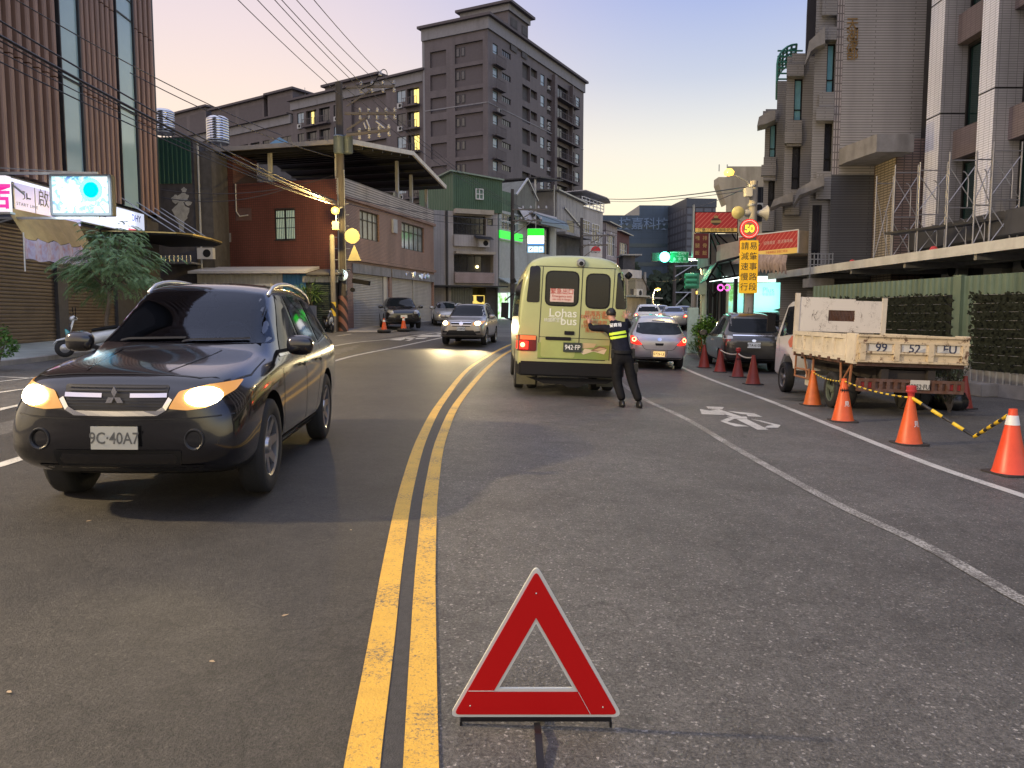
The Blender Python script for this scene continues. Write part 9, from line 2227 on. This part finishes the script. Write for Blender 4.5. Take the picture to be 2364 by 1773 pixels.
def hand(wrist,side,seed):
 nodes = []; edges = []; up = Vector((-.10 * side,.10,1)).normalized(); ac = Vector((1,0,0)); fw = Vector((0,1,0))
 palm = wrist + up * .055 + fw * .045
 nodes += [(wrist,(.030,.024)),(palm,(.040,.016))]; edges.append((0,1))
 for k,(dx,ln) in enumerate(((-.032,.072),(-.011,.085),(.011,.08),(.032,.062))):
  r0 = palm + ac * dx + up * .03; a = r0 + up * ln * .45 + ac * dx * .55 + fw * .012; t = r0 + up * ln + ac * dx * 1.1 + fw * .004
  i = len(nodes); nodes += [(r0,.0105),(a,.0098),(t,.008)]; edges += [(1,i),(i,i + 1),(i + 1,i + 2)]
 i = len(nodes); th = palm + ac * .034 * side - up * .02; nodes += [(th,.012),(th + ac * .03 * side + up * .022,.0105),(th + ac * .048 * side + up * .05,.009)]; edges += [(1,i),(i,i + 1),(i + 1,i + 2)]
 return skin_mesh(nodes,edges,0,1)
parts = [me, hand(pos['lwr'], 1, 1), hand(pos['rwr'], -1, 2)]
bm = bmesh.new()
for i,m_ in enumerate(parts):
 n0 = len(bm.verts); f0 = len(bm.faces); bm.from_mesh(m_)
 bm.faces.ensure_lookup_table()
 for f in bm.faces[f0:]: f.material_index = 2 if i else 0
hc = pos['head1'].lerp(pos['head0'], .4)
for sd in (1,-1):
 bmesh.ops.create_icosphere(bm,subdivisions=2,radius=1,matrix=Matrix.Translation(hc + Vector((sd * .082,.01,-.01))) @ Matrix.Diagonal((.012,.022,.034,1)))
bmesh.ops.create_icosphere(bm,subdivisions=2,radius=1,matrix=Matrix.Translation(hc + Vector((-.01,.112,-.012))) @ Matrix.Diagonal((.015,.022,.022,1)))
bm.faces.ensure_lookup_table()
belt = pos['pel'].z + .03
for f in bm.faces:
 c_ = f.calc_center_median()
 if f.material_index == 2: continue
 if (c_ - hc).length < .17 and c_.z > pos['neckb'].z + .045: f.material_index = 2
 elif c_.z < .095: f.material_index = 3
 elif c_.z < belt: f.material_index = 1
 elif min((c_ - pos['lwr']).length, (c_ - pos['rwr']).length) < .05 and c_.y > pos['lwr'].y - .01: f.material_index = 2
m2 = bpy.data.meshes.new('body'); bm.to_mesh(m2); bm.free()
for k in (NAVY,TROU,SKIN,SHOE): m2.materials.append(k)
body = link('body', m2, None, of, 180)
b2 = bmesh.new(); b2.from_mesh(m2); pb = BVHTree.FromBMesh(b2); b2.free()
bm = bmesh.new(); bmesh.ops.create_uvsphere(bm,u_segments=24,v_segments=16,radius=1,matrix=Matrix.Translation(hc + Vector((.004,-.004,.024))) @ Matrix.Diagonal((.088,.104,.096,1)))
bmesh.ops.delete(bm, geom=[v for v in bm.verts if (v.co.z - hc.z) < (-.028 + max(0, (v.co.y - hc.y)) * 1.3)], context='VERTS')
rnd.seed(4)
for v in bm.verts: v.co += v.normal * rnd.uniform(-.003,.004)
mh = bpy.data.meshes.new('hair'); bm.to_mesh(mh); bm.free(); link('hair', mh, HAIR, of, 180)
for sd in (-1,):   # sliver of face seen past the hair: eye and mouth on the bus side
 MB().lathe([(0, .0), (.008, .0)], 8, tuple(hc + Vector((-.03, .098, .012))), 'y').build('eye', BLACK, body); MB().lathe([(0, .0), (.008, .0)], 8, tuple(hc + Vector((.03, .098, .012))), 'y').build('eye', BLACK, body); MB().bar(hc + Vector((-.02, .094, -.045)), hc + Vector((.02, .094, -.045)), .006).build('mouth', REDI, body)
def wrap(name,pl,m,off=.006):
 """strip on the back, rows of (px,py) pairs projected onto the body from the viewer's side"""
 mb = MB(); n = 14; (a0,a1),(b0,b1) = pl
 for i in range(n + 1):
  t = i / n
  for (u0,u1) in ((a0,a1),(b0,b1)):
   px,py = u0[0] + (u1[0] - u0[0]) * t,u0[1] + (u1[1] - u0[1]) * t; d = ray(px,py).normalized(); org = Vector((0,0,CAMH)) - O0; h = pb.ray_cast(org,d)
   p = h[0] if h[0] is not None else org + d * (13.8 / d.y); mb.v.append(tuple(p - d * off))
  if i: k = (i - 1) * 2; mb.f.append((k,k + 1,k + 3,k + 2))
 return mb.build(name,m,of,180)
LIME = mat('lime_reflective', (.52, .72, .03), .5, var=.08)
wrap('reflective_band', (((1406, 769), (1444, 763)), ((1407, 775), (1446, 769))), LIME); wrap('reflective_band', (((1408, 778), (1447, 773)), ((1410, 784), (1447, 778))), LIME)
me = text_me('警察局', .075, .012)
cb_ = (1421,751)
for v in me.vertices:
 px,py = cb_[0] + v.co.x * F / 13.85,cb_[1] - v.co.y * F / 13.85 - v.co.x * 8; d = ray(px,py).normalized(); org = Vector((0,0,CAMH)) - O0; h = pb.ray_cast(org,d); p = h[0] if h[0] is not None else org + d * (13.8 / d.y); v.co = p - d * .006
link('lettering', me, mat('white_lettering', (.7, .7, .68), .5, var=0), of)
bm_ = MB(); c_ = pos['pel'] + Vector((0, 0, .06))
bm_.lathe([(.185, -.03), (.19, -.025), (.19, .025), (.185, .03)], 24, (0, 0, 0), cap=False); bm_.v = [(c_.x + x * 1.0, c_.y + y * .80, c_.z + z + y * .1) for x, y, z in bm_.v]; bm_.build('belt', BLACK, of)
m = MB(); m.box(c_.x + .15, c_.x + .21, c_.y - .08, c_.y + .08, c_.z - .13, c_.z + .05); m.build('pouch', SHOE, of, bevel=.012); m = MB(); m.box(c_.x - .20, c_.x - .14, c_.y - .06, c_.y + .08, c_.z - .14, c_.z + .03); m.build('pouch', SHOE, of, bevel=.012)
m = MB(); a = Q(1466, 838, 13.42); m.poly([(a.x - .03, a.y - .04, a.z), (a.x + .05, a.y - .04, a.z), (a.x + .05, a.y - .04, a.z - .14), (a.x, a.y - .04, a.z - .2)], (0, .06, 0)); m.tube([(a.x + .02, a.y, a.z - .15), (a.x + .035, a.y, a.z - .33)], .016, 6); m.build('holster', SHOE, of)
for px,Y in ((1437,13.22),(1477,13.18)):
 bm = bmesh.new(); bmesh.ops.create_uvsphere(bm,u_segments=18,v_segments=10,radius=1); c0 = gnd(px,Y,0)
 for v in bm.verts:
  y = v.co.y; wz = 1 - .35 * max(0,y); v.co = Vector((v.co.x * .056 * (1 + .1 * y),.055 + y * .155,max(v.co.z,-.55) * .085 * wz + .047)); v.co += c0
 me = bpy.data.meshes.new('shoe'); bm.to_mesh(me); bm.free(); link('shoe', me, SHOE, of, 180)
# WARNING TRIANGLE
Yq = 2.7
tp = P(1248,1322,Yq); bl,brr = P(1044,1655,Yq),P(1430,1655,Yq)
g0 = gz(0,Yq)
wt = thing('warning_triangle', 'red and white reflective warning triangle standing on a black folding foot', 'warning triangle', (tp.x, Yq, g0))
X0,X1,ZB,ZT = bl.x - tp.x,brr.x - tp.x,bl.z - g0,tp.z - g0
WRIM = mat('pale_rim_plastic', (.60, .60, .52), .4, var=.06); REDR = bpy.data.materials.new('red_reflector'); REDR.use_nodes = True; tt = REDR.node_tree; nn = tt.nodes.new; bs = tt.nodes['Principled BSDF']; co = nn('ShaderNodeTexCoord'); v = nn('ShaderNodeTexVoronoi'); v.inputs['Scale'].default_value = 260; v.inputs['Randomness'].default_value = .15
tt.links.new(co.outputs['Object'], v.inputs['Vector']); cr = nn('ShaderNodeMapRange'); cr.inputs[3].default_value = .80; cr.inputs[4].default_value = 1.1; tt.links.new(v.outputs['Distance'], cr.inputs[0]); vm = nn('ShaderNodeVectorMath'); vm.operation = 'SCALE'; vm.inputs[0].default_value = (.52, .008, .008); tt.links.new(cr.outputs[0], vm.inputs['Scale']); tt.links.new(vm.outputs[0], bs.inputs['Base Color']); bs.inputs['Roughness'].default_value = .35; bs.inputs['Specular IOR Level'].default_value = .2
bs.inputs['Emission Color'].default_value = (.55, .004, .004, 1); bs.inputs['Emission Strength'].default_value = .04  # faint glow added to the reflector, which is no lamp
xc = (X0 + X1) / 2; HH = ZT - ZB; WW = X1 - X0
def tri(inset,r):
 """outline inset from the outer triangle; in local x,z"""
 s_ = HH / (WW / 2); l_ = math.hypot(HH,WW / 2); k = inset * l_ / (WW / 2); zb = ZB + inset; zt = ZT + .03 - k; hw = (zt - zb) / ((HH + .03) / (WW / 2 + .012))
 p = [(xc - hw,zb),(xc + hw,zb),(xc,zt)]; return roundpoly(p,r,6) if r else p
def ring_(m,A_,B_,y0,y1):
 n = len(A_)
 for i in range(n):
  j = (i + 1) % n; a,b,c_,d = A_[i],A_[j],B_[j],B_[i]
  m.quad((a[0],y0,a[1]),(b[0],y0,b[1]),(c_[0],y0,c_[1]),(d[0],y0,d[1])); m.quad((a[0],y1,a[1]),(d[0],y1,d[1]),(c_[0],y1,c_[1]),(b[0],y1,b[1])); m.quad((a[0],y0,a[1]),(a[0],y1,a[1]),(b[0],y1,b[1]),(b[0],y0,b[1])); m.quad((d[0],y0,d[1]),(c_[0],y0,c_[1]),(c_[0],y1,c_[1]),(d[0],y1,d[1]))
oo = tri(0,.034); oi = tri(.108,.0005); ro = tri(.011,.022); ri = tri(.095,.0005)
def samp(pl,n=20):
 """resample each third so rings match vertex for vertex"""
 return pl
oi = roundpoly(tri(.108,0),.001,6); ri = roundpoly(tri(.0965,0),.001,6)
m = MB(); ring_(m, oo, oi, 0, .012); m.build('frame', WRIM, wt)
ZS = ZB + .108
m = MB(); ring_(m,ro,ri,-.004,-.001); bm = bmesh.new()
fr2 = m.build('reflector', REDR, wt)
m = MB(); zj = ri[3][1] + .004; m.box(xc - WW / 2 + .06, ri[3][0] + .002, -.0055, -.0042, zj - .0012, zj + .0012); m.bar((ri[9][0] + .0, -.0048, ri[9][1]), (ri[9][0] + .045, -.0048, ZB + .012), .0018, .0014); m.build('arm_joint', WRIM, wt)
for x, z in ((xc, ZT - .075), (xc - WW / 2 + .066, ZB + .045), (xc + WW / 2 - .062, ZB + .04)): MB().lathe([(0, -.008), (.003, -.007), (.004, -.004)], 10, (x, 0, z), 'y').build('rivet', CHROME, wt)
BK = mat('black_folding_steel', (.012, .012, .013), .4, .3, var=.15)
m = MB(); m.box(X0 + .03, X1 - .03, -.004, .016, ZB - .016, ZB - .001); m.box(X0 + .028, X0 + .036, -.006, .02, 0, ZB - .016); m.box(X1 - .036, X1 - .028, -.006, .02, 0, ZB - .016); m.build('cross_bar', BK, wt)
m = MB(); a = Vector((-.012, -.012, ZB - .018)); e1 = Vector((-.010, -.10, .028)); e2 = Vector((-.008, -.30, .004)); m.bar(a, e1, .024, .006); m.bar(e1, e2, .026, .006); m.build('front_leg', BK, wt); m = MB(); m.bar((0.0, .02, ZB - .02), (.01, .26, .004), .024, .006); m.build('rear_leg', BK, wt)
